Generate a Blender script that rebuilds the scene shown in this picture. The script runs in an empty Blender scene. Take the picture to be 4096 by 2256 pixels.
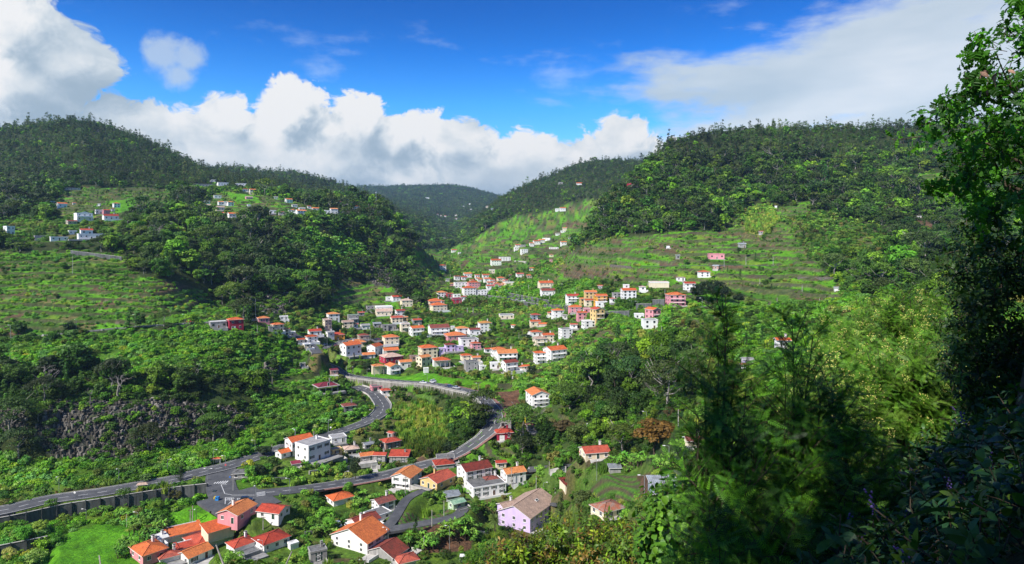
import bpy, math, random, os
import numpy as np
rng = np.random.default_rng(7)
random.seed(7)
SC = bpy.context.scene
# ------------------------------------------------------------------ camera
F, CX, HY = 2668.0, 2048.0, 954.0          # focal length, centre column and eye-level row of the 4096 x 2256 photograph
PW, PH = 4096.0, 2256.0
cam_d = bpy.data.cameras.new('camera'); cam = bpy.data.objects.new('camera', cam_d)
SC.collection.objects.link(cam); SC.camera = cam
cam.location = (0, 0, 0); cam.rotation_euler = (math.radians(90), 0, 0)
cam_d.sensor_width = 36.0; cam_d.lens = 36.0 * F / PW
cam_d.shift_y = -(PH / 2 - HY) / PW
cam_d.clip_start = 0.2; cam_d.clip_end = 40000
# ------------------------------------------------------------------ light
SUN = np.array([-0.52, -0.50, 0.69]); SUN /= np.linalg.norm(SUN)
el = math.asin(SUN[2]); az = math.atan2(SUN[0], SUN[1])      # azimuth measured from +Y towards +X
sd = bpy.data.lights.new('sun', 'SUN'); sd.energy = 5.0; sd.angle = math.radians(0.55); sd.color = (1.0, 0.955, 0.88)
so = bpy.data.objects.new('sun', sd); SC.collection.objects.link(so)
so.rotation_euler = (math.radians(90) - el, 0, math.pi - az)
SC.view_settings.view_transform = 'Standard'; SC.view_settings.look = 'None'
SC.view_settings.exposure = 0.55; SC.view_settings.gamma = 1.0; SC.view_settings.use_curve_mapping = False
cy = SC.cycles
cy.max_bounces = 6; cy.diffuse_bounces = 3; cy.glossy_bounces = 2; cy.transmission_bounces = 3; cy.transparent_max_bounces = 6; cy.volume_bounces = 0
cy.use_denoising = True

class N:
    """small helper for node trees"""
    def __init__(s, t): s.t = t
    def n(s, ty, **k):
        nd = s.t.nodes.new(ty)
        for a, b in k.items(): setattr(nd, a, b)
        return nd
    def set(s, sock, v):
        if isinstance(v, bpy.types.NodeSocket): s.t.links.new(v, sock)
        else: sock.default_value = v
    def math(s, op, a, b=0.0, c=None, clamp=False):
        nd = s.n('ShaderNodeMath', operation=op); nd.use_clamp = clamp
        s.set(nd.inputs[0], a); s.set(nd.inputs[1], b)
        if c is not None: s.set(nd.inputs[2], c)
        return nd.outputs[0]
    def vmath(s, op, a, b=(0, 0, 0)):
        nd = s.n('ShaderNodeVectorMath', operation=op); s.set(nd.inputs[0], a); s.set(nd.inputs[1], b)
        return nd.outputs[0]
    def mix(s, f, a, b, mode='MIX'):
        nd = s.n('ShaderNodeMix', data_type='RGBA', blend_type=mode); s.set(nd.inputs[0], f)
        for i, v in ((6, a), (7, b)):
            if isinstance(v, (tuple, list)) and len(v) == 3: v = (*v, 1)
            s.set(nd.inputs[i], v)
        return nd.outputs[2]
    def mixf(s, f, a, b):
        nd = s.n('ShaderNodeMix', data_type='FLOAT'); s.set(nd.inputs[0], f); s.set(nd.inputs[2], a); s.set(nd.inputs[3], b)
        return nd.outputs[0]
    def noise(s, vec, scale, detail=4, rough=0.5, dist=0.0, dims='3D'):
        nd = s.n('ShaderNodeTexNoise', noise_dimensions=dims)
        s.t.links.new(vec, nd.inputs['Vector']); nd.inputs['Scale'].default_value = scale
        nd.inputs['Detail'].default_value = detail; nd.inputs['Roughness'].default_value = rough; nd.inputs['Distortion'].default_value = dist
        return nd.outputs[0]
    def ss(s, v, a, b, lo=0.0, hi=1.0):
        nd = s.n('ShaderNodeMapRange', interpolation_type='SMOOTHSTEP'); s.set(nd.inputs[0], v)
        for i, x in enumerate((a, b, lo, hi)): s.set(nd.inputs[i + 1], x)
        return nd.outputs[0]
    def ramp(s, f, stops):
        nd = s.n('ShaderNodeValToRGB'); s.t.links.new(f, nd.inputs[0]); cr = nd.color_ramp
        while len(cr.elements) < len(stops): cr.elements.new(0.5)
        for e, (p, c) in zip(cr.elements, stops): e.position = p; e.color = (*c, 1) if len(c) == 3 else c
        return nd.outputs[0]
# ------------------------------------------------------------------ sky: Nishita blue with procedural clouds laid out by compass direction
W = bpy.data.worlds.new("World"); SC.world = W; W.use_nodes = True
wt = W.node_tree; wt.nodes.clear(); w = N(wt)
out = w.n('ShaderNodeOutputWorld'); bg = w.n('ShaderNodeBackground')
sky = w.n('ShaderNodeTexSky', sky_type='NISHITA'); sky.sun_disc = False; sky.sun_elevation = el; sky.sun_rotation = az % (2 * math.pi)
sky.altitude = 300; sky.air_density = 1.0; sky.dust_density = 0.25; sky.ozone_density = 3.0
tc = w.n('ShaderNodeTexCoord'); D = tc.outputs['Generated']
sep = w.n('ShaderNodeSeparateXYZ'); wt.links.new(D, sep.inputs[0])
az_n = w.math('ARCTAN2', sep.outputs[0], sep.outputs[1])            # 0 straight ahead, + to the right
hl = w.math('SQRT', w.math('ADD', w.math('MULTIPLY', sep.outputs[0], sep.outputs[0]), w.math('MULTIPLY', sep.outputs[1], sep.outputs[1])))
el_n = w.math('ARCTAN2', sep.outputs[2], hl)
def cl_vec(sx, sy, ox=0.0, oy=0.0, oz=0.0):
    c = w.n('ShaderNodeCombineXYZ')
    wt.links.new(w.math('MULTIPLY_ADD', az_n, sx, ox), c.inputs[0]); wt.links.new(w.math('MULTIPLY_ADD', el_n, sy, oy), c.inputs[1]); c.inputs[2].default_value = oz
    return c.outputs[0]
def P2(px, py):
    x = (px - CX) / F; z = (HY - py) / F
    return math.atan2(x, 1), math.atan2(z, math.hypot(x, 1))
def blob_field(blobs, da=0.0, de=0.0):
    """soft union of elliptical cloud masses; (px, py, rx, ry, weight)"""
    tot = None
    for px, py, rx, ry, wt_ in blobs:
        a, e = P2(px, py); k = 1 / math.sqrt(1 + ((px - CX) / F) ** 2)
        ra, re = rx / F * k * k, ry / F * k
        u = w.math('MULTIPLY', w.math('ADD', az_n, da - a), 1 / ra); v = w.math('MULTIPLY', w.math('ADD', el_n, de - e), 1 / re)
        r2 = w.math('ADD', w.math('MULTIPLY', u, u), w.math('MULTIPLY', v, v))
        g = w.math('MULTIPLY', w.math('SUBTRACT', 1.0, w.math('SQRT', r2)), wt_)
        tot = g if tot is None else w.math('SMOOTH_MAX', tot, g, 0.25)
    return tot
CUM = [(60, 330, 330, 210, 1.0), (200, 250, 240, 120, 1.0), (40, 110, 150, 160, .8), (430, 478, 100, 90, .8), (700, 548, 150, 100, .9), (930, 488, 130, 110, .9), (1150, 468, 150, 110, .9), (1300, 518, 130, 90, .8),
       (1440, 498, 110, 110, 1.0), (1560, 568, 110, 90, .9), (1800, 568, 150, 100, 1.0), (2080, 608, 90, 80, .8), (2190, 608, 110, 75, .9), (2330, 638, 100, 80, .7), (2490, 568, 110, 90, 1.0), (2600, 620, 160, 90, .8),
       (1000, 660, 950, 190, 1.2), (2000, 730, 800, 190, 1.2), (150, 528, 420, 90, .8), (1300, 850, 1900, 170, 1.0), (1200, 588, 260, 130, .9), (500, 608, 220, 110, .8)]
SM = [(640, 220, 110, 85, .9), (770, 240, 100, 75, .9), (720, 300, 90, 60, .7), (600, 170, 60, 40, .6)]
def cl2(dx=0.0, dy=0.0, k=1.15):
    return cl_vec(1, k, dx, dy, 0)
def noise2(vec, scale, detail, rough, color=False, norm=True):
    nd = w.n('ShaderNodeTexNoise', noise_dimensions='2D'); wt.links.new(vec, nd.inputs['Vector']); nd.inputs['Scale'].default_value = scale
    nd.inputs['Detail'].default_value = detail; nd.inputs['Roughness'].default_value = rough
    return nd.outputs['Color' if color else 0]
def billow(dx=0.0, dy=0.0, fine=True):
    wv = w.n('ShaderNodeVectorMath', operation='MULTIPLY_ADD')
    wt.links.new(noise2(cl2(dx + 3, dy), 7, 3, .55, True), wv.inputs[0]); wv.inputs[1].default_value = (.11, .09, 0); wt.links.new(cl2(dx, dy), wv.inputs[2])
    vec = wv.outputs[0]; acc = None
    for sc_, am in ((8, .60), (17, .36), (37, .2), (80, .16), (170, .09))[:5 if fine else 4]:
        v = w.n('ShaderNodeTexVoronoi', feature='F1', voronoi_dimensions='2D'); wt.links.new(vec, v.inputs['Vector']); v.inputs['Scale'].default_value = sc_
        t = w.math('MULTIPLY', w.math('SUBTRACT', 0.5, w.math('POWER', v.outputs['Distance'], 1.6)), am)
        acc = t if acc is None else w.math('ADD', acc, t)
    fb = w.math('MULTIPLY', w.math('SUBTRACT', noise2(vec, 14, 9 if fine else 5, .66), .5), 1.3)
    return w.math('ADD', acc, fb)
def cumulus(da=0.0, de=0.0, fine=True):
    return w.math('ADD', blob_field(CUM, da, de), w.math('MULTIPLY', billow(da, de * 1.15, fine), .95))
d0 = cumulus()
lx, ly = 0.022, -0.034                                             # sample a little towards the sun (up and left) for the shading of the billows
d1 = cumulus(-lx, -ly, False)
cov = w.ss(d0, 0.0, 0.24)
lit = w.ss(w.math('SUBTRACT', d0, d1), -0.65, 0.80)
big = noise2(cl2(9, 4, 1.5), 5.5, 5, .55)
lit = w.math('MULTIPLY', lit, w.ss(big, .30, .68, .45, 1.1))
depth = w.ss(d0, 0.5, 1.5)
lit = w.math('MULTIPLY', lit, w.math('SUBTRACT', 1.0, w.math('MULTIPLY', depth, .30)))
ccol = w.ramp(lit, [(0.0, (.42, .54, .66)), (0.22, (.54, .65, .76)), (0.42, (.70, .79, .87)), (.60, (.88, .93, .97)), (.8, (1.06, 1.06, 1.06))])
# the wide soft sheet to the right
sh_n = noise2(cl_vec(3.0, 9.0, 0, 0, 0), 1.6, 7, .58)
SHT = [(3500, 330, 1300, 290, 1.1), (3500, 480, 1200, 90, .7), (4200, 250, 1300, 420, 1.2), (3000, 300, 900, 150, .7), (2700, 380, 550, 60, .5), (3700, 100, 700, 120, .7), (2500, 345, 300, 35, .35)]
sh = w.math('ADD', blob_field(SHT), w.math('MULTIPLY', w.math('SUBTRACT', sh_n, .5), 1.5))
shc = w.math('MULTIPLY', w.ss(sh, -0.02, 0.50), .93)
shade = noise2(cl_vec(2.2, 8.0, 4, 2, 0), 1.5, 4, .5)
shcol = w.ramp(shade, [(0.3, (.66, .79, .89)), (0.52, (.85, .95, 1.02)), (0.70, (1.05, 1.1, 1.13))])
smd = w.math('ADD', blob_field(SM), w.math('MULTIPLY', w.math('SUBTRACT', noise2(cl_vec(1, 1, 2, 5, 0), 16, 8, .62), .5), 1.6))
smc = w.math('MULTIPLY', w.ss(smd, 0.0, 0.6), .72)
wis = w.math('MULTIPLY', w.math('MULTIPLY', w.ss(noise2(cl_vec(1.0, 2.6, 7, 3, 0), 5, 8, .6), .58, .82), w.ss(el_n, .05, .2)), .28)
# everywhere out of view the same kind of broken cloud goes on
gen = w.ss(noise2(cl_vec(1,1,0,0,0), 2.6, 6, .55), .55, .72)
off = w.ss(w.math('ABSOLUTE', az_n), .75, 1.0)
gcov = w.math('MULTIPLY', w.math('MULTIPLY', gen, off), w.ss(el_n, -.02, .1))
base = w.mix(1.0, sky.outputs[0], (.42, 1.08, 1.62), 'MULTIPLY')
grad = w.ramp(w.ss(el_n, -.02, .36), [(0, (1.55, 1.20, 1.05)), (.35, (1.3, 1.15, 1.12)), (.6, (.70, .98, 1.12)), (.85, (.22, .62, .90)), (1, (.10, .42, .70))])
base = w.mix(1.0, base, grad, 'MULTIPLY')
S = 7.0                                                            # cloud radiance in the units of the Nishita sky
def sc3(c, k):
    nd = w.n('ShaderNodeVectorMath', operation='SCALE'); wt.links.new(c, nd.inputs[0]); nd.inputs['Scale'].default_value = k
    return nd.outputs[0]
c = w.mix(wis, base, (6.5, 7.4, 8.2)); 
c = w.mix(shc, c, sc3(shcol, S * .92)); c = w.mix(smc, c, (4.6, 5.5, 6.4)); c = w.mix(gcov, c, (5.2, 5.6, 6.0))
c = w.mix(cov, c, sc3(ccol, S))
wt.links.new(c, bg.inputs['Color']); bg.inputs['Strength'].default_value = 0.085
wt.links.new(bg.outputs[0], out.inputs[0])
W.cycles.sampling_method = 'MANUAL'; W.cycles.sample_map_resolution = 512
# ------------------------------------------------------------------ terrain
def vnoise(x, y, seed=0):
    xi = np.floor(x).astype(np.int64); yi = np.floor(y).astype(np.int64); fx = x - xi; fy = y - yi
    fx = fx * fx * (3 - 2 * fx); fy = fy * fy * (3 - 2 * fy)
    def h(a, b):
        n = (a * 374761393 + b * 668265263 + seed * 982451653) & 0x7fffffff
        n = ((n ^ (n >> 13)) * 1274126177) & 0x7fffffff
        return ((n ^ (n >> 16)) & 0xffff) / 65535.0
    return (h(xi, yi) * (1 - fx) + h(xi + 1, yi) * fx) * (1 - fy) + (h(xi, yi + 1) * (1 - fx) + h(xi + 1, yi + 1) * fx) * fy
def fbm(x, y, oct=4, seed=0):
    s = 0; a = .5; t = 0
    for i in range(oct):
        s = s + a * vnoise(x * 2 ** i + 17 * i, y * 2 ** i - 9 * i, seed + i); t += a; a *= .5
    return s / t - .5
def pchip(x, y, xn):
    """monotone cubic through (x, y[...]) evaluated at xn (1-d); y may have trailing dims"""
    x = np.asarray(x, float); y = np.asarray(y, float)
    h = np.diff(x); d = np.diff(y, axis=0) / h.reshape(-1, *([1] * (y.ndim - 1)))
    m = np.zeros_like(y); m[0] = d[0]; m[-1] = d[-1]
    w1 = (2 * h[1:] + h[:-1]).reshape(-1, *([1] * (y.ndim - 1))); w2 = (h[1:] + 2 * h[:-1]).reshape(-1, *([1] * (y.ndim - 1)))
    with np.errstate(divide='ignore', invalid='ignore'):
        mm = (w1 + w2) / (w1 / d[:-1] + w2 / d[1:])
    mm = np.where(d[:-1] * d[1:] > 0, mm, 0); m[1:-1] = np.nan_to_num(mm)
    i = np.clip(np.searchsorted(x, xn) - 1, 0, len(x) - 2); hh = h[i]; t = np.clip((xn - x[i]) / hh, 0, 1)
    sh = (-1,) + (1,) * (y.ndim - 1); t = t.reshape(sh); hh = hh.reshape(sh)
    return (2 * t**3 - 3 * t**2 + 1) * y[i] + (t**3 - 2 * t**2 + t) * hh * m[i] + (-2 * t**3 + 3 * t**2) * y[i + 1] + (t**3 - t**2) * hh * m[i + 1]
# one survey line per row: image column, then (distance m, image row) of 17 corresponding places from near to far
def q(d, z): return (d, HY - z / d * F)
SV = {
 -700: [q(3,-2.2), q(100,-75), (195,2330), (230,2140), (278,1960), (298,1680), (400,1380), (455,1170), (530,1000), (620,900), (800,800), (1200,560), (1500,640), (2000,620), (2600,700), (5000,790), (9000,860)],
 0: [q(3,-2.2), q(100,-75), (197,2256), (235,2085), (283,1930), (303,1650), (399,1356), (460,1150), (530,980), (620,880), (800,810), (1200,525), (1500,620), (2000,620), (2600,700), (5000,780), (9000,860)],
 300: [q(3,-2.2), q(100,-75), (202,2256), (253,1995), (297,1850), (311,1650), (404,1330), (460,1130), (520,1000), (620,870), (820,760), (1200,495), (1500,640), (2000,640), (2600,720), (5000,780), (9000,860)],
 600: [q(3,-2.2), q(100,-75), (207,2256), (264,1945), (312,1800), (325,1640), (414,1303), (455,1150), (520,1000), (640,870), (850,770), (1250,580), (1500,700), (1900,700), (2600,760), (5000,780), (9000,860)],
 900: [q(3,-2.2), q(100,-75), (212,2256), (284,1875), (335,1740), (356,1590), (427,1285), (505,1230), (545,1080), (700,880), (900,765), (1350,712), (1500,760), (1900,672), (2600,800), (5000,780), (9000,860)],
 1080: [q(3,-2.2), q(100,-75), (214,2256), (300,1830), (345,1710), (385,1560), (440,1310), (510,1245), (570,1120), (710,880), (900,770), (1300,735), (1500,780), (1900,692), (2600,800), (5000,780), (9000,860)],
 1200: [q(3,-2.2), q(100,-75), (215,2256), (305,1800), (352,1670), (405,1510), (452,1365), (520,1270), (600,1150), (720,880), (900,800), (1250,770), (1500,800), (1900,702), (2600,810), (5000,780), (9000,860)],
 1500: [q(3,-2.2), q(100,-75), (218,2256), (295,1915), (350,1710), (412,1570), (440,1512), (560,1310), (700,1150), (820,960), (880,870), (940,815), (1300,890), (1900,785), (2600,830), (5000,748), (9000,860)],
 1650: [q(3,-2.2), q(100,-75), (220,2256), (303,1872), (350,1730), (395,1590), (420,1528), (560,1310), (700,1160), (820,1080), (860,1010), (900,955), (1150,1080), (1900,880), (2800,850), (5000,748), (9000,860)],
 1800: [q(3,-2.2), q(100,-75), (222,2256), (310,1830), (345,1740), (374,1605), (396,1540), (530,1330), (720,1195), (850,1130), (960,1085), (1100,1060), (1400,1020), (1750,990), (3500,850), (5000,742), (9000,860)],
 2000: [q(3,-2.2), q(100,-75), (226,2256), (300,1860), (318,1765), (328,1700), (415,1490), (520,1340), (700,1200), (830,1130), (950,1080), (1150,1030), (1500,910), (1900,800), (2800,850), (5000,785), (9000,860)],
 2200: [q(3,-2.2), q(100,-72), (226,2256), (285,1875), (305,1780), (345,1610), (445,1430), (530,1290), (650,1180), (740,1120), (800,1085), (860,1060), (1100,1020), (2000,710), (2800,800), (5000,830), (9000,860)],
 2400: [q(3,-2.2), q(80,-52), (180,2180), (238,1910), (270,1770), (320,1570), (410,1380), (480,1250), (560,1150), (650,1040), (730,940), (800,860), (1100,900), (2000,645), (2800,800), (5000,830), (9000,860)],
 2550: [q(3,-2.2), q(70,-40), (150,2180), (215,1950), (245,1800), (290,1620), (375,1410), (445,1270), (520,1150), (620,1020), (740,870), (870,700), (1150,760), (1900,650), (2800,800), (5000,830), (9000,860)],
 2700: [q(3,-2.2), q(50,-28), (105,2180), (160,1950), (205,1760), (262,1560), (355,1370), (430,1230), (520,1110), (640,970), (790,780), (980,572), (1250,680), (1900,660), (2800,800), (5000,830), (9000,860)],
 3000: [q(3,-2.2), q(25,-13), (50,2120), (110,1870), (170,1670), (240,1490), (330,1330), (430,1180), (520,1070), (660,930), (820,740), (1000,528), (1300,650), (1900,680), (2800,800), (5000,830), (9000,860)],
 3400: [q(3,-2.0), q(15,-7), (35,1980), (90,1680), (150,1520), (220,1390), (320,1250), (420,1120), (520,1020), (660,880), (820,700), (990,522), (1300,650), (1900,680), (2800,800), (5000,830), (9000,860)],
 4096: [q(3,-1.5), q(8,-3), (25,1600), (80,1380), (140,1310), (210,1260), (300,1160), (400,1070), (500,990), (640,860), (800,690), (960,498), (1300,650), (1900,680), (2800,800), (5000,830), (9000,860)],
 4800: [q(3,-1.0), q(8,-2), (25,1450), (80,1280), (140,1230), (210,1180), (300,1100), (400,1020), (500,940), (640,820), (800,650), (960,470), (1300,620), (1900,680), (2800,800), (5000,830), (9000,860)],
}
cols = np.array(sorted(SV)); tab = np.array([SV[c] for c in cols])            # (ncol, 17, 2)
GX = np.concatenate([np.arange(-1500, -60, 24.), np.arange(-60, 4160, 7.5), np.arange(4160, 5600, 24.)])
ld = pchip(cols, np.log(tab[:, :, 0]), np.clip(GX, cols[0], cols[-1])); zt = pchip(cols, (HY - tab[:, :, 1]) / F, np.clip(GX, cols[0], cols[-1]))
GD = np.concatenate([np.geomspace(3, 180, 90, endpoint=False), np.geomspace(180, 500, 430, endpoint=False), np.geomspace(500, 1300, 270, endpoint=False), np.geomspace(1300, 9000, 110)])
nx, nd_ = len(GX), len(GD); LG = np.log(GD)
EL = np.empty((nx, nd_))
for i in range(nx):
    EL[i] = np.interp(LG, ld[i], zt[i]) * .45 + pchip(ld[i], zt[i], LG) * .55
DD = GD[None, :] * np.ones((nx, 1)); XX = (GX[:, None] - CX) / F * DD; ZZ = EL * DD
# region polygons on a 2576-wide reading of the photograph
def inpoly(px, py, poly):
    r = np.zeros(px.shape, bool); n = len(poly); poly = [(a * 1.5901, b * 1.5901) for a, b in poly]
    for i in range(n):
        x1, y1 = poly[i]; x2, y2 = poly[i - 1]
        if y1 == y2: continue
        c = ((y1 > py) != (y2 > py)) & (px < (x2 - x1) * (py - y1) / (y2 - y1) + x1); r ^= c
    return r
# classes: 0 forest, 1 garden/valley, 2 bright scrub, 3 terraces, 4 grass, 5 cane, 6 rock, 7 bare soil, 8 dark wood-scrub mix, 9 crop rows
REG = [
 (1, [(-900,1600),(-900,1170),(300,1170),(470,1130),(600,1090),(660,990),(745,900),(650,835),(640,805),(830,770),(830,720),(1060,770),(1090,680),(1020,600),(1130,625),(1200,560),(1400,530),(1500,540),(1420,640),(1560,600),(1800,590),(1900,510),(2200,560),(2300,640),(2400,640),(3300,700),(3300,1600)]),
 (3, [(-900,610),(300,640),(330,680),(470,710),(600,790),(600,805),(300,830),(-900,850)]),
 (8, [(-900,400),(-900,470),(120,520),(200,500),(420,470),(560,470),(700,470),(880,550),(500,545),(430,520),(330,540),(300,600),(-900,600)]),
 (3, [(120,520),(200,470),(420,465),(430,530),(330,535),(280,600),(-900,610),(-900,560),(150,560)]),
 (3, [(520,500),(560,482),(690,492),(860,540),(700,545),(540,540)]), (4, [(560,485),(640,490),(660,510),(600,512)]), (4, [(270,505),(350,500),(350,530),(300,530)]),
 (1, [(-900,575),(300,560),(330,585),(300,612),(-900,612)]), (2, [(700,600),(760,575),(900,615),(940,660),(860,690),(760,680)]), (2, [(430,560),(480,600),(470,620),(420,590)]),
 (2, [(-900,860),(300,838),(620,820),(745,850),(740,940),(560,960),(400,940),(200,930),(-900,960)]),
 (8, [(-900,950),(400,935),(560,955),(740,930),(660,1000),(640,1060),(380,1050),(-900,1060)]),
 (6, [(90,1100),(130,1015),(380,1005),(560,1015),(640,1050),(600,1085),(480,1118),(300,1150),(130,1150)]),
 (6, [(-900,1040),(60,1030),(80,1100),(-900,1120)]),
 (6, [(625,950),(690,905),(715,925),(640,1000)]),
 (6, [(590,745),(640,760),(735,735),(725,790),(640,795),(600,780)]),
 (6, [(930,670),(1020,680),(1045,745),(980,740),(930,710)]),
 (2, [(-900,1150),(180,1155),(300,1155),(470,1125),(560,1100),(640,1110),(640,1150),(540,1175),(300,1220),(-900,1270)]),
 (2, [(600,1090),(650,1000),(745,930),(800,1000),(930,1040),(860,1075),(700,1120),(640,1115)]),
 (3, [(745,890),(830,900),(830,960),(800,980),(660,1000),(700,940)]),
 (2, [(-900,1330),(80,1310),(300,1265),(520,1225),(640,1180),(660,1230),(540,1300),(400,1310),(330,1340),(200,1345),(60,1400),(-900,1419)]),
 (4, [(40,1400),(170,1310),(260,1285),(340,1290),(360,1340),(430,1500),(100,1500)]),
 (4, [(410,1262),(520,1245),(545,1262),(540,1300),(440,1318),(405,1290)]),
 (5, [(985,1020),(1060,1010),(1190,1050),(1195,1100),(1120,1140),(1010,1160),(990,1090)]),
 (8, [(1080,985),(1200,1000),(1240,1090),(1190,1140),(1100,1150),(1140,1080)]),
 (4, [(830,950),(900,935),(1010,965),(1250,985),(1250,970),(930,930)]),
 (3, [(830,765),(850,710),(990,720),(1005,775),(850,775)]), (3, [(1040,610),(1120,630),(1140,720),(1060,750),(1040,690)]),
 (3, [(1130,640),(1180,600),(1250,560),(1400,530),(1520,500),(1470,600),(1420,650),(1250,690),(1170,680)]),
 (2, [(1180,720),(1420,700),(1500,720),(1700,770),(1680,830),(1560,830),(1440,790),(1250,750)]),
 (3, [(1430,640),(1620,590),(1800,575),(1950,555),(2090,690),(2120,760),(1950,770),(1730,760),(1700,720),(1500,715),(1340,710)]),
 (2, [(1430,960),(1500,870),(1600,850),(1660,870),(1560,960),(1500,1050),(1280,1010),(1300,960)]),
 (8, [(1400,960),(1560,870),(1700,840),(1740,900),(1740,1020),(1650,1090),(1500,1070),(1390,1040)]),
 (8, [(1300,1080),(1720,1080),(1720,1160),(1500,1180),(1290,1170)]),
 (2, [(1860,760),(2100,760),(2300,690),(2500,640),(3300,900),(3300,1300),(1960,1000),(1760,860)]),
 (8, [(2060,660),(2300,650),(3300,560),(3300,760),(2330,790),(2120,740)]),
 (5, [(1880,550),(1940,525),(1960,545),(1930,585),(1880,575)]), (3, [(1940,510),(2030,510),(2020,540),(1950,545)]), (3, [(2280,440),(2420,440),(2450,520),(2330,500)]), (7, [(2290,540),(2350,560),(2400,580),(2310,580)]),
 (9, [(1450,1200),(1620,1195),(1640,1240),(1500,1250)]), (9, [(960,1330),(1060,1310),(1140,1290),(1140,1340),(1050,1370)]), (9, [(1120,1290),(1230,1210),(1330,1190),(1230,1250),(1120,1320)]),
 (9, [(1130,1290),(990,1340),(1010,1370),(1120,1345)]), (7, [(1060,1360),(1170,1345),(1180,1390),(1060,1395)]), (7, [(1610,1200),(1650,1195),(1640,1245),(1610,1250)]), (7, [(940,970),(1000,965),(950,985)]), (7, [(890,985),(940,960),(930,985)]),
 (7, [(1500,850),(1560,850),(1550,880),(1500,870)]), (7, [(1020,1170),(1060,1140),(1080,1160),(1060,1180)]),(7, [(1250,990),(1310,985),(1300,1060),(1270,1040)]),
]
def classify(px, py, d):
    c = np.zeros(px.shape, np.int8)
    wx = px + fbm(px / 90, py / 90, 3, 5) * 60; wy = py + fbm(px / 90, py / 90, 3, 9) * 40
    for k, poly in REG:
        m = inpoly(wx, wy, poly)
        if k == 1: m &= d < 1500
        if k == 6: pass
        c[m] = k
    c[(d > 1900)] = 0
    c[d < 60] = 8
    return c
PYY = HY - EL * F; PXX = GX[:, None] * np.ones((1, nd_))
CL = classify(PXX, PYY, DD)
def blur(a, n):
    for _ in range(n):
        a = (np.roll(a, 1, 0) + np.roll(a, -1, 0) + a * 2) / 4; a = (np.roll(a, 1, 1) + np.roll(a, -1, 1) + a * 2) / 4
    return a
# relief
amp = np.clip((DD - 60) / 300, 0, 1)
ridge = fbm(XX / 60, DD / 60, 5, 3)
far = np.clip((DD - 600) / 900, 0, 1)
ZZ = ZZ + amp * (ridge * 5 * blur((CL != 1).astype(float), 3)) + far * (fbm(XX / 240, DD / 240, 4, 11) * 26 + (0.12 - np.abs(fbm(XX / 330, DD / 330, 4, 21))) * 42 * np.clip((DD - 1500) / 1500, 0, 1)) * np.clip((DD-700)/800,0,1)
cliffy = blur((CL == 6).astype(float), 2)
ZZ += cliffy * fbm(XX / 3.0, DD / 9.0, 3, 31) * 5.0
ZZ += amp * fbm(XX / 7, DD / 7, 3, 41) * 1.0
# terraces: level benches held by steep risers
TID = np.zeros(DD.shape, int); TFR = np.zeros(DD.shape)
def terrace(z, mask, h, seed):
    ph = z / h + fbm(XX / 45, DD / 45, 2, seed) * 1.6; f = ph - np.floor(ph)
    t = np.clip((f - .66) / .30, 0, 1); st = np.floor(ph) + t * .9 + f * .10
    on = mask > .3; TID[on] = (np.floor(ph + .3).astype(int) + seed * 1000)[on]; TFR[on] = f[on]
    return z + (st - ph) * h * mask
tm = blur((CL == 3).astype(float), 2)
ZZ = terrace(ZZ, tm * np.where((XX < 50) & (DD < 600), .8, 1.), np.where(DD > 850, 6.0, np.where(DD > 560, 4.2, 3.6)), 51)
vm = blur(((CL == 1) & (DD > 300)).astype(float), 3)
ZZ = terrace(ZZ, vm * .8, np.where(DD > 850, 4.5, 2.6), 61)
# ------------------------------------------------------------------ roads: (image x, image y, height) -> conform the ground to them
def RW(px, py, z): d = -z * F / (py - HY); return ((px - CX) / F * d, d, z)
def spline(pts, step=2.0):
    p = np.array(pts); out_ = []
    pp = np.vstack([2 * p[0] - p[1], p, 2 * p[-1] - p[-2]])
    for i in range(1, len(pp) - 2):
        n = max(2, int(np.linalg.norm(pp[i + 1] - pp[i]) / step)); t = np.linspace(0, 1, n, endpoint=False)[:, None]
        a, b, c_, e = pp[i - 1], pp[i], pp[i + 1], pp[i + 2]
        out_.append(.5 * ((2 * b) + (-a + c_) * t + (2 * a - 5 * b + 4 * c_ - e) * t**2 + (-a + 3 * b - 3 * c_ + e) * t**3))
    out_.append(pp[-2][None]); r = np.vstack(out_)
    k = np.ones(9) / 9; z = np.pad(r[:, 2], 4, mode='edge'); r[:, 2] = np.convolve(z, k, 'valid')
    return r
PY0 = HY - ZZ / DD * F
def RT(px, py, dmin=70, dz=0.0):
    i = int(np.interp(px, GX, np.arange(nx))); prof = PY0[i]; j = int(np.argmax((prof <= py) & (GD >= dmin)))
    if prof[j] > py: j = int(np.argmin(np.where(GD >= dmin, abs(prof - py), 1e9)))
    d = GD[j]; return ((px - CX) / F * d, d, -(py - HY) / F * d + dz)
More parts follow.
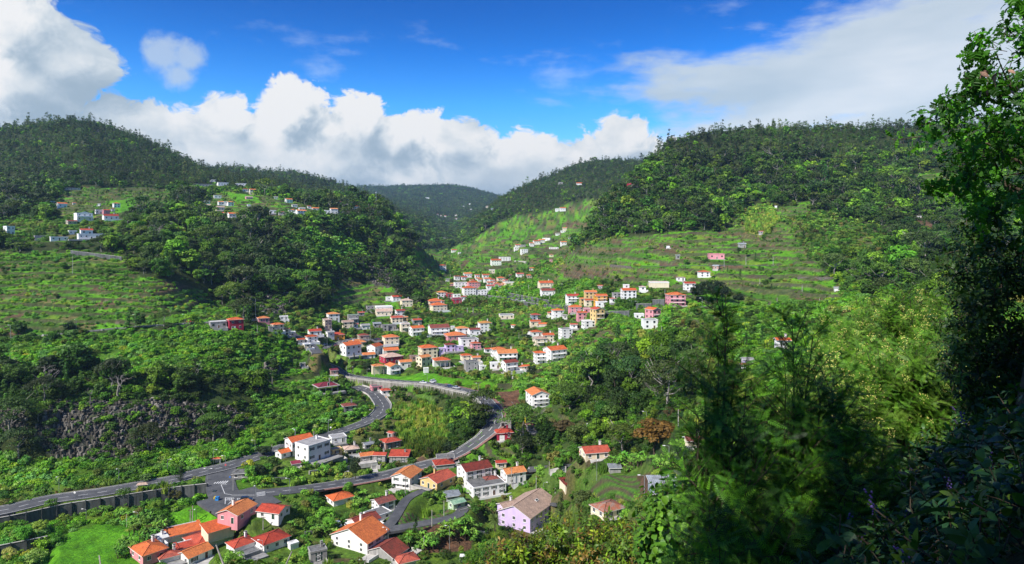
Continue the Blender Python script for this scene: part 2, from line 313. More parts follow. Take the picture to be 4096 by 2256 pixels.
ROADS = {
 'main_road': (spline([RW(-500,2110,-96.5), RW(-160,2066,-96.8), RW(24,2038,-97), RW(199,1998,-97.5), RW(397,1970,-98), RW(556,1942,-98.3), RW(695,1918,-98.5), RW(795,1891,-98.5), RW(914,1863,-98.6), RW(1039,1822,-98.8), RW(1150,1785,-99), RW(1270,1752,-99), RW(1362,1725,-99), RW(1455,1692,-98.8), RW(1515,1660,-98.5), RW(1533,1628,-98), RW(1524,1606,-97.3), RW(1499,1575,-96), RW(1457,1557,-95.2), RW(1415,1545,-95)]), 9.0),
 'junction_road': (spline([RW(892,1868,-98.7), RW(880,1905,-98.9), RW(886,1950,-99), RW(900,1985,-99), RW(905,2035,-99)]), 11.0),
 'junction_yard': (spline([RW(905,1975,-99.02), RW(935,1995,-99.02), RW(975,2015,-99.02), RW(1010,2040,-99.02)]), 22.0),
 'lower_road': (spline([RW(905,1992,-99), RW(960,1980,-99), RW(1039,1972,-99.2), RW(1177,1958,-100), RW(1316,1940,-101.5), RW(1455,1918,-103), RW(1546,1899,-103.3), RW(1685,1863,-103), RW(1777,1838,-102), RW(1833,1815,-100.5), RW(1898,1771,-97), RW(1950,1730,-93.5), RW(1977,1690,-90.5), RW(1980,1655,-88.7), RW(1962,1622,-87.5), RW(1911,1576,-86.5), RW(1827,1555,-86.3), RW(1719,1534,-87.5), RW(1620,1527,-89), RW(1550,1521,-90.2), RW(1465,1513,-91.8), RW(1380,1498,-91.5), RW(1334,1470,-90), RW(1290,1450,-88)]), 8.0),
 'hillside_road': (spline([RW(-500,1420,-66), RW(-200,1385,-63), RW(0,1357,-60.5), RW(226,1336,-57.5), RW(508,1309,-55), RW(733,1294,-54), RW(846,1287,-53.5), RW(940,1277,-53), RW(1010,1276,-54), RW(1080,1290,-57.5), RW(1135,1313,-62), RW(1182,1340,-66), RW(1225,1362,-69.5), RW(1252,1386,-72), RW(1271,1416,-74.5)]), 6.0),
 'village_street': (spline([RW(1255,1400,-79), RW(1300,1390,-79), RW(1345,1375,-79), RW(1402,1356,-78.5), RW(1480,1358,-78.5), RW(1530,1366,-78.5)]), 7.0),
 'upper_street': (spline([RT(1915,1172), RT(1950,1182), RT(2005,1189), RT(2058,1200), RT(2111,1210), RT(2199,1221), RT(2270,1224), RT(2338,1230), RT(2427,1235), RT(2520,1240)]), 7.0),
 'far_road': (spline([RT(1940,1098), RT(2023,1088), RT(2111,1074), RT(2160,1060)]), 6.0),
 'terrace_lane': (spline([RT(2560,1064), RT(2760,1062), RT(2950,1060), RT(3140,1064)]), 3.5),
 'hill_track': (spline([RT(2780,1228), RT(2960,1222), RT(3150,1215), RT(3340,1206)]), 3.5),
 'farm_lane': (spline([RW(1470,2128,-103.2), RW(1551,2116,-103), RW(1640,2102,-103), RW(1708,2090,-103), RW(1770,2078,-103), RW(1824,2062,-103), RW(1850,2040,-103), RW(1856,2015,-103)]), 4.6),
 'house_lane': (spline([RW(1545,2112,-103), RW(1575,2075,-103), RW(1600,2035,-103.3), RW(1625,1998,-103.6), RW(1660,1975,-103.8), RW(1700,1960,-104)]), 4.0),
 'right_lane': (spline([RT(2110,1880), RT(2180,1868), RT(2258,1860), RT(2330,1850)]), 5.0),
 'field_lane': (spline([RT(2215,2018), RT(2290,2010), RT(2390,2004), RT(2480,1998)]), 3.4),
}
rs = []
for k, (r, wd) in ROADS.items():
    for p in r: rs.append((p[0], p[1], p[2], wd))
rs = np.array(rs)
def conform(X, Y, Z, flat=0.25):
    """pull the ground onto the nearest road"""
    x0, x1, y0, y1 = rs[:, 0].min() - 20, rs[:, 0].max() + 20, rs[:, 1].min() - 20, rs[:, 1].max() + 20
    sel = np.argwhere((X > x0) & (X < x1) & (Y > y0) & (Y < y1))
    ii, jj = sel[:, 0], sel[:, 1]; xs, ys = X[ii, jj], Y[ii, jj]; best = np.full(len(xs), 1e9); bz = np.zeros(len(xs)); bw = np.zeros(len(xs))
    cell = 24.0; kx = np.floor(xs / cell).astype(int); ky = np.floor(ys / cell).astype(int); key = kx * 100000 + ky
    order = np.argsort(key, kind='stable'); uk, st = np.unique(key[order], return_index=True); st = np.append(st, len(order))
    rkx = np.floor(rs[:, 0] / cell).astype(int); rky = np.floor(rs[:, 1] / cell).astype(int)
    for n, kk in enumerate(uk):
        cx_, cy_ = int(round(kk / 100000)), 0
        ids = order[st[n]:st[n + 1]]; cx_ = kx[ids[0]]; cy_ = ky[ids[0]]
        m = (abs(rkx - cx_) <= 1) & (abs(rky - cy_) <= 1)
        if not m.any(): continue
        R_ = rs[m]; dd = np.hypot(xs[ids, None] - R_[None, :, 0], ys[ids, None] - R_[None, :, 1]) - R_[None, :, 3] / 2
        b = dd.argmin(1); best[ids] = dd[np.arange(len(ids)), b]; bz[ids] = R_[b, 2]; bw[ids] = R_[b, 3]
    t = np.clip((best - 1.4) / 5.5, 0, 1); t = t * t * (3 - 2 * t)
    Z[ii, jj] = np.where(best < 7, (bz - flat) * (1 - t) + Z[ii, jj] * t, Z[ii, jj])
    rd = np.full(X.shape, 99.0); rd[ii, jj] = np.minimum(best, 99)
    return rd
RD = conform(XX, DD, ZZ)
def cut(key, px0, px1, side, drop, reach=13.0, off=.75):
    """ground falls away behind a retaining wall on one side of a road"""
    r, wd = ROADS[key]; pxr = r[:, 0] / r[:, 1] * F + CX; m = (pxr >= px0) & (pxr <= px1); R_ = r[m]; T = np.gradient(R_[:, :2], axis=0); T /= np.linalg.norm(T, axis=1, keepdims=True)
    x0, x1, y0, y1 = R_[:, 0].min() - reach, R_[:, 0].max() + reach, R_[:, 1].min() - reach, R_[:, 1].max() + reach
    sel = np.argwhere((XX > x0) & (XX < x1) & (DD > y0) & (DD < y1)); ii, jj = sel[:, 0], sel[:, 1]; xs, ys = XX[ii, jj], DD[ii, jj]
    for c0 in range(0, len(xs), 20000):
        s_ = slice(c0, c0 + 20000); dx = xs[s_, None] - R_[None, :, 0]; dy = ys[s_, None] - R_[None, :, 1]; dd = np.hypot(dx, dy); b = dd.argmin(1); n_ = np.arange(len(b))
        lat = (-T[b, 1] * dx[n_, b] + T[b, 0] * dy[n_, b]) * side; inner = (b > 2) & (b < len(R_) - 3) & (lat > wd / 2 + off) & (dd[n_, b] < reach)
        t = np.clip((dd[n_, b] - reach * .6) / (reach * .4), 0, 1); end = np.clip(np.minimum(b, len(R_) - b) / 12., 0, 1)
        Z0 = ZZ[ii[s_], jj[s_]]; tgt = np.minimum(Z0, R_[b, 2] - drop * end); ZZ[ii[s_], jj[s_]] = np.where(inner, tgt * (1 - t) + Z0 * t, Z0)
PX_V = (1325, 1975)
r_, w__ = ROADS['lower_road']; LR_I = int(np.argmin(np.hypot(r_[:, 0] - RW(1965,1705,-91.5)[0], r_[:, 1] - RW(1965,1705,-91.5)[1])))
ROADS['_viaduct'] = (r_[LR_I:-8], w__)
cut('_viaduct', 1300, 2100, 1, 4.4)
cut('upper_street', 1940, 2350, -1, 5.5, 11)
WALL_TOP = [(-60,2082),(87,2055),(254,2018),(397,1996),(537,1974),(676,1952),(760,1942),(835,1934)]
WD = np.array([[p, 98.3 * F / (y - HY)] for p, y in WALL_TOP]); wd_ = np.interp(GX, WD[:, 0], WD[:, 1])[:, None]
tp = np.clip((870 - PXX) / 40, 0, 1) ; lowm = (DD < wd_ - .5) & (DD > 60)
l2 = np.interp(GX, [-400, 0, 100, 190, 230], [101.5 * F / (y - HY) for y in (2240, 2190, 2170, 2152, 2145)])[:, None]
ZZ = np.where((DD < l2 - .4) & (DD > 60), ZZ - 2.6 * np.clip((235 - PXX) / 40, 0, 1), ZZ)
ZZ = np.where(lowm, ZZ - 4.3 * tp * np.clip((DD - 60) / 60, 0, 1), ZZ)
ELF = ZZ / DD; PYF = HY - ELF * F
def gidx(x, y):
    px = np.asarray(x) / np.asarray(y) * F + CX
    return np.interp(px, GX, np.arange(nx)), np.interp(np.log(y), LG, np.arange(nd_))
def bil(A, fi, fj):
    i = np.clip(np.floor(fi).astype(int), 0, nx - 2); j = np.clip(np.floor(fj).astype(int), 0, nd_ - 2); u = fi - i; v = fj - j
    return (A[i, j] * (1 - u) + A[i + 1, j] * u) * (1 - v) + (A[i, j + 1] * (1 - u) + A[i + 1, j + 1] * u) * v
def gz(x, y):
    fi, fj = gidx(x, y); return bil(ZZ, fi, fj)
def ray(px, py, dmin=70.0, dmax=8500.):
    """first ground point seen at an image position"""
    i = np.interp(px, GX, np.arange(nx)); i0 = int(min(max(math.floor(i), 0), nx - 2)); u = i - i0
    prof = PYF[i0] * (1 - u) + PYF[i0 + 1] * u
    j = np.argmax((prof <= py) & (GD >= dmin) & (GD <= dmax))
    if prof[j] > py or GD[j] < dmin:
        j = int(np.argmin(np.where((GD >= dmin) & (GD <= dmax), abs(prof - py), 1e9))); d = GD[j]
    else:
        a, b = prof[j - 1], prof[j]; t = 0 if a == b or a <= py else (a - py) / (a - b); d = math.exp(LG[j - 1] + t * (LG[j] - LG[j - 1]))
    x = (px - CX) / F * d
    return x, d, float(gz(x, d))
def in_view(px, py): return (px > -30) & (px < 4126) & (py > -30) & (py < 2290)
# visibility of ground vertices from the camera (running horizon along every column)
run = np.minimum.accumulate(np.where(DD < 60, 1e9, PYF), axis=1)
VIS = PYF <= run + 14
# ------------------------------------------------------------------ what stands where: readings from enlarged parts of the photograph
ZONE = {'5': (1000, 1200, 2.365), '6': (1700, 1200, 2.365), 'A': (1600, 900, 2.8375), 'B': (2000, 1000, 2.576), '2': (900, 1600, 2.1625), '3': (1500, 1600, 2.1625), '4': (2200, 1600, 2.1625),
        'L': (0, 400, 2.3418), 'K': (700, 650, 2.365), 'J': (1700, 550, 2.3418), 'R': (2600, 450, 1.577), 'W': (0, 950, 1.773), 'Z': (0, 1700, 2.5156), 'V': (2600, 1200, 1.3436), 'P': (0, 0, 1.0)}
def zp(z, x, y): o = ZONE[z]; return o[0] + x / o[2], o[1] + y / o[2]
# zone  x(centre) y(foot)  width height | roof-shape roof-colour wall-colour yaw storeys options | label (when it needs its own words)
TAB = '''
2 760 542 300 150 flat G w 38 2 c|big white box-shaped building with flat grey roof and small square windows
+2 640 440 240 80 gab O w 25 1 |
2 520 505 165 45 gab O w 30 1 c|small white house with orange roof and terrace left of the big white building
2 960 517 105 88 flat P y 20 2 |yellow annexe with beige flat roof right of the big white building
2 1090 470 130 38 hip P w 10 1 p|open carport with pinkish hipped roof beside the yellow annexe
2 975 374 150 48 flat G w 15 1 |low white flat-roofed house by the S-bend road
2 140 682 150 45 hip A g -12 1 |grey concrete hut with dark slab roof at the road junction
2 612 582 75 25 shed M g 10 1 |small grey shed with magenta roof below the big white building
2 1240 430 95 40 gab T g 20 1 |grey hut clad in corrugated metal above the red-roofed farm cluster
2 1443 338 72 48 gab R g -50 1 t|narrow grey stone hut with steep red gable roof
2 1430 428 176 60 hip R n 25 2 c|brown walled house with red hipped roof and chimney
2 1225 530 130 45 gab O g 12 1 |grey-walled cottage with orange roof, left end of the farm cluster
2 1345 552 115 72 gab R g -15 2 |grey farmhouse with faded red roof in the middle of the cluster
2 1512 542 175 52 shed R g -10 2 |pale grey house with crimson sheet roof at the right of the cluster
2 1295 598 50 28 flat E g 5 1 |tiny hut with green roof below the farm cluster
3 275 775 255 98 gabY O w -28 2 bdr|white chalet with tall front gable, orange roof and red-edged balcony
3 545 782 300 62 gabY R y -42 1 r|yellow house with large sloping red roof and terrace
3 860 742 300 125 gab D w 26 3 c|tall white house with dark red roof and tall banded chimney
3 950 850 360 92 flat A w 22 2 |white house with stained flat roof in front of the tall white house
+3 1000 740 230 12 hip D w 22 1 c|
3 1195 730 215 90 gab O w 24 2 c|white house with bright orange roof on the right of the white group
+3 1318 695 80 55 gab R w 10 1 c|
3 1088 590 90 40 gab R c 10 1 |low cream annexe with red roof behind the white group
3 592 600 180 30 hip R g 12 1 |low house with red hipped roof at the foot of the slope
3 610 535 160 22 flat A g 5 1 |dark flat-roofed shed behind the low red-hipped house
3 1112 352 158 65 hip R m 14 1 cd|dark pink house with red hipped roof and white framed windows on the road bend
3 1130 240 92 65 flat A g 5 1 d|garage with dark opening beside the walled road bend
3 1350 270 85 42 hip D b 20 1 |little stone hut with dark red pyramid roof on the slope
6 1065 1012 210 100 gabY O w 18 3 b|white house with green gable and orange roof above the road bend
3 668 872 135 32 shed T g 15 1 |low shed with white and red corrugated roof
3 705 950 145 48 gab E e 32 1 |pale green shed with corrugated roof
3 1320 1150 505 128 gab P l 60 2 r|large lilac house with wide beige tiled roof and skylight
+3 1150 1000 180 65 gab P l 30 1 |
+3 1240 1185 120 70 shed P l 30 1 |
4 190 797 212 66 ruin D c 22 1 |roofless ruined cottage with broken red tile rim
4 500 1035 292 62 hip A c 38 1 t|old square cottage with weathered pyramid roof of grey and rust tiles
4 980 822 265 68 shed T u 14 1 |tin shed with corrugated blue-grey walls and maroon strip
4 385 520 260 55 gab R c 20 1 c|
+4 292 560 62 95 flat R c 10 2 |
4 1245 402 165 40 gab D c 18 1 |cream cottage with dark roof half behind the feathery trees
4 560 632 105 38 shed T g 12 1 |small shack with tin roof among banana plants
2 995 918 230 50 hip O w 24 1 d|low white house with broad orange hipped roof and laundry line
2 420 1042 280 55 gab R w -35 1 |
2 105 1075 330 78 gabY O k -38 1 r|pink house with orange roof and solar panel below the road junction
2 1370 972 200 75 gab D w 30 2 c|white house with dark tiled lean-to roof and chimney beside the lane
2 1320 1062 240 42 flat A w 32 1 |white house with grey flat roof carrying an orange pyramid roof
+2 1300 1030 150 8 hip O w 32 1 |
2 1200 1120 280 30 gab D w 32 1 |low house with dark tiled roof behind the big orange-roofed house
2 1170 1340 500 92 gab O w 50 2 cr|large white house with bright orange double-pitched roof and striped terrace
2 1410 1400 340 26 gab D g 50 1 r|long low house with weathered red-brown roof at the bottom edge
2 800 1405 160 95 flat A g 12 2 c|unpainted concrete block house with water tank
2 590 1296 92 42 flat F w 24 1 |small white flat-roofed shed in the garden
2 400 1320 315 76 hip R w 28 1 d|white house with large red hipped roof near the bottom edge
2 140 1318 250 40 hip R w 25 1 c|
2 215 1367 175 22 flat A g 25 1 |low grey flat-roofed garage before the red-hipped house
3 270 1440 210 22 hip R w 20 1 |
Z 1840 1152 330 42 flat O c 8 1 |low cream building with curved orange roof edge
Z 2190 1115 280 38 shed O c 20 1 |cream building with sloping orange roof behind the tall palm
Z 2100 1262 430 55 hip R w 24 1 c|wide white house with red roof and rooftop water heater
Z 1890 1300 225 62 flat R w 12 1 |flat terrace house with blue chairs on its roof
Z 1600 1197 150 34 shed F w 18 1 |open white shed roof at the left of the restaurant roofs
Z 1540 1240 130 24 shed T g 18 1 |old grey tin lean-to below the white shed
Z 1495 1400 320 95 hip O k 22 1 r|pink house with orange hipped roof at the bottom left of the village
Z 1700 1385 200 45 hip R w 10 1 |
Z 1960 1405 300 75 gab O w 32 1 |
5 785 195 115 56 hip O w 14 2 s|
5 730 268 78 72 shed P c 22 3 |
5 922 265 105 50 gab P c 12 2 |
5 998 262 46 26 gab R w 8 1 |
5 975 212 100 62 flat E g 8 2 b|
5 1050 150 60 24 gab R g 10 1 |
5 1088 280 85 32 gab G w 14 1 |
5 1200 262 72 32 gab T g 10 1 |
5 1276 295 62 52 flat A g 10 2 |
5 1346 282 70 42 flat A g 12 1 |
5 610 334 120 34 gab R w 12 1 |
5 583 402 112 48 hip O w 16 2 |
5 757 352 76 42 gab G w 22 1 |
5 822 377 136 42 hip R o 12 1 |
5 1072 376 105 32 hip D b 15 1 |
5 1330 420 150 60 hip O c 14 2 |cream pagoda-like house with wide tiered orange roof
5 950 532 190 92 gab O w 30 2 t|white convent-like building with small tower and orange roofs
+5 960 470 60 25 gab O w 30 1 |
5 1015 442 152 32 hip O c 12 1 |
5 1180 522 140 72 gab O w 55 1 t|white church hall with large orange roof and plain bell wall
5 1330 520 140 38 gab O w 10 1 p|
5 1117 555 122 28 gab O w 14 1 |
5 1335 606 208 58 hip P m 22 1 t|red hall with broad beige hipped roof
5 1210 712 112 78 hip O c 18 2 p|
5 1350 706 136 68 gabY O w 24 2 b|
5 1465 642 116 48 gab O w 14 1 |
5 1546 577 66 42 flat A n 10 1 |
5 1640 632 130 78 gab O c 40 2 |
5 1682 556 170 92 hip O c 18 3 |
5 1810 642 156 62 hip O w 14 2 p|
5 715 880 216 52 hip M g 20 1 bP|unfinished grey house with maroon roof raised on concrete pillars
5 935 1062 130 52 hip D g 16 2 |old grey house with dark hipped roof above the S-bend road
5 795 706 72 36 shed M n 12 1 |tiny hut with magenta roof at the head of the lane
5 498 632 50 26 flat E g 10 1 |
5 1195 866 112 42 flat A k 16 1 d|row of pink and green garages beside the curved road
5 1286 900 100 38 hip R w 14 1 d|white garage with faded red roof beside the curved road
5 1665 690 44 40 flat F w 10 1 |
5 125 212 110 36 hip O k 12 1 |
5 258 302 116 62 hip O c 22 2 |
5 215 292 85 35 flat A g 12 1 |
5 345 338 52 56 gab O c 14 2 |
5 398 352 60 45 flat F c 14 1 |
5 478 411 76 28 gab O c 20 1 |
5 538 458 72 36 flat F c 20 1 |
5 318 188 76 26 flat F w 6 1 |
W 1668 656 116 66 hip O m 12 2 dw|crimson two-storey house with white windows on the hillside road
W 1545 645 125 42 flat F g 8 1 |pale flat terrace building joined to the left of the crimson house
5 1418 150 86 42 gab R w 16 2 |
5 1265 105 156 36 flat F w 8 1 b|
5 1265 147 150 34 gab P c 8 1 |
5 1135 105 70 40 flat A g 10 2 |
5 1480 62 112 52 hip P c 12 2 |
5 1385 216 112 42 gab R c 12 2 |
5 1466 200 48 34 gab O y 12 1 |
5 1575 236 90 40 gab R g 20 1 |
5 1465 300 90 68 flat P c 14 2 b|
5 1575 340 136 66 gab O w 22 2 b|
6 130 330 188 58 gab D w 12 2 b|
6 350 325 122 50 hip O w 18 2 |
6 465 330 105 42 gab D w 14 1 |
6 565 305 122 78 hip H w 14 3 |white tower-like house with ochre hipped roof and dark red ground floor
6 285 386 200 42 hip O k 16 1 |
6 410 440 176 60 flat A w 14 2 |
6 478 466 92 48 hip O k 16 2 c|
6 235 490 98 58 hip D l 14 2 s|
6 322 483 76 40 flat F l 14 1 |
6 158 500 52 40 flat F l 10 1 |
6 388 576 100 44 hip O c 16 2 |
6 480 586 82 36 gab O c 14 1 |
6 436 668 126 74 flat A g 14 2 |
6 695 542 136 64 hip O w 16 2 |
6 770 576 192 62 gab O w 12 2 b|
6 797 676 152 72 gab D w 30 2 b|
6 662 650 92 46 flat F w 10 1 |
6 1085 600 112 88 hip O w 18 3 b|
6 1230 588 210 100 gab O w 34 3 b|long white three-storey house with orange roof and balconies, on the ridge edge
6 1088 437 132 62 hip P c 20 2 b|
6 1160 396 112 56 gab O c 14 2 |
6 1050 342 106 34 hip O w 16 1 s|
6 1330 362 126 76 flat A w 24 3 |
6 1405 270 66 30 gab R w 12 1 |
6 1550 258 132 52 flat F w 20 2 |
6 1630 214 128 112 gabY R y 28 3 b|pale yellow three-storey house with red roof and side balconies
6 1480 185 92 56 gab O k 14 2 |
6 1540 127 82 42 flat F k 14 1 |
6 1425 122 132 48 hip O k 12 2 |
6 1255 168 112 62 hip O w 18 2 |
6 1320 185 52 38 hip G w 14 1 |
6 1045 190 92 44 hip R u 16 2 |
6 1040 250 96 40 gab O c 12 1 |
6 1115 247 80 14 gab O c 8 1 |
6 770 180 132 34 flat A c 8 1 |
6 838 264 42 20 gab O w -24 1 |
6 943 660 80 24 gab O c 14 1 |
B 468 420 150 72 gab O c 14 2 b|
B 490 472 145 46 gab D w 12 1 |
B 745 556 132 74 gab R w 14 3 b|
B 930 500 122 58 gab O y 10 2 |
B 858 572 80 62 gab O y 16 2 |
B 920 580 100 55 gab O c 12 2 |
B 1035 560 130 78 gab O o 18 3 b|
B 1045 592 112 52 flat F w 12 1 |
B 1163 543 64 34 hip R w 14 1 |
B 1200 502 86 52 flat A g 14 2 |
B 1322 512 152 86 gab O w 16 3 |
+B 1300 395 60 30 flat E w 12 1 |
B 1038 410 54 38 gab R g -20 1 |
B 1635 388 196 50 flat P c 8 1 p|
B 1950 414 120 62 gab R w 16 2 |
B 2100 278 122 46 hip O w 14 2 |
B 2228 204 64 34 gab T n -14 1 |
B 2225 94 160 48 flat P k 10 1 |
B 1832 95 40 34 shed T g 12 1 |
B 1808 580 195 105 hip O k 16 3 b|pink three-storey house with orange hipped roof beside the grey retaining wall
B 1575 718 150 92 gabY O k 40 2 b|pink gabled house with orange roof on top of the white round-fronted block
B 1540 814 158 84 flat A w 14 2 |white block with rounded glazed front below the pink gabled house
B 1433 712 96 46 flat F w 10 1 |
B 1860 316 86 26 flat R w 8 1 |
B 1468 420 64 34 hip P w 12 1 |
A 645 628 64 36 gab D w 14 1 |
A 725 625 70 28 gab R w 14 1 |
A 768 597 92 36 gab O w 10 1 |
A 875 602 52 28 gab R w 14 1 |
A 970 602 76 28 gab O w 12 1 |
A 990 652 82 34 gab O w 14 1 |
A 1045 662 60 34 gab R w 14 1 |
A 1145 640 92 32 hip O c 14 1 |
A 690 712 150 52 flat A w 8 2 |
A 835 722 140 62 hip O k 12 3 |large pink block with orange roof in the far village
A 782 800 150 76 hip O w 14 3 |
A 925 795 112 46 flat A w 10 2 |
A 1020 685 72 26 gab O w 14 1 |
A 1020 736 86 36 gab R w 12 1 |
A 1100 706 76 34 hip O k 12 1 |
A 1142 716 56 26 gab O u 12 1 |
A 1240 688 112 30 flat F c 12 1 |
A 1215 652 60 22 gab R w 10 1 |
A 472 812 116 42 hip O w 14 2 |
A 562 826 76 36 gab R m 14 2 |
A 643 843 82 48 flat F w 10 2 |
A 645 893 104 46 shed M m 14 2 |
A 717 862 66 38 gab R w 14 1 |
A 432 974 192 56 hip O c 18 2 t|school building with orange hipped roofs and rows of windows
+A 400 905 190 32 hip O c 18 1 |
A 480 507 82 44 hip O w 14 2 |
A 1360 596 86 32 gab R w 14 1 |
A 1262 598 48 26 gab D g 14 1 |
A 1465 604 62 26 gab O b 14 1 |
A 1087 459 114 52 gab O w 10 2 |
A 1188 408 124 34 flat F w 8 2 |
A 1043 552 62 40 flat A c 8 1 |
A 1550 222 78 32 gab O w 14 1 |
A 1606 201 72 26 gab O w 14 1 |
A 1494 243 52 30 gab O w 14 1 |
A 1668 174 96 22 flat F w -14 1 |
A 1320 287 52 30 flat F w 14 1 |
A 1408 320 80 40 flat F w 14 2 |
A 1340 252 62 20 gab R w 10 1 |
A 1397 246 60 18 flat A g 10 1 |
A 1855 230 66 30 gab O w 14 1 |
A 1745 273 96 15 flat F w 5 1 |
A 1870 62 46 25 gab O c 10 1 |
A 1850 85 52 18 flat F w 10 1 |
A 1790 115 46 16 gab G w 10 1 |
A 1930 150 38 18 hip R w 10 1 |
A 1718 363 44 22 hip O c 10 1 |
A 614 308 62 20 gab R w 10 1 |
A 1495 514 52 20 gab O w 10 1 |
A 1714 424 30 30 flat O k 10 1 |
A 675 325 32 12 flat F w 10 1 |
A 495 155 40 15 flat F w 8 1 |
A 445 183 44 16 flat F g 8 1 |
J 1290 692 58 26 gab O w 10 1 |
J 1238 690 36 20 flat F w 10 1 |
J 1911 441 42 22 gab R m 10 1 |
J 582 660 30 13 gab P c 10 1 |
J 634 677 32 13 flat F u 10 1 |
J 1270 440 42 18 flat F g 10 1 |
J 1446 439 60 9 gab O w 10 1 |
J 120 728 16 9 gab O w 10 1 |
J 150 738 14 8 gab O w 10 1 |
J 190 744 20 9 gab O w 10 1 |
J 290 736 20 10 gab P w 10 1 |
J 290 766 20 9 gab R w 10 1 |
J 420 628 16 8 flat F w 10 1 |
J 360 650 16 7 flat F w 10 1 |
J 430 678 18 8 flat F w 10 1 |
J 20 570 40 8 flat F w 10 1 |
A 1192 662 50 20 gab O w 12 1 |
A 1078 662 48 18 gab R w 8 1 |
A 905 640 50 20 gab O w 10 1 |
A 815 650 48 20 gab R c 14 1 |
A 640 692 60 22 flat F w 8 1 |
A 588 690 44 20 gab O k 10 1 |
A 742 768 60 28 gab O w 14 1 |
A 968 768 62 26 flat A w 8 1 |
A 1172 692 50 22 gab O w 10 1 |
A 905 706 52 24 gab O w 12 1 |
A 880 622 44 18 gab O w 8 1 |
A 540 640 46 20 gab G w 12 1 |
A 700 745 50 26 flat F c 8 1 |
6 262 282 34 26 flat F w 10 1 |
6 545 660 60 30 flat F w 12 1 |
6 590 500 60 28 gab R w 14 1 |
6 905 660 60 22 gab O w 12 1 |
6 1185 150 50 24 gab O c 10 1 |
6 980 330 34 22 flat F w 8 1 |
L 780 1132 172 66 flat F w 14 2 a|large white house with arcaded front and low gable on the upper left plateau
L 1035 1122 152 30 gab R w 10 1 c|
L 925 1066 72 30 flat F w 10 1 |
L 995 1070 68 32 gab R k 12 1 |
L 1057 1040 36 16 hip O w 10 1 |
L 1090 1006 72 32 hip O w 16 2 |
L 580 1006 98 30 gab O w 14 1 |
L 695 976 32 10 gab O w 10 1 |
L 930 990 28 14 gab G w -20 1 |
L 487 965 56 14 flat F w 8 1 |
L 482 1030 28 16 flat P k 8 1 |
L 670 1162 105 22 gab D b 18 1 |
L 85 1258 106 70 flat F w 30 2 |white flat-roofed modern house at the left edge of the view
L 850 1304 250 46 flat F w 8 1 b|long white house with balustraded terrace on the left plateau
+L 808 1258 120 36 gab R w 8 1 |
L 680 1260 82 30 flat A w 8 1 |
L 375 1302 112 26 flat A g 6 1 p|
L 550 1316 172 28 flat F w 6 1 |
L 665 840 170 14 flat F g 4 1 |long low grey greenhouse under the left hill
L 1998 768 62 18 flat F w 8 1 |
L 2085 806 106 28 flat F w 10 1 |
L 1925 812 200 20 flat A g 8 1 |
L 2262 808 108 22 flat F w 4 1 |
K 662 278 60 22 hip R w 12 1 |
K 732 280 62 20 gab O c 12 1 |
K 730 305 60 24 flat F c 12 1 |
K 400 338 76 22 flat F w 10 1 |
K 300 388 62 18 gab G w 10 1 |
K 435 403 62 25 gab O w 12 1 |
K 484 396 52 22 flat F w 12 1 |
K 523 409 64 30 hip O w 14 2 |
K 308 416 70 12 gab P w 10 1 |
K 425 459 88 30 gab P c 12 1 |
K 548 521 108 30 gab O w 16 1 |
K 462 488 52 10 gab O w 10 1 |
K 700 346 70 15 gab P k 10 1 |
K 698 412 32 12 flat F w 10 1 |
K 960 345 52 14 gab G w 10 1 |
K 1075 380 72 27 gab O w 20 2 |
K 1130 419 52 13 gab G w 10 1 |
K 925 483 62 25 flat F w 10 1 |
K 1003 493 52 20 gab D g 10 1 |
K 1097 472 56 20 gab O w 10 1 |
K 1190 493 102 34 gab O w 18 2 |
K 1200 450 62 14 gab G w 10 1 |
K 1268 433 34 16 gab R w 10 1 |
K 1330 448 74 12 gab O w 10 1 |
K 1440 484 64 26 flat F w 10 1 |
K 1502 483 76 40 gab O w 14 2 |
K 1562 488 60 20 flat A g 10 1 |
K 1716 446 66 26 hip O w 14 1 |
K 1888 443 36 16 flat F w 10 1 |
K 1555 383 50 11 gab R w 10 1 |
K 1588 366 36 10 gab R w 10 1 |
K 1632 396 38 15 gab R w 10 1 |
K 150 305 20 11 flat R k 10 1 |
K 2098 1310 106 34 gab R w 14 2 |
K 2190 1352 78 46 hip P c 14 2 |
K 2022 1306 56 26 flat F w 10 1 |
R 580 853 50 20 gab T g 14 1 |
R 794 604 15 12 flat F w 10 1 |
R 1113 941 28 16 gab T w 14 1 |
R 1698 669 26 12 gab G w 10 1 |
R 1178 1124 36 16 gab G w 14 1 |
R 700 766 30 13 gab R g 14 1 |
R 112 853 24 8 flat F w 10 1 |
V 712 264 84 42 gab O w 16 1 |
V 523 350 62 26 gab G l 16 1 |
V 505 368 34 16 gab R w 16 1 |
'''
WALLN = dict(w='white', c='cream', k='pink', l='lilac', y='yellow', g='grey', b='beige', m='dark red', n='brown', o='orange', e='pale green', u='blue grey')
ROOFN = dict(O='orange', R='red', D='dark red', P='beige', G='grey', M='maroon', T='tin', A='grey', E='green', F='pale', H='ochre')
H_ = []
pend = None
for ln in TAB.strip().split('\n'):
    sub = ln.startswith('+'); ln = ln.lstrip('+'); a, lab = ln.split('|'); t = a.split()
    z, x, y, W_, h_ = t[0], *map(float, t[1:5]); shape, rc, wc = t[5:8]; yaw = float(t[8]); st = int(t[9]); op = t[10] if len(t) > 10 else ''
    sc_ = ZONE[z][2]; px, py = zp(z, x, y)
    H_.append(dict(sub=sub, px=px, py=py, W=W_ / sc_ * (1.2 if z == 'Z' else 1.1 if z in '56AB' else 1.04), h=h_ / sc_ * (.96 if z in '234Z' and h_ / sc_ > 20 else 1.08 if h_ / sc_ > 14 else 1.2), shape=shape, rc=rc, wc=wc, yaw=yaw, st=st, op=op, label=lab.strip()))
HOUSE_PTS = []; HOUSE_BOX = []
last = None
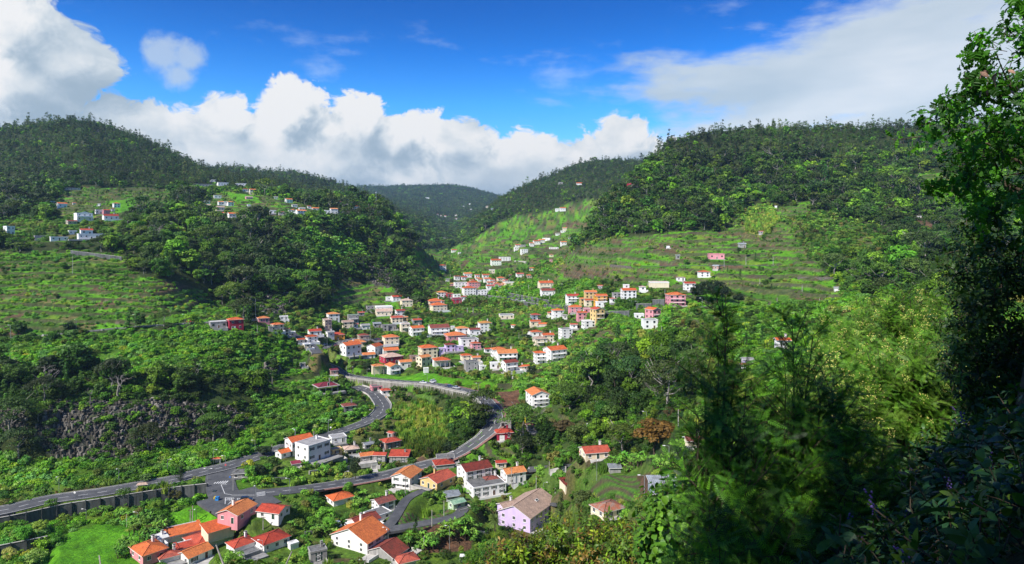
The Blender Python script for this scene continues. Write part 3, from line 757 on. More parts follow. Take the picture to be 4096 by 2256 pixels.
for Hh in H_:
    dmin = 100 if Hh['px'] < 2650 else 150
    X_, Y_, Z_ = ray(Hh['px'], Hh['py'], dmin)
    if Hh['sub']: Y_ = last['Y'] * 1.02 + 1.0
    else: last = Hh
    if Hh['label'].startswith('large white house with arc'): pass
    # vertical position straight from the reading, so that roof and foot sit where they are seen
    Z_ = -(Hh['py'] - HY) / F * Y_; X_ = (Hh['px'] - CX) / F * Y_
    azh = math.atan2(X_, Y_); k = Y_ / F; Wm = Hh['W'] * k; hm = Hh['h'] * k * (1.0 if not Hh['sub'] else 1.0)
    yw = math.radians(Hh['yaw']); ratio = 1.35 if 'r' in Hh['op'] else (.78 if Hh['shape'] != 'hip' else .85)
    if Hh['shape'] == 'gabY': ratio = 1.25
    if Hh['label'].startswith('large lilac'): ratio = .68
    if Wm > 22 and Hh['yaw'] < 26: ratio *= .6
    w = Wm * math.cos(azh) / (abs(math.cos(yw)) + ratio * abs(math.sin(yw))); dep = w * ratio
    ext = (w * abs(math.sin(yw)) + dep * abs(math.cos(yw))) / 2
    Hh.update(X=X_ + ext * math.sin(azh), Y=Y_, Z=Z_, w=w, dep=dep, hm=hm, rz=yw - azh, cy=Y_ + ext * math.cos(azh), d=Y_)
    Hh['X'] = (Hh['px'] - CX) / F * Hh['cy']
    # level pad
    rad = math.hypot(w, dep) / 2
    HOUSE_PTS.append((Hh['X'], Hh['cy'], rad * .92)); HOUSE_BOX.append((Hh['px'] - Hh['W'] * .5, Hh['px'] + Hh['W'] * .5, Hh['py'] - Hh['h'] * 1.5, Hh['py'] - Hh['h'] * .25, Y_))
    m = np.hypot(XX - Hh['X'], DD - Hh['cy']); t = np.clip((m - rad - .5) / 5, 0, 1)
    mm = m < rad + 5.5
    if not Hh['sub']: ZZ[mm] = (np.minimum(ZZ, Z_ - .05) * (1 - t) + ZZ * t)[mm]
    if Y_ < 420 and not Hh['sub']:
        fm = (m < rad + 5) & (ZZ < Z_ - .05); ZZ[fm] = np.maximum(ZZ[fm], (Z_ - .05 - np.clip((m - rad + 1) * 1.1, 0, 9))[fm])
PYF = HY - ZZ / DD * F
run = np.minimum.accumulate(np.where(DD < 60, 1e9, PYF), axis=1); VIS = PYF <= run + 14
# ------------------------------------------------------------------ shared scene helpers
COL = SC.collection
def tag(o, label=None, cat=None, group=None, kind=None):
    if label: o['label'] = label
    if cat: o['category'] = cat
    if group: o['group'] = group
    if kind: o['kind'] = kind
    return o
def link(name, data, parent=None, loc=(0, 0, 0), rz=0.0):
    o = bpy.data.objects.new(name, data); COL.objects.link(o); o.location = loc; o.rotation_euler = (0, 0, rz)
    if parent is not None: o.parent = parent
    return o
def new_mat(name, rough=.85, spec=.3):
    m = bpy.data.materials.new(name); m.use_nodes = True; t = m.node_tree; b = t.nodes['Principled BSDF']
    b.inputs['Roughness'].default_value = rough; b.inputs['Specular IOR Level'].default_value = spec
    return m, N(t), b
def np_mesh(name, V, Fq, mats=(), smooth=False, mi=None):
    me = bpy.data.meshes.new(name); V = np.asarray(V, np.float32); Fq = np.asarray(Fq, np.int32); k = Fq.shape[1]
    me.vertices.add(len(V)); me.vertices.foreach_set('co', V.ravel()); me.loops.add(Fq.size); me.loops.foreach_set('vertex_index', Fq.ravel())
    me.polygons.add(len(Fq)); me.polygons.foreach_set('loop_start', np.arange(0, Fq.size, k, dtype=np.int32))
    if mi is not None: me.polygons.foreach_set('material_index', np.asarray(mi, np.int32))
    me.polygons.foreach_set('use_smooth', np.full(len(Fq), smooth)); me.update(calc_edges=True)
    for m in mats: me.materials.append(m)
    return me
# ground colours per class (albedo)
GC = np.array([(.030,.045,.014), (.070,.135,.016), (.060,.140,.012), (.095,.190,.018), (.075,.230,.010), (.170,.180,.045), (.110,.105,.098), (.105,.062,.042), (.035,.060,.016), (.085,.120,.030)])
cc = GC[CL].copy()
n1 = fbm(XX / 5, DD / 5, 4, 71); n2 = fbm(XX / 28, DD / 28, 4, 81); n3 = fbm(XX / 1.7, DD / 1.7, 3, 91)
cc *= (1 + .9 * n1 + .8 * n3)[..., None]
yel = np.clip(n2 * 3, 0, 1)[..., None]; cc = cc * (1 - yel * .4) + cc * np.array([1.5, 1.05, .8]) * yel * .4 + cc * 0
brown = (np.clip((fbm(XX / 14, DD / 10, 4, 101) - .12) * 7, 0, 1) * np.isin(CL, (1, 3, 8)))[..., None]
cc = cc * (1 - brown * .75) + np.array([.10, .065, .040]) * brown * .75
# bare stone on the risers of the terraces, soil on road cuts
gyv, gxv = np.gradient(ZZ, axis=1) / np.gradient(DD, axis=1), np.gradient(ZZ, axis=0) / np.maximum(np.gradient(XX, axis=0), 1e-3)
slope = np.hypot(gyv, gxv)
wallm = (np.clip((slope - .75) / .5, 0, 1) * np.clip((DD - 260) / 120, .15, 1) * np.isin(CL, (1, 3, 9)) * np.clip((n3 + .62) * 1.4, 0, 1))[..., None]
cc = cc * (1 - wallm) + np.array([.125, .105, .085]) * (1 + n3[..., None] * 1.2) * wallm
rk = (np.clip((slope - 1.5) / .9, 0, 1) * np.isin(CL, (0, 2, 8)) * np.clip((n1 + .35) * 2, 0, 1))[..., None] * .7
cc = cc * (1 - rk) + np.array([.10, .088, .078]) * (1 + n3[..., None]) * rk
# streaks of moss and rust on the basalt cliffs
cr = (CL == 6)[..., None]; st_ = fbm(XX / 1.6, ZZ / 9, 3, 111)[..., None]
cc = np.where(cr, np.array([.070, .068, .064]) * (1 + 1.5 * st_) * (1 - .0 * st_), cc)
mossy = np.clip((fbm(XX / 6, ZZ / 4, 4, 121) - .02) * 8, 0, 1)[..., None] * cr
cc = cc * (1 - mossy * .8) + np.array([.045, .070, .018]) * mossy * .8
# every bench of the terraces carries its own crop, every riser dry-wall stone darkened with painted shadow
plot = np.floor(XX / (9 + 14 * ((TID * 7919) % 13) / 13.) + (TID * 0.37)).astype(int); hsh = ((plot * 73856093) ^ (TID * 19349663)) % 1009 / 1009.
crop = np.select([hsh < .34, hsh < .55, hsh < .70, hsh < .82, hsh < .91], [0, 1, 2, 3, 4], 5)
CROP = np.array([(.090,.260,.012), (.060,.160,.014), (.130,.220,.022), (.038,.090,.012), (.140,.120,.050), (.110,.070,.045)])[crop] * (1 + .6 * n3[..., None])
tsel = ((TID != 0) & np.isin(CL, (1, 3)) & (TFR < .72))[..., None]; kk_ = np.where(CL == 3, .95, .6)[..., None]; cc = np.where(tsel, cc * (1 - kk_) + CROP * kk_, cc)
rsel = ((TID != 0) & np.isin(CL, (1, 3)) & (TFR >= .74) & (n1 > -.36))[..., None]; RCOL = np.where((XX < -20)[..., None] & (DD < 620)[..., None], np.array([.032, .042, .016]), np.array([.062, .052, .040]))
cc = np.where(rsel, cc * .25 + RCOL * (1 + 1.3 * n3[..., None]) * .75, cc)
# planted rows
rows = (np.sin((XX * .8 + DD * .35) * 2 * math.pi / 1.9) > 0)[..., None] & (CL == 9)[..., None]
cc = np.where(rows, np.array([.060, .150, .020]), np.where((CL == 9)[..., None], np.array([.085, .065, .045]), cc))
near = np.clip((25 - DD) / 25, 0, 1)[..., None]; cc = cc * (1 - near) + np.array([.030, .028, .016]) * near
cc = np.clip(cc, .004, .6)
def grid_mesh(name):
    V = np.stack([XX, DD, ZZ], -1).reshape(-1, 3); idx = np.arange(nx * nd_).reshape(nx, nd_)
    Q = np.stack([idx[:-1, :-1], idx[1:, :-1], idx[1:, 1:], idx[:-1, 1:]], -1).reshape(-1, 4)
    me = np_mesh(name, V, Q, smooth=True)
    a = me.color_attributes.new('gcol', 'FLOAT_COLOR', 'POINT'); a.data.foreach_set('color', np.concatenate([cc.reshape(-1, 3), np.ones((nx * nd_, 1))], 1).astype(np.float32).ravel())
    return me
gm, g, gb = new_mat('ground', .95, .15)
at = g.n('ShaderNodeAttribute', attribute_name='gcol'); geo = g.n('ShaderNodeNewGeometry'); pos = geo.outputs['Position']
v1 = g.noise(pos, .9, 6, .65); v2 = g.noise(pos, .16, 4, .6)
colr = g.mix(1.0, at.outputs[0], g.ramp(v1, [(.25, (.45, .45, .45)), (.5, (1, 1, 1)), (.75, (1.7, 1.6, 1.4))]), 'MULTIPLY')
colr = g.mix(1.0, colr, g.ramp(v2, [(.3, (.75, .85, .8)), (.7, (1.2, 1.1, 1.0))]), 'MULTIPLY')
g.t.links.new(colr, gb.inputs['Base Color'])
bp = g.n('ShaderNodeBump'); bp.inputs['Strength'].default_value = .9; bp.inputs['Distance'].default_value = .6
g.t.links.new(g.noise(pos, 1.3, 5, .7), bp.inputs['Height']); g.t.links.new(bp.outputs[0], gb.inputs['Normal'])
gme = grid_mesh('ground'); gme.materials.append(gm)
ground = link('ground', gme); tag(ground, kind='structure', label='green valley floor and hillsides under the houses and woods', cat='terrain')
# a broad apron so that the ground also goes on behind and beside the camera
ap = []
for R_, z_ in ((0, -2.2), (30, 6), (200, 60), (900, 160), (6000, 260)):
    for k in range(25):
        a = math.pi + math.pi * k / 24 ; ap.append((R_ * math.cos(a) * 1.0, R_ * math.sin(a) + 2.9, z_ - (10 if R_ else 0) * abs(math.cos(a))))
apf = [(r * 25 + k, r * 25 + k + 1, (r + 1) * 25 + k + 1, (r + 1) * 25 + k) for r in range(4) for k in range(24)]
apm = np_mesh('hillside_behind', ap, apf, smooth=True); sm_, s_, sb_ = new_mat('hillside_soil', .95, .1)
gp = s_.n('ShaderNodeNewGeometry'); s_.t.links.new(s_.ramp(s_.noise(gp.outputs['Position'], .3, 6), [(.3, (.02, .035, .01)), (.7, (.05, .08, .02))]), sb_.inputs['Base Color'])
apm.materials.append(sm_); tag(link('hillside', apm), kind='structure')
# ------------------------------------------------------------------ plant building blocks
def leaf_mat(name, rough=.6, trans=.22, use_tint=True, col=(.05, .1, .02), var=.5):
    m = bpy.data.materials.new(name); m.use_nodes = True; t = m.node_tree; k = N(t); b = t.nodes['Principled BSDF']; o = t.nodes['Material Output']
    b.inputs['Roughness'].default_value = rough; b.inputs['Specular IOR Level'].default_value = .25
    g_ = k.n('ShaderNodeNewGeometry')
    if use_tint:
        a = k.n('ShaderNodeAttribute', attribute_name='tcol'); a.attribute_type = 'INSTANCER'; base = a.outputs[0]
    else: base = None
    rnd = k.ramp(g_.outputs['Random Per Island'], [(0, (1 - var, 1 - var, 1 - var)), (.5, (1, 1, 1)), (1, (1 + var, 1 + var * .85, 1 + var * .3))])
    c_ = k.mix(1.0, base if base is not None else (*col, 1), rnd, 'MULTIPLY')
    t.links.new(c_, b.inputs['Base Color'])
    tr = k.n('ShaderNodeBsdfTranslucent'); t.links.new(k.mix(1.0, c_, (1.3, 1.5, .5), 'MULTIPLY'), tr.inputs[0])
    mx = k.n('ShaderNodeMixShader'); mx.inputs[0].default_value = trans; t.links.new(b.outputs[0], mx.inputs[1]); t.links.new(tr.outputs[0], mx.inputs[2]); t.links.new(mx.outputs[0], o.inputs[0])
    return m
M_LEAF = leaf_mat('foliage')
def flat_mat(name, col, rough=.85, spec=.3, var=.25, scale=2.0, bump=0.0, metal=0.0):
    m, k, b = new_mat(name, rough, spec); tc_ = k.n('ShaderNodeTexCoord'); nz = k.noise(tc_.outputs['Object'], scale, 5, .6)
    lo = tuple(c * (1 - var) for c in col); hi = tuple(min(1, c * (1 + var)) for c in col)
    k.t.links.new(k.ramp(nz, [(.3, lo), (.7, hi)]), b.inputs['Base Color']); b.inputs['Metallic'].default_value = metal
    if bump:
        bb = k.n('ShaderNodeBump'); bb.inputs['Strength'].default_value = bump; bb.inputs['Distance'].default_value = .1
        k.t.links.new(k.noise(tc_.outputs['Object'], scale * 4, 4, .6), bb.inputs['Height']); k.t.links.new(bb.outputs[0], b.inputs['Normal'])
    return m
M_BARK = flat_mat('bark', (.075, .058, .042), .95, .1, .4, 3)
M_PALE = flat_mat('pale_bark', (.26, .235, .21), .95, .1, .35, 2)
def quads_from(c, nrm, size, asp, r):
    """rhombic leaf cards: centres c, normals nrm"""
    n = len(c); up = r.normal(size=(n, 3)); u = np.cross(nrm, up); u /= np.linalg.norm(u, axis=1, keepdims=True) + 1e-9; v = np.cross(nrm, u); v /= np.linalg.norm(v, axis=1, keepdims=True) + 1e-9
    s = (size * r.uniform(.6, 1.35, n))[:, None]; V = np.stack([c - u * s, c - v * s * asp, c + u * s, c + v * s * asp], 1).reshape(-1, 3)
    return V, np.arange(4 * n).reshape(n, 4)
class Geo:
    def __init__(s): s.V = []; s.F = []; s.M = []; s.n = 0
    def add(s, V, Fq, mi=0):
        V = np.asarray(V, float); Fq = np.asarray(Fq, int)
        if Fq.shape[1] == 3: Fq = np.concatenate([Fq, Fq[:, 2:3]], 1)
        s.V.append(V); s.F.append(Fq + s.n); s.M.append(np.full(len(Fq), mi)); s.n += len(V)
    def tube(s, pts, rad, sides=5, mi=1):
        pts = np.asarray(pts, float); n = len(pts); V = []
        for i in range(n):
            d = pts[min(i + 1, n - 1)] - pts[max(i - 1, 0)]; d /= np.linalg.norm(d) + 1e-9
            a = np.cross(d, (0.3, .9, .2)); a /= np.linalg.norm(a) + 1e-9; b = np.cross(d, a)
            for k in range(sides):
                t = 2 * math.pi * k / sides; V.append(pts[i] + (a * math.cos(t) + b * math.sin(t)) * rad[i])
        Fq = [(i * sides + k, i * sides + (k + 1) % sides, (i + 1) * sides + (k + 1) % sides, (i + 1) * sides + k) for i in range(n - 1) for k in range(sides)]
        s.add(V, Fq, mi)
    def box(s, x0, x1, y0, y1, z0, z1, mi=0):
        V = [(x0,y0,z0),(x1,y0,z0),(x1,y1,z0),(x0,y1,z0),(x0,y0,z1),(x1,y0,z1),(x1,y1,z1),(x0,y1,z1)]
        s.add(V, [(0,3,2,1),(4,5,6,7),(0,1,5,4),(1,2,6,5),(2,3,7,6),(3,0,4,7)], mi)
    def mesh(s, name, mats, smooth=False):
        V = np.concatenate(s.V); Fq = np.concatenate(s.F); mi = np.concatenate(s.M); tri = Fq[:, 2] == Fq[:, 3]
        if not tri.any(): return np_mesh(name, V, Fq, mats, smooth, mi)
        me = bpy.data.meshes.new(name); cnt = np.where(tri, 3, 4); st = np.concatenate([[0], np.cumsum(cnt)[:-1]])
        me.vertices.add(len(V)); me.vertices.foreach_set('co', V.astype(np.float32).ravel()); mask = np.ones(Fq.shape, bool); mask[tri, 3] = False
        lv = Fq[mask]; me.loops.add(len(lv)); me.loops.foreach_set('vertex_index', lv.astype(np.int32)); me.polygons.add(len(Fq)); me.polygons.foreach_set('loop_start', st.astype(np.int32))
        me.polygons.foreach_set('material_index', mi.astype(np.int32)); me.polygons.foreach_set('use_smooth', np.full(len(Fq), smooth)); me.update(calc_edges=True)
        for m in mats: me.materials.append(m)
        return me
def lobes_crown(G, r, h0, h1, rad, nl, nleaf, size, asp=.6, shape='round', flat=.75):
    """foliage on the outer shells of many overlapping clumps inside a crown"""
    for i in range(nl):
        if shape == 'round':
            while True:
                p = r.uniform(-1, 1, 3)
                if np.linalg.norm(p) < 1: break
            p = p / (np.linalg.norm(p) + 1e-6) * (np.linalg.norm(p) ** .5) * .72
            c = np.array([p[0] * rad, p[1] * rad, (h0 + h1) / 2 + p[2] * (h1 - h0) / 2]); lr = rad * r.uniform(.28, .46)
        elif shape == 'cone':
            t = (i + .5) / nl; a = r.uniform(0, 6.28); rr = rad * (1 - t) ** .8 * r.uniform(.25, .75); c = np.array([rr * math.cos(a), rr * math.sin(a), h0 + (h1 - h0) * t]); lr = max(.25 * rad, rad * (1 - t) * r.uniform(.35, .55))
        elif shape == 'tall':
            t = r.uniform(0, 1); a = r.uniform(0, 6.28); prof = math.sin(math.pi * min(1, .15 + .85 * t)) ** .6; rr = rad * prof * r.uniform(.2, .9); c = np.array([rr * math.cos(a), rr * math.sin(a), h0 + (h1 - h0) * t]); lr = rad * r.uniform(.25, .42)
        else:   # umbrella
            a = r.uniform(0, 6.28); rr = rad * r.uniform(0, .85); c = np.array([rr * math.cos(a), rr * math.sin(a), h1 - (h1 - h0) * (.35 + .6 * (rr / rad) ** 2) * r.uniform(.7, 1.1)]); lr = rad * r.uniform(.2, .34)
        n = nleaf; d = r.normal(size=(n, 3)); d /= np.linalg.norm(d, axis=1, keepdims=True); d[:, 2] = np.where(d[:, 2] < -.35, -d[:, 2], d[:, 2])
        cc_ = c + d * lr * np.array([1, 1, flat]) * r.uniform(.75, 1.08, n)[:, None]
        nr = d + r.normal(size=(n, 3)) * .38 + np.array([0, 0, .25]); nr /= np.linalg.norm(nr, axis=1, keepdims=True)
        V, Fq = quads_from(cc_, nr, size, asp, r); G.add(V, Fq, 0)
def trunk(G, r, h, r0, bends=.4, limbs=0, spread=1.5, mi=1):
    pts = [np.array([0, 0, -.6])]; p = np.array([0., 0, 0])
    for i in range(1, 5): pts.append(np.array([r.normal() * bends * i / 4, r.normal() * bends * i / 4, h * i / 4]))
    G.tube(pts, np.linspace(r0, r0 * .45, 5), 6, mi)
    for k in range(limbs):
        t = r.uniform(.45, .95); b = pts[0] + (pts[-1] - pts[0]) * t; a = r.uniform(0, 6.28); e = b + np.array([math.cos(a) * spread, math.sin(a) * spread, h * .35])
        G.tube([b, (b + e) / 2 + np.array([0, 0, -.15 * spread]), e], [.12, .08, .04], 4, mi)
def make_tree(kind, seed, lod):
    """returns crown Geo, trunk Geo (unit: metres)"""
    r = np.random.default_rng(seed); C = Geo(); T = Geo(); q_ = {0: 1.0, 1: .42, 2: .13}[lod]; sz = {0: .62, 1: 1.0, 2: 1.7}[lod]
    if kind == 'broad':
        h = r.uniform(7, 10); rad = h * r.uniform(.36, .48); lobes_crown(C, r, h * .25, h, rad, int(26 * (1 if lod < 2 else .6)), int(90 * q_) + 5, .42 * sz); trunk(T, r, h * .6, .22, .4)
    elif kind == 'gum':
        h = r.uniform(13, 18); rad = h * r.uniform(.17, .24); lobes_crown(C, r, h * .35, h, rad, int(26 * (1 if lod < 2 else .6)), int(60 * q_) + 4, .42 * sz, .4, 'tall', .9); trunk(T, r, h * .9, .20, .7)
    elif kind == 'conifer':
        h = r.uniform(8, 12); rad = h * r.uniform(.22, .28); lobes_crown(C, r, h * .08, h, rad, int(30 * (1 if lod < 2 else .6)), int(60 * q_) + 4, .36 * sz, .35, 'cone', .6); trunk(T, r, h * .8, .18, .1)
    elif kind == 'umbrella':
        h = r.uniform(9, 12); rad = h * r.uniform(.5, .6); lobes_crown(C, r, h * .45, h, rad, int(40 * (1 if lod < 2 else .6)), int(80 * q_) + 4, .38 * sz, .5, 'umb', .5); trunk(T, r, h * .6, .28, .5); trunk(C, r, h * .8, .02, .5, 7, rad * .7)
    elif kind == 'bush':
        h = r.uniform(1.6, 2.6); rad = h * r.uniform(.6, .9); lobes_crown(C, r, -.2, h, rad, 9 if lod < 2 else 6, int(70 * q_) + 4, .26 * sz, .6, 'round', .8)
    elif kind == 'scrub':      # bushes of big pale leaves in mounds
        h = r.uniform(1.8, 3.0); rad = h * r.uniform(.8, 1.1); lobes_crown(C, r, -.3, h, rad, 14 if lod < 2 else 7, int(50 * q_) + 4, .32 * sz, .7, 'round', .6)
    elif kind == 'cane':
        n = int(160 * (q_ + .2)); a = r.uniform(0, 6.28, n); rr = 1.6 * np.sqrt(r.uniform(0, 1, n)); H = r.uniform(1.6, 3.0, n); le = r.normal(size=(n, 2)) * .5
        b = np.stack([rr * np.cos(a), rr * np.sin(a), np.zeros(n)], 1); t = b + np.stack([le[:, 0], le[:, 1], H], 1); s = .09 * sz * 1.4; sd_ = np.stack([np.cos(a + 1.5), np.sin(a + 1.5), 0 * a], 1) * s
        m_ = (b + t) / 2 + np.array([0, 0, .25]); V = np.stack([b - sd_, b + sd_, m_ + sd_ * 1.3, m_ - sd_ * 1.3, t], 1).reshape(-1, 3); i = np.arange(n)[:, None] * 5
        C.add(V, np.concatenate([i + [0, 1, 2, 3], i + [3, 2, 4, 4]])); 
    elif kind == 'banana':
        for s_ in range(3 if lod < 2 else 2):
            ox, oy = r.normal(size=2) * .8; H = r.uniform(1.6, 2.6); T.tube([(ox, oy, -.3), (ox, oy, H)], [.16, .1], 5, 1)
            for k in range(9):
                a = r.uniform(0, 6.28); L = r.uniform(1.4, 2.1); up = r.uniform(.2, 1.1); d = np.array([math.cos(a), math.sin(a), 0]); sd_ = np.array([-math.sin(a), math.cos(a), 0]) * .27
                p0 = np.array([ox, oy, H]); p1 = p0 + d * L * .45 + np.array([0, 0, up * .9]); p2 = p0 + d * L + np.array([0, 0, up * .25])
                C.add([p0, p1 - sd_ - [0, 0, .1], p1, p1 + sd_ - [0, 0, .1], p2], [(0, 1, 2, 2), (0, 2, 3, 3), (1, 4, 2, 2), (2, 4, 3, 3)])
    elif kind == 'palm':
        h = r.uniform(3.5, 4.5); T.tube([(0, 0, -.4), (.05, 0, h * .5), (0, .05, h)], [.32, .26, .28], 8, 1)
        for k in range(46):
            a = k * 2.399 + r.normal() * .1; up = 1.25 - 1.9 * k / 46; L = r.uniform(2.0, 2.5); pts = []
            for i in range(6):
                t = i / 5; pts.append(np.array([math.cos(a) * L * t * math.cos(up * (1 - t * .3)), math.sin(a) * L * t * math.cos(up * (1 - t * .3)), h + L * t * math.sin(up) - .9 * t * t]))
            for i in range(1, 6):
                d = pts[i] - pts[i - 1]; sd_ = np.cross(d, (0, 0, 1)); sd_ /= np.linalg.norm(sd_) + 1e-6; w_ = .5 * math.sin(math.pi * min(.95, .2 + i / 6))
                for s_ in (-1, 1):
                    for u in (0, .5): 
                        c0 = pts[i - 1] + d * u; C.add([c0, c0 + d * .35, c0 + sd_ * s_ * w_ + d * .7 - [0, 0, w_ * .35]], [(0, 1, 2, 2)])
    elif kind == 'dead':
        def br(p, d, L, rad_, dep):
            e = p + d * L; T.tube([p, (p + e) / 2 + r.normal(size=3) * L * .06, e], [rad_, rad_ * .75, rad_ * .5], 4, 1)
            if dep:
                for k in range(3 if dep > 1 else 4):
                    nd = d + r.normal(size=3) * .6 + np.array([0, 0, .15]); nd /= np.linalg.norm(nd); br(p + d * L * r.uniform(.55, 1), nd, L * r.uniform(.45, .7), rad_ * .5, dep - 1)
        br(np.array([0., 0, -.4]), np.array([.05, .02, 1.0]), r.uniform(4, 5), .22, 3)
    return C, T
PROTO = {}; LASTP = [None]
def proto(kind, var, lod):
    k = (kind, var, lod)
    if k not in PROTO:
        C, T = make_tree(kind, hash((len(kind) * 7 + ord(kind[0]), var)) % 9999 + 1, lod)
        bark = M_PALE if kind in ('dead', 'umbrella') else M_BARK
        cm = C.mesh(kind + '_crown', [M_LEAF, bark]) if C.n else None
        tm_ = T.mesh(kind + '_trunk', [M_LEAF, bark], True) if T.n else None
        if T.n: C.V += T.V; C.F += [f + C.n for f in T.F]; C.M += T.M; C.n += T.n
        PROTO[k] = (cm, tm_, C.mesh(kind, [M_LEAF, bark]))
    return PROTO[k]
def scatter(name, pts, rotz, scl, idx, col, meshes, label, cat='vegetation', tilt=None, parent=None, mats=None):
    """ONE object of uncountable plants: a point mesh with instances on it"""
    n = len(pts)
    if not n: return None
    coll = bpy.data.collections.new(name + '_kinds')
    for i, me_ in enumerate(meshes):
        o = bpy.data.objects.new('plant_%02d' % i, me_); coll.objects.link(o)
    me = bpy.data.meshes.new(name); me.vertices.add(n); me.vertices.foreach_set('co', np.asarray(pts, np.float32).ravel()); me.update()
    rot = np.zeros((n, 3), np.float32); rot[:, 2] = rotz
    if tilt is not None: rot[:, :2] = tilt
    s3 = np.asarray(scl, np.float32); s3 = np.repeat(s3[:, None], 3, 1) if s3.ndim == 1 else s3
    for nm, ty, pr, arr in (('rot', 'FLOAT_VECTOR', 'vector', rot), ('scl', 'FLOAT_VECTOR', 'vector', s3), ('idx', 'INT', 'value', np.asarray(idx, np.int32)), ('tcol', 'FLOAT_COLOR', 'color', np.concatenate([col, np.ones((n, 1))], 1).astype(np.float32))):
        a = me.attributes.new(nm, ty, 'POINT'); a.data.foreach_set(pr, arr.ravel())
    o = link(name, me, parent); ng = bpy.data.node_groups.new(name, 'GeometryNodeTree')
    ng.interface.new_socket('Geometry', in_out='INPUT', socket_type='NodeSocketGeometry'); ng.interface.new_socket('Geometry', in_out='OUTPUT', socket_type='NodeSocketGeometry')
    gi = ng.nodes.new('NodeGroupInput'); go = ng.nodes.new('NodeGroupOutput'); ip = ng.nodes.new('GeometryNodeInstanceOnPoints'); ci = ng.nodes.new('GeometryNodeCollectionInfo')
    ci.inputs[0].default_value = coll; ci.inputs['Separate Children'].default_value = True; ci.inputs['Reset Children'].default_value = True; ip.inputs['Pick Instance'].default_value = True
    L = ng.links.new; L(gi.outputs[0], ip.inputs['Points']); L(ci.outputs[0], ip.inputs['Instance'])
    for nm, ty, ins in (('rot', 'FLOAT_VECTOR', 'Rotation'), ('scl', 'FLOAT_VECTOR', 'Scale'), ('idx', 'INT', 'Instance Index')):
        na = ng.nodes.new('GeometryNodeInputNamedAttribute'); na.data_type = ty; na.inputs[0].default_value = nm; L([s for s in na.outputs if s.enabled][0], ip.inputs[ins])
    L(ip.outputs[0], go.inputs[0]); md = o.modifiers.new('scatter', 'NODES'); md.node_group = ng
    if parent is None: tag(o, label, cat, kind='stuff')
    else: o['kind'] = 'stuff'
    return o
def put_plant(name, label, cat, kind, var, lod, loc, s, rz, col, group=None):
    cm, tm_, _ = proto(kind, var, lod); t = link(name, None, None, loc, rz); tag(t, label, cat, group); LASTP[0] = t
    for nm, me_ in (('crown', cm), ('trunk', tm_)):
        if me_ is not None:
            c_ = link('leaves' if (kind, nm) == ('banana', 'crown') else 'stem' if (kind, nm) == ('banana', 'trunk') else nm, me_, t); c_.scale = (s, s, s) if not isinstance(s, tuple) else s; c_['tcol'] = [float(x) for x in col]
            if c_.name.startswith('stem'): c_['kind'] = 'stuff'
    return t
# ------------------------------------------------------------------ houses
def wall_mat(n, col, dirt=.35):
    m, k, b = new_mat('wall_' + n, .9, .2); g_ = k.n('ShaderNodeNewGeometry'); p_ = g_.outputs['Position']
    mp = k.n('ShaderNodeMapping'); k.t.links.new(p_, mp.inputs[0]); mp.inputs['Scale'].default_value = (1, 1, .25)
    f = k.noise(mp.outputs[0], .9, 5, .65); f2 = k.noise(p_, .12, 3, .5)
    k.t.links.new(k.mix(1.0, k.ramp(f, [(.28, tuple(c * (1 - dirt) for c in col)), (.55, col), (1, tuple(min(.85, c * 1.05) for c in col))]), k.ramp(f2, [(.3, (.88, .87, .85)), (.7, (1, 1, 1))]), 'MULTIPLY'), b.inputs['Base Color'])
    return m
WM = {'w': wall_mat('white', (.83, .82, .80), .12), 'c': wall_mat('cream', (.78, .68, .50), .15), 'k': wall_mat('pink', (.70, .30, .34), .2), 'l': wall_mat('lilac', (.62, .49, .76), .15), 'y': wall_mat('yellow', (.70, .50, .22), .2),
      'g': wall_mat('grey', (.36, .35, .34), .45), 'b': wall_mat('beige', (.52, .44, .35), .3), 'm': wall_mat('crimson', (.42, .035, .07), .25), 'n': wall_mat('brown', (.40, .26, .22), .3), 'o': wall_mat('orange', (.80, .40, .06), .2),
      'e': wall_mat('pale_green', (.45, .58, .38), .3), 'u': wall_mat('blue_grey', (.30, .36, .42), .3)}
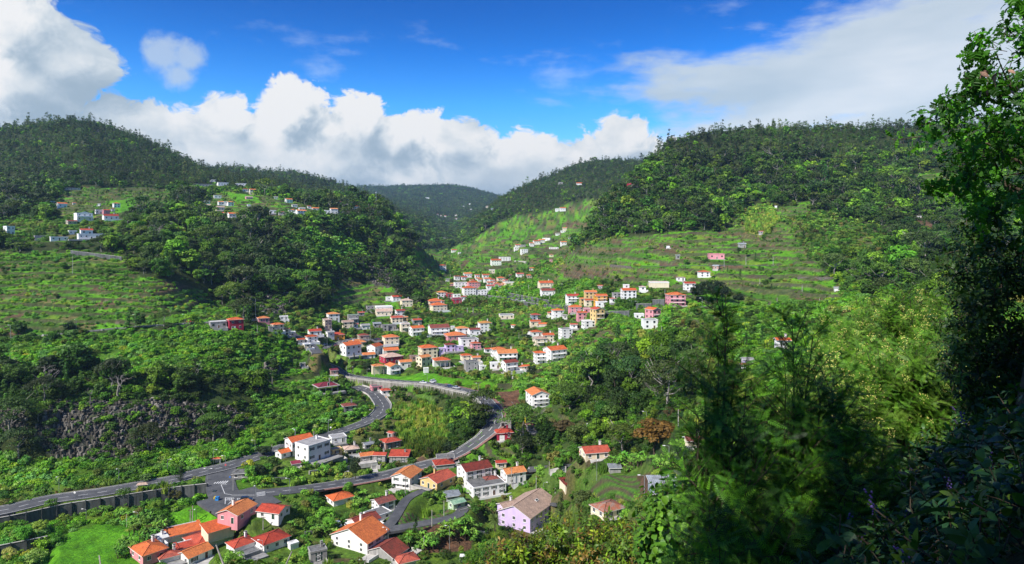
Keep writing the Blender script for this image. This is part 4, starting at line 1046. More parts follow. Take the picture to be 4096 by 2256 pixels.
def roof_mat(n, c1, c2, tile=True, wavew=.30, metal=0):
    m, k, b = new_mat('roof_' + n, .85 if not metal else .45, .25); b.inputs['Metallic'].default_value = metal
    uv = k.n('ShaderNodeUVMap'); sp = k.n('ShaderNodeSeparateXYZ'); k.t.links.new(uv.outputs[0], sp.inputs[0]); g_ = k.n('ShaderNodeNewGeometry')
    nz = k.noise(g_.outputs['Position'], .55, 6, .7); nf = k.noise(g_.outputs['Position'], 3.5, 3, .6)
    oi = k.n('ShaderNodeObjectInfo')
    c_ = k.ramp(nz, [(.30, c2), (.55, c1), (.8, tuple(min(1, x * 1.12) for x in c1))])
    c_ = k.mix(1.0, c_, k.ramp(oi.outputs['Random'], [(0, (.75, .75, .75)), (1, (1.15, 1.15, 1.15))] if n[:2] not in ('or', 're', 'ol') else [(0, (.62, .52, .55)), (.3, (.95, .85, .85)), (.65, (1, 1.1, 1.1)), (1, (1.0, 1.65, 1.9))]), 'MULTIPLY')
    c_ = k.mix(1.0, c_, k.ramp(nf, [(.3, (.8, .8, .8)), (.7, (1.15, 1.15, 1.15))]), 'MULTIPLY')
    if tile:
        rowv = k.math('FRACT', k.math('MULTIPLY', sp.outputs[1], 1 / .42)); row = k.ss(rowv, 0, .22, .55, 1.0)
        colw = k.math('ABSOLUTE', k.math('SINE', k.math('MULTIPLY', sp.outputs[0], math.pi / wavew))); cw = k.ss(colw, 0.0, .5, .62, 1.0)
        wn = k.n('ShaderNodeTexWhiteNoise', noise_dimensions='2D'); cb = k.n('ShaderNodeCombineXYZ'); k.set(cb.inputs[0], k.math('FLOOR', k.math('MULTIPLY', sp.outputs[0], 1 / wavew))); k.set(cb.inputs[1], k.math('FLOOR', k.math('MULTIPLY', sp.outputs[1], 1 / .42))); k.t.links.new(cb.outputs[0], wn.inputs[0])
        per = k.ss(wn.outputs[0], 0, 1, .8, 1.15)
        c_ = k.mix(1.0, c_, k.ramp(k.math('MULTIPLY', k.math('MULTIPLY', row, cw), per), [(0, (0, 0, 0)), (1, (1, 1, 1))]), 'MULTIPLY')
        bp_ = k.n('ShaderNodeBump'); bp_.inputs['Strength'].default_value = .8; bp_.inputs['Distance'].default_value = .08; k.set(bp_.inputs['Height'], k.math('ADD', colw, rowv)); k.t.links.new(bp_.outputs[0], b.inputs['Normal'])
    k.t.links.new(c_, b.inputs['Base Color']); return m
RM = {'O': roof_mat('orange_tiles', (.74, .175, .05), (.50, .11, .04)), 'R': roof_mat('red_tiles', (.56, .085, .045), (.30, .05, .035)), 'D': roof_mat('old_red_tiles', (.30, .060, .040), (.12, .045, .035)), 'P': roof_mat('beige_tiles', (.62, .43, .33), (.42, .30, .24)),
      'G': roof_mat('grey_sheet', (.30, .29, .28), (.16, .16, .16), False), 'A': roof_mat('stained_slab', (.16, .16, .155), (.055, .055, .055), False), 'M': roof_mat('maroon_sheet', (.26, .03, .06), (.14, .03, .035), True), 'T': roof_mat('tin', (.46, .50, .52), (.25, .24, .24), True, .5, .3),
      'E': roof_mat('green_sheet', (.30, .45, .30), (.12, .30, .2), True, .5), 'F': roof_mat('pale_slab', (.62, .61, .58), (.40, .39, .37), False), 'H': roof_mat('ochre_tiles', (.58, .27, .07), (.42, .18, .05))}
RM['W'] = roof_mat('weathered_tiles', (.40, .14, .08), (.33, .30, .27))
gl, gk, gb_ = new_mat('window_glass', .12, .8); gb_.inputs['Base Color'].default_value = (.020, .024, .030, 1)
M_FR = flat_mat('white_paint', (.78, .77, .75), .7, .3, .06); M_SH = flat_mat('dark_green_shutter', (.018, .05, .035), .6, .3, .2); M_SHB = flat_mat('brown_wood', (.10, .05, .028), .7, .3, .3)
M_CON = flat_mat('concrete', (.24, .235, .225), .95, .1, .35, .5, .3); M_CONL = flat_mat('light_concrete', (.42, .40, .37), .95, .1, .3, .4, .3); M_MET = flat_mat('galvanised_metal', (.38, .40, .41), .5, .4, .15, 2, 0, .5)
M_STONE = flat_mat('dark_stone', (.13, .115, .10), .95, .1, .55, 1.2, .8); M_ORAIL = flat_mat('orange_paint', (.62, .16, .05), .7, .3, .15)
_wc = {}
def window_mesh(kind, sty):
    k = (kind, sty)
    if k in _wc: return _wc[k]
    w, h = (.62, .66) if sty != 'wide' else (1.0, .62)
    G = Geo(); 
    if kind == 'frame':   # frame ring and sill
        for a in ((-w, w, h - .09, h), (-w, w, -h, -h + .09), (-w, -w + .09, -h + .09, h - .09), (w - .09, w, -h + .09, h - .09), (-.03, .03, -h + .09, h - .09)): G.box(a[0], a[1], -.07, .02, a[2], a[3], 0)
        G.box(-w - .1, w + .1, -.14, 0, -h - .09, -h - .002, 0); me = G.mesh('window_frame', [M_FR])
    elif kind == 'pane': G.box(-w + .09, w - .09, -.028, .01, -h + .09, h - .09, 0); me = G.mesh('window_pane', [gl])
    elif kind == 'shutter':
        G.box(-w - .58, -w - .04, -.07, -.01, -h, h, 0); me = G.mesh('shutter', [M_SH if sty != 'brown' else M_SHB])
    else:                 # distant window: frame and pane in one
        G.box(-w, w, -.06, .02, -h, h, 0); G.box(-w + .12, w - .12, -.075, -.061, -h + .12, h - .12, 1); me = G.mesh('window', [M_FR if sty != 'dark' else M_SH, gl])
    _wc[k] = me; return me
_dc = {}
def door_mesh(c):
    if c not in _dc:
        G = Geo(); G.box(-.5, .5, -.06, .02, 0, 2.05, 0); G.box(-.6, -.5, -.09, .02, 0, 2.15, 1); G.box(.5, .6, -.09, .02, 0, 2.15, 1); G.box(-.5, .5, -.09, .02, 2.05, 2.15, 1); G.box(.32, .38, -.1, -.06, .98, 1.06, 1)
        _dc[c] = G.mesh('door', [{'n': M_SHB, 'g': M_SH}[c], M_FR])
    return _dc[c]
class RoofGeo:
    def __init__(s): s.V = []; s.F = []; s.UV = []; s.M = []
    def face(s, pts, mi=0):
        P_ = [np.array(p, float) for p in pts]; b = len(s.V); s.V += P_; s.F.append(list(range(b, b + len(P_)))); s.M.append(mi)
        n = np.cross(P_[1] - P_[0], P_[-1] - P_[0]); n /= np.linalg.norm(n) + 1e-9; u = np.cross((0, 0, 1), n)
        if np.linalg.norm(u) < 1e-3: u = np.array([1., 0, 0])
        u /= np.linalg.norm(u); v = np.cross(n, u); s.UV += [(p @ u, p @ v) for p in P_]
    def mesh(s, name, mats):
        me = bpy.data.meshes.new(name); me.from_pydata([tuple(v) for v in s.V], [], s.F); uv = me.uv_layers.new(name='UVMap'); uv.data.foreach_set('uv', np.array(s.UV, np.float32).ravel())
        for i, p in enumerate(me.polygons): p.material_index = s.M[i]
        for m in mats: me.materials.append(m)
        me.update(); return me
def roof_geo(shape, w, d, z, rise, o=.45, t=.16):
    """tiled skin with a pale fascia; origin at the middle of the plan"""
    R = RoofGeo(); a, b = w / 2 + o, d / 2 + o; zb = z - .08
    if shape == 'hip':
        if w >= d: r0, r1 = (-(a - b) , 0), (a - b, 0)
        else: r0, r1 = (0, -(b - a)), (0, b - a)
        if abs(a - b) < .4: r0 = r1 = (0, 0)
        A, B, C, D_ = (-a, -b, zb + t), (a, -b, zb + t), (a, b, zb + t), (-a, b, zb + t); P0, P1 = (*r0, zb + t + rise), (*r1, zb + t + rise)
        if w >= d: fs = [(A, B, P1, P0), (B, C, P1), (C, D_, P0, P1), (D_, A, P0)]
        else: fs = [(A, B, P0), (B, C, P1, P0), (C, D_, P1), (D_, A, P0, P1)]
        if r0 == r1: fs = [(A, B, P0), (B, C, P0), (C, D_, P0), (D_, A, P0)]
        for f in fs: R.face(f, 0)
        rid = [(A, P0), (B, P1 if w >= d else P0), (C, P1), (D_, P0 if w >= d else P1)] + ([(P0, P1)] if r0 != r1 else [])
    elif shape == 'gab':
        A, B, C, D_ = (-a, -b, zb + t), (a, -b, zb + t), (a, b, zb + t), (-a, b, zb + t); P0, P1 = (-a, 0, zb + t + rise), (a, 0, zb + t + rise)
        R.face((A, B, P1, P0), 0); R.face((C, D_, P0, P1), 0); rid = [(P0, P1)]
        for s_ in (-a, a):    # verge boards
            R.face([(s_, -b, zb), (s_, -b, zb + t), (s_, 0, zb + t + rise), (s_, 0, zb + rise)][::1 if s_ > 0 else -1], 1); R.face([(s_, 0, zb + rise), (s_, 0, zb + t + rise), (s_, b, zb + t), (s_, b, zb)][::1 if s_ > 0 else -1], 1)
        R.face([(-a, -b, zb), (-a, 0, zb + rise), (a, 0, zb + rise), (a, -b, zb)], 1); R.face([(-a, 0, zb + rise), (-a, b, zb), (a, b, zb), (a, 0, zb + rise)], 1)
    elif shape == 'shed':
        R.face([(-a, -b, zb + t), (a, -b, zb + t), (a, b, zb + t + rise), (-a, b, zb + t + rise)], 0); rid = []
        R.face([(-a, -b, zb), (-a, b, zb + rise), (a, b, zb + rise), (a, -b, zb)], 1); R.face([(a, -b, zb), (a, b, zb + rise), (a, b, zb + rise + t), (a, -b, zb + t)], 1); R.face([(-a, b, zb + rise), (-a, -b, zb), (-a, -b, zb + t), (-a, b, zb + rise + t)], 1)
        R.face([(a, b, zb + rise), (-a, b, zb + rise), (-a, b, zb + t + rise), (a, b, zb + t + rise)], 1)
    if shape == 'hip': R.face([(-a, -b, zb), (-a, b, zb), (a, b, zb), (a, -b, zb)], 1)
    R.face([(-a, -b, zb), (a, -b, zb), (a, -b, zb + t), (-a, -b, zb + t)], 1)
    if shape != 'shed': R.face([(a, b, zb), (-a, b, zb), (-a, b, zb + t), (a, b, zb + t)], 1)
    if shape == 'hip': R.face([(a, -b, zb), (a, b, zb), (a, b, zb + t), (a, -b, zb + t)], 1); R.face([(-a, b, zb), (-a, -b, zb), (-a, -b, zb + t), (-a, b, zb + t)], 1)
    return R, rid
def build_block(par, H, off, first):
    w, dep, h, st, op, d = H['w'], H['dep'], H['hm'], H['st'], H['op'], H['d']; shape = H['shape']; ox, oy, oz, rz = off
    b = par if first else link('wing', None, par, (ox, oy, oz), rz)
    fnd = 0 if H['sub'] else (.6 if 'P' in op or 'p' in op else 2.2 if d < 600 else 3.5)
    x, y = w / 2, dep / 2; hs = h / st; wm = WM[H['wc']]; swap = shape == 'gabY'
    rise = {'hip': .36, 'gab': .40, 'gabY': .40}.get(shape, 0) * (min(w, dep) / 2 if shape == 'hip' else (y if shape == 'gab' else x)) * (1.15 if H['yaw'] > 40 else 1)
    if 'large lilac' in H['label']: rise = 3.4
    rise = min(rise, 4.2) if d < 700 else rise
    open_ = 'p' in op and 'P' not in op; lift = 0
    if 'P' in op: lift = 3.6
    mats = [wm, M_CONL, gl, M_FR]
    G = Geo(); t = .25; rcode = H['rc']
    if shape == 'ruin':
        for (x0, x1, y0, y1) in ((-x, x, -y, -y + .4), (-x, x, y - .4, y), (-x, -x + .4, -y + .4, y - .4), (x - .4, x, -y + .4, y - .4), (-.2, .2, -y + .4, y - .4)): G.box(x0, x1, y0, y1, -fnd, h * (1 if x0 < x - .5 else .85), 0)
        me = G.mesh('wall', mats); link('wall', me, b)
        R = RoofGeo(); o = .5
        for q_ in ((-x - o, x + o, -y - o, -y + .9), (-x - o, -x + .9, -y + .9, y + o), (-x + .9, x * .2, y - .9, y + o), (x - .9, x + o, -y + .9, y * .3)):
            R.face([(q_[0], q_[2], h + .1), (q_[1], q_[2], h + .1), (q_[1], q_[3], h + .45), (q_[0], q_[3], h + .45)], 0); R.face([(q_[0], q_[2], h - .08), (q_[1], q_[2], h - .08), (q_[1], q_[2], h + .1), (q_[0], q_[2], h + .1)], 0)
        link('roof', R.mesh('tile_rim', [RM['D'], M_FR]), b); G2 = Geo()
        for k in range(4): G2.box(-x + 1 + k * 1.7, -x + 1.15 + k * 1.7, -y + .4, y - .4, h - .3 - .2 * k, h - .15 - .2 * k)
        rf = link('rafter', G2.mesh('rafter', [M_SHB]), b); rf['kind'] = 'stuff'
    else:
        hw = h - lift
        if shape == 'flat':
            G.box(-x, x, -y, y, -fnd + lift, h - .02, 0)
            for (x0, x1, y0, y1) in ((-x - .12, x + .12, -y - .12, -y + .12), (-x - .12, x + .12, y - .12, y + .12), (-x - .12, -x + .12, -y + .12, y - .12), (x - .12, x + .12, -y + .12, y - .12)): G.box(x0, x1, y0, y1, h - .35, h + .28, 3 if H['wc'] in 'wc' else 0)
        elif not open_: 
            G.box(-x, x, -y, y, -fnd + lift, h, 0)
            if shape == 'gab': 
                for s_ in (-1, 1): G.add([(s_ * (x - .001), -y, h), (s_ * (x - .001), y, h), (s_ * (x - .001), 0, h + rise * .96), (s_ * (x - t), -y, h), (s_ * (x - t), y, h), (s_ * (x - t), 0, h + rise * .96)], [(0, 1, 2, 2), (3, 5, 4, 4), (0, 2, 5, 3), (2, 1, 4, 5)], 0)
            if shape == 'gabY':
                for s_ in (-1, 1): G.add([(-x, s_ * (y - .001), h), (x, s_ * (y - .001), h), (0, s_ * (y - .001), h + rise * .96), (-x, s_ * (y - t), h), (x, s_ * (y - t), h), (0, s_ * (y - t), h + rise * .96)], [(0, 1, 2, 2), (3, 5, 4, 4), (0, 2, 5, 3), (2, 1, 4, 5)], 0)
            if shape == 'shed':
                rise = min(1.4, dep * .16); G.add([(-x, -y, h), (-x, y, h), (-x, y, h + rise), (x, -y, h), (x, y, h), (x, y, h + rise)], [(0, 1, 2, 2), (3, 5, 4, 4), (1, 4, 5, 2)], 0)
        else:
            G.box(-x, x, y * .2, y, -fnd, h, 0)
        if lift:
            G.box(-x - .8, x + .8, -y - 1.2, y + .2, lift - .35, lift, 1)
        link('wall', G.mesh('wall', mats), b)
        if lift or open_:
            pm = Geo(); pm.box(-.16, .16, -.16, .16, -1.5, (lift - .36) if lift else h - .1); pme = pm.mesh('pillar', [M_CONL]); nn = 4 if w > 8 else 3
            for k in range(nn): link('pillar', pme, b, (-x + .3 + (w - .6) * k / (nn - 1), -y + (.2 if not lift else -.6), 0))
            if lift:
                for k in range(nn): link('pillar', pme, b, (-x + .3 + (w - .6) * k / (nn - 1), y - .6, 0))
        rmat = RM['W'] if H['label'].startswith('old square') else RM[rcode]
        if shape == 'flat':
            R = RoofGeo(); R.face([(-x + .12, -y + .12, h + .03), (x - .12, -y + .12, h + .03), (x - .12, y - .12, h + .03), (-x + .12, y - .12, h + .03)], 0)
            if rcode in 'ORM': # tiled rim
                for (a0, b0, a1, b1) in ((-x - .5, -y - .5, x + .5, -y + .6), (x - .6, -y + .6, x + .5, y + .5), (-x - .5, -y + .6, -x + .6, y + .5)): R.face([(a0, b0, h + .3), (a1, b0, h + .3), (a1, b1, h + .42), (a0, b1, h + .42)], 0)
            ro = link('roof', R.mesh('roof', [rmat, M_FR]), b)
        else:
            rr_ = min(1.4, dep * .16) if shape == 'shed' else rise
            if swap: R, rid = roof_geo('gab', dep, w, h, rise)
            else: R, rid = roof_geo(shape, w, dep, h, rr_, .45 if d < 900 else .6)
            if rcode == 'P' or H['wc'] == 'k': fas = M_CONL
            ro = link('roof', R.mesh('roof', [rmat, M_FR]), b)
            if swap: ro.rotation_euler = (0, 0, math.pi / 2)
            if d < 480 and rid:
                C = Geo()
                for p0, p1 in rid: C.tube([np.array(p0) + (0, 0, .02), np.array(p1) + (0, 0, .02)], [.11, .11], 4, 0)
                link('ridge_tiles', C.mesh('ridge_tiles', [rmat]), ro)['kind'] = 'stuff'
            if 'skylight' in H['label']:
                for (sx, sy) in ((1.5, -3.2),):
                    S_ = Geo(); S_.box(-.9, .9, -.5, .5, 0, .14, 0); S_.box(-.7, .7, -.38, .38, .141, .16, 1); so_ = link('skylight', S_.mesh('skylight', [M_FR, gl]), ro, (sx, sy, h + rise * (1 - 3.2 / (dep / 2 + .45)) + .25)); so_.rotation_euler = (math.atan2(rise, dep / 2), 0, 0)
        if 'c' in op or (d < 700 and (int(H['px']) % 3 == 0) and shape != 'flat'):
            C = Geo(); ch = rise + 1.3 if shape not in ('flat', 'shed') else 1.6; C.box(-.35, .35, -.35, .35, 0, ch, 0); C.box(-.48, .48, -.48, .48, ch, ch + .12, 0); C.box(-.3, .3, -.3, .3, ch + .121, ch + .4, 1); C.box(-.42, .42, -.42, .42, ch + .401, ch + .5, 1)
            link('chimney', C.mesh('chimney', [M_FR if H['wc'] in 'wclk' else wm, M_CON]), ro, (w * .27 if not swap else 0, dep * .15 if not swap else w * .2, h - .1))
    # openings on the two faces turned to the viewer
    tiny = h < 1.9 or w < 3
    sty = 'dark' if 's' in op or (d < 600 and int(H['px']) % 2) else 'plain'
    side = -1 if H['yaw'] > 0 else 1; rel = abs(math.sin(math.radians(H['yaw'])))
    if not tiny and not open_ and shape != 'ruin':
        faces = [('f', w)] + ([('s', dep)] if rel > .25 and d < 1000 else [])
        for fc, ln in faces:
            n = max(1, int(round(ln / (3.7 if d < 900 else 4.0)))); n = min(n, 7)
            if fc == 's': n = max(1, min(n, 4) - (1 if n > 2 else 0))
            for s_ in range(st):
                z0 = lift + (h - lift) / st * s_ + (h - lift) / st * .56
                if (h - lift) / st < 1.7: z0 = lift + (h - lift) / st * (s_ + .5)
                for k in range(n):
                    u = -ln / 2 + ln * (k + .5) / n
                    if fc == 'f' and s_ == 0 and k == n // 2 and n > 1 and d < 700 and (h / st) > 2.1 and 'd' not in op:
                        link('door', door_mesh('n' if int(H['px']) % 2 else 'g'), b, (u, -y, lift)); continue
                    L = (u, -y, z0) if fc == 'f' else (side * x, -u * side * 1.0, z0); rot = 0 if fc == 'f' else (math.pi / 2 if side > 0 else -math.pi / 2)
                    sc = min(1.0, (h - lift) / st / 2.0)
                    if d < 330:
                        wo = link('window', window_mesh('frame', 'x'), b, L, rot); po = link('pane', window_mesh('pane', 'x'), wo)
                        if sty == 'dark' and fc == 'f': 
                            link('shutter', window_mesh('shutter', 'g' if H['wc'] != 'y' else 'brown'), wo); s2 = link('shutter', window_mesh('shutter', 'g' if H['wc'] != 'y' else 'brown'), wo); s2.location = (1.82, 0, 0)
                    else: wo = link('window', window_mesh('far', sty), b, L, rot)
                    wo.scale = (sc, 1, sc) if d < 700 else (sc * 1.15, 1, sc * 1.15)
        if 'd' in op:
            G = Geo(); G.box(-1.2, 1.2, -.05, .02, 0, min(2.3, h * .8), 0); link('garage_door', G.mesh('garage_door', [gl if 'opening' in H['label'] else M_SH if 'garages' in H['label'] else M_FR]), b, (-w * .2, -y, 0))  # the open garage gets a dark panel standing in for its inner shade
    if 'b' in op and st > 1:
        for s_ in range(1, st):
            z0 = lift + hs * s_; bw = w * .8; G = Geo(); G.box(-bw / 2, bw / 2, -1.3, -.002, -.16, 0, 0); bo = link('balcony', G.mesh('balcony', [M_FR]), b, (0, -y, z0)); R2 = Geo()
            R2.box(-bw / 2, bw / 2, -1.28, -1.22, .85, .93, 0)
            nb = max(6, int(bw / .45))
            for k in range(nb + 1): R2.box(-bw / 2 + bw * k / nb - .03, -bw / 2 + bw * k / nb + .03, -1.27, -1.23, 0, .85, 0)
            for s2 in (-1, 1): R2.box(s2 * bw / 2 - .03, s2 * bw / 2 + .03, -1.22, -.05, .85, .93, 0)
            link('railing', R2.mesh('railing', [M_MET if H['wc'] != 'w' else M_FR]), bo)['kind'] = 'stuff'
    if 'a' in op:
        G = Geo(); G.box(-x, x, -y - 2.2, -y - .002, h / 2 - .15, h / 2 + .1, 0); G.box(-x, x, -y - 2.2, -y - 2.05, h / 2 + .1, h / 2 + .9, 0); link('gallery', G.mesh('gallery', [M_FR]), b); C = Geo(); C.box(-.17, .17, -.17, .17, 0, h / 2 - .16); cm_ = C.mesh('column', [M_FR])
        for k in range(5): link('column', cm_, b, (-x + .3 + (w - .6) * k / 4, -y - 2, 0))
        T3 = Geo(); T3.add([(-x * .7, -y - .2, h + .28), (x * .7, -y - .2, h + .28), (0, -y - .2, h + 1.7), (-x * .7, -y + .2, h + .28), (x * .7, -y + .2, h + .28), (0, -y + .2, h + 1.7)], [(0, 1, 2, 2), (3, 5, 4, 4), (0, 2, 5, 3), (2, 1, 4, 5)]); link('gable', T3.mesh('gable', [M_FR]), b)
    if first and d < 780 and shape != 'ruin' and (int(H['px']) * 7 + int(H['py'])) % 5 < 3:
        G = Geo(); yw_ = w * rng.uniform(.9, 1.5); yd = rng.uniform(2.5, 5.5); xo = rng.uniform(-.25, .25) * w; G.box(xo - yw_ / 2, xo + yw_ / 2, -y - yd, -y - .01, -1.2, .03, 0)
        yo = link('yard', G.mesh('yard', [M_CONL if int(H['px']) % 3 else M_CON]), b)
        if int(H['py']) % 2: G = Geo(); G.box(xo - yw_ / 2, xo + yw_ / 2, -y - yd - .15, -y - yd, -1.2, .75, 0); G.box(xo + yw_ / 2, xo + yw_ / 2 + .15, -y - yd - .15, -y, -1.2, .75, 0); link('yard_wall', G.mesh('yard_wall', [M_FR if H['wc'] in 'wc' else M_CONL]), b)
    return b
LM = [('white church hall', 1500, 1405), ('red hall', 1564, 1445), ('big white box-shaped building', 1250, 1830), ('crimson hillside house', 940, 1305), ('large lilac house', 2110, 2100), ('green-gabled house', 2150, 1610), ('ochre-roofed house', 1940, 1315),
      ('pink three-storey house', 2700, 1210), ('orange and yellow apartments', 2390, 1205), ('school', 1750, 1235), ('large pink block', 1894, 1145), ('tall mast', 1505, 800), ('road junction', 890, 1950), ('bend of the walled road', 1975, 1660),
      ('S-bend of the road', 1530, 1640), ('arcaded plateau house', 333, 870), ('roofless ruin', 2290, 1945), ('tin shed', 2650, 1965), ('rust-brown tree', 2610, 1760), ('white industrial roofs', 870, 735), ('big dark evergreen', 2840, 1170),
      ('basalt cliff', 600, 1730), ('pale yellow block', 2390, 1260), ('long ridge-edge house', 2220, 1430), ('far hamlet on the slope', 2150, 980), ('long terrace house', 1550, 1235), ('house on pillars', 1300, 1560), ('white chalet', 1620, 1930), ('cliff spur', 1600, 1000), ('upper plateau village', 1180, 840), ('right hill crest', 3100, 520), ('left hill top', 300, 520)]
def where(px, py):
    best = min(LM, key=lambda l: math.hypot(px - l[1], (py - l[2]) * 1.4) + (300 if math.hypot(px - l[1], py - l[2]) < 16 else 0)); dx, dy = px - best[1], py - best[2]; r_ = math.hypot(dx, dy)
    a = math.degrees(math.atan2(-dy, dx)) % 360; rel = ['right of', 'above right of', 'above', 'above left of', 'left of', 'below left of', 'below', 'below right of'][int(((a + 22.5) % 360) // 45)]
    return ('just ' if r_ < 80 else '' if r_ < 260 else 'far ') + rel + ' the ' + best[0]
ORD = ['leftmost', 'second from left', 'third from left', 'fourth from left', 'fifth from left', 'sixth from left', 'seventh from left', 'eighth from left', 'ninth from left', 'tenth from left', 'eleventh from left', 'twelfth from left']
NAMED = []     # (object, label, px) -> made unique at the end
roots = []
cur = None
for H in H_:
    if not H['sub']:
        small = H['w'] < 5.2 or H['hm'] < 1.9
        nm = 'shed' if small else 'house'; cat = 'shed' if small else 'house'
        if 'garage' in H['label']: nm = cat = 'garage'
        if 'church' in H['label']: nm = cat = 'church'
        if 'school' in H['label']: nm = 'school'; cat = 'school'
        if 'carport' in H['label']: nm = cat = 'carport'
        root = link(nm, None, None, (H['X'], H['cy'], H['Z']), H['rz']); H['root'] = root; cur = H
        rt = {'hip': 'hipped', 'gab': 'gabled', 'gabY': 'gabled', 'shed': 'lean-to', 'flat': 'flat', 'ruin': 'broken'}[H['shape']]
        lab = H['label'] or '%s %s with %s %s roof, %s' % (WALLN[H['wc']], {1: 'hut' if small else 'house', 2: 'two-storey house', 3: 'three-storey house'}[H['st']], ROOFN[H['rc']], rt, where(H['px'], H['py']))
        tag(root, lab, cat, group='houses and huts of the valley' if not H['label'] else None); NAMED.append((root, lab, H['px']))
        build_block(root, H, (0, 0, 0, 0), True)
    else:
        c_, s_ = math.cos(-cur['rz']), math.sin(-cur['rz']); dx, dy = H['X'] - cur['X'], H['cy'] - cur['cy']
        build_block(cur['root'], H, (dx * c_ - dy * s_, dx * s_ + dy * c_, H['Z'] - cur['Z'], H['rz'] - cur['rz']), False)
# ------------------------------------------------------------------ roads, walls, markings
am, a_, ab = new_mat('asphalt', .9, .25); ag = a_.n('ShaderNodeNewGeometry')
a_.t.links.new(a_.mix(1.0, a_.ramp(a_.noise(ag.outputs['Position'], .22, 7, .75), [(.3, (.048, .050, .054)), (.5, (.08, .082, .086)), (.7, (.12, .12, .12))]), a_.ramp(a_.noise(ag.outputs['Position'], 2.2, 3, .6), [(.3, (.85, .85, .85)), (.7, (1.1, 1.1, 1.1))]), 'MULTIPLY'), ab.inputs['Base Color'])
M_PAINT = flat_mat('road_paint', (.60, .60, .58), .8, .2, .25, 1.5); M_PATH = flat_mat('red_pavement', (.22, .12, .10), .95, .1, .25, 1.0)
def frame(r):
    T = np.gradient(r[:, :2], axis=0); T /= np.linalg.norm(T, axis=1, keepdims=True); return np.stack([-T[:, 1], T[:, 0]], 1)
def ribbon(r, o0, o1, dz=0.0, dz2=None):
    n_ = frame(r); a = np.column_stack([r[:, :2] + n_ * o0, r[:, 2] + dz]); b = np.column_stack([r[:, :2] + n_ * o1, r[:, 2] + (dz if dz2 is None else dz2)])
    V = np.stack([a, b], 1).reshape(-1, 3); n = len(r); i = np.arange(n - 1)[:, None] * 2; return V, i + np.array([1, 0, 2, 3])
def wall_strip(G, r, o, top, h, th=.35, mi=0):
    n_ = frame(r); V = []
    for k in range(len(r)):
        for (oo, zz) in ((o, top), (o + th, top), (o + th, top - h), (o, top - h)): V.append((r[k, 0] + n_[k, 0] * oo, r[k, 1] + n_[k, 1] * oo, r[k, 2] + zz))
    Fq = [(i * 4 + a, i * 4 + (a + 1) % 4, (i + 1) * 4 + (a + 1) % 4, (i + 1) * 4 + a) for i in range(len(r) - 1) for a in range(4)]; Fq += [(0, 1, 2, 3), ((len(r) - 1) * 4 + 3, (len(r) - 1) * 4 + 2, (len(r) - 1) * 4 + 1, (len(r) - 1) * 4)]
    G.add(V, Fq, mi)
def dashes(G, r, off, wdt, on, gap, dz=.03):
    L = np.concatenate([[0], np.cumsum(np.linalg.norm(np.diff(r[:, :2], axis=0), axis=1))]); s = 2.0
    while s + on < L[-1]:
        q_ = np.linspace(s, s + on, max(2, int(on / 2.5) + 1)); rr = np.column_stack([np.interp(q_, L, r[:, k]) for k in range(3)])
        if len(rr) > 2 or True: V, Fq = ribbon(rr, off - wdt / 2, off + wdt / 2, dz); G.add(V, Fq)
        s += on + gap
def flat_at_(px, py, z): d = -z * F / (py - HY); return ((px - CX) / F * d, d, z)
NICE = {'main_road': 'wide grey road sweeping from the left edge round the S-bend', 'lower_road': 'road from the junction climbing round the walled bend', 'hillside_road': 'narrow road along the ledge above the cliff', 'junction_road': 'short road across the junction', 'junction_yard': 'open asphalt yard below the junction'}
k_ = 0
for key, (r, wd) in ROADS.items():
    if key[0] == '_': continue
    dz = {'junction_road': .008, 'junction_yard': .016}.get(key, 0)
    G = Geo(); V, Fq = ribbon(r, -wd / 2, wd / 2, dz); G.add(V, Fq, 0)
    for s_ in (-1, 1): V, Fq = ribbon(r, s_ * wd / 2, s_ * (wd / 2 + .02), dz, -.9); G.add(V, Fq if s_ > 0 else Fq[:, ::-1], 0)
    big = key in ('main_road', 'lower_road', 'hillside_road', 'junction_road', 'village_street', 'upper_street', 'far_road')
    me = G.mesh(key, [am]); o = link({'junction_yard': 'road', 'far_road': 'road'}.get(key, key if 'road' in key else 'road' if 'street' in key else 'path'), me); tag(o, kind='structure')
    if key in ('main_road', 'lower_road', 'village_street', 'upper_street'):
        P = Geo(); dashes(P, r, 0, .22 if r[:, 1].mean() < 450 else .3, 3.2, 3.0, dz + .03)
        for s_ in (-1, 1): V, Fq = ribbon(r[14:] if key == 'lower_road' else r, s_ * (wd / 2 - .35), s_ * (wd / 2 - .35) + .17, dz + .03); P.add(V, Fq)
        mo = link('lane_marking', P.mesh('lane_marking', [M_PAINT]), o); mo['kind'] = 'stuff'
    if key in ('main_road', 'lower_road'):     # low kerb / parapet
        K = Geo(); wall_strip(K, r[20:] if key == 'lower_road' else r[:70], wd / 2 + (.3 if key == 'main_road' else .3), .14, .5, .3); 
        if K.n: ko = link('kerb', K.mesh('kerb', [M_CONL]), o)
lr = ROADS['lower_road'][0]; V, Fq = ribbon(lr[16:LR_I + 40], -5.7, -4.05, .12); G = Geo(); G.add(V, Fq); tag(link('pavement', G.mesh('pavement', [M_PATH])), kind='structure')
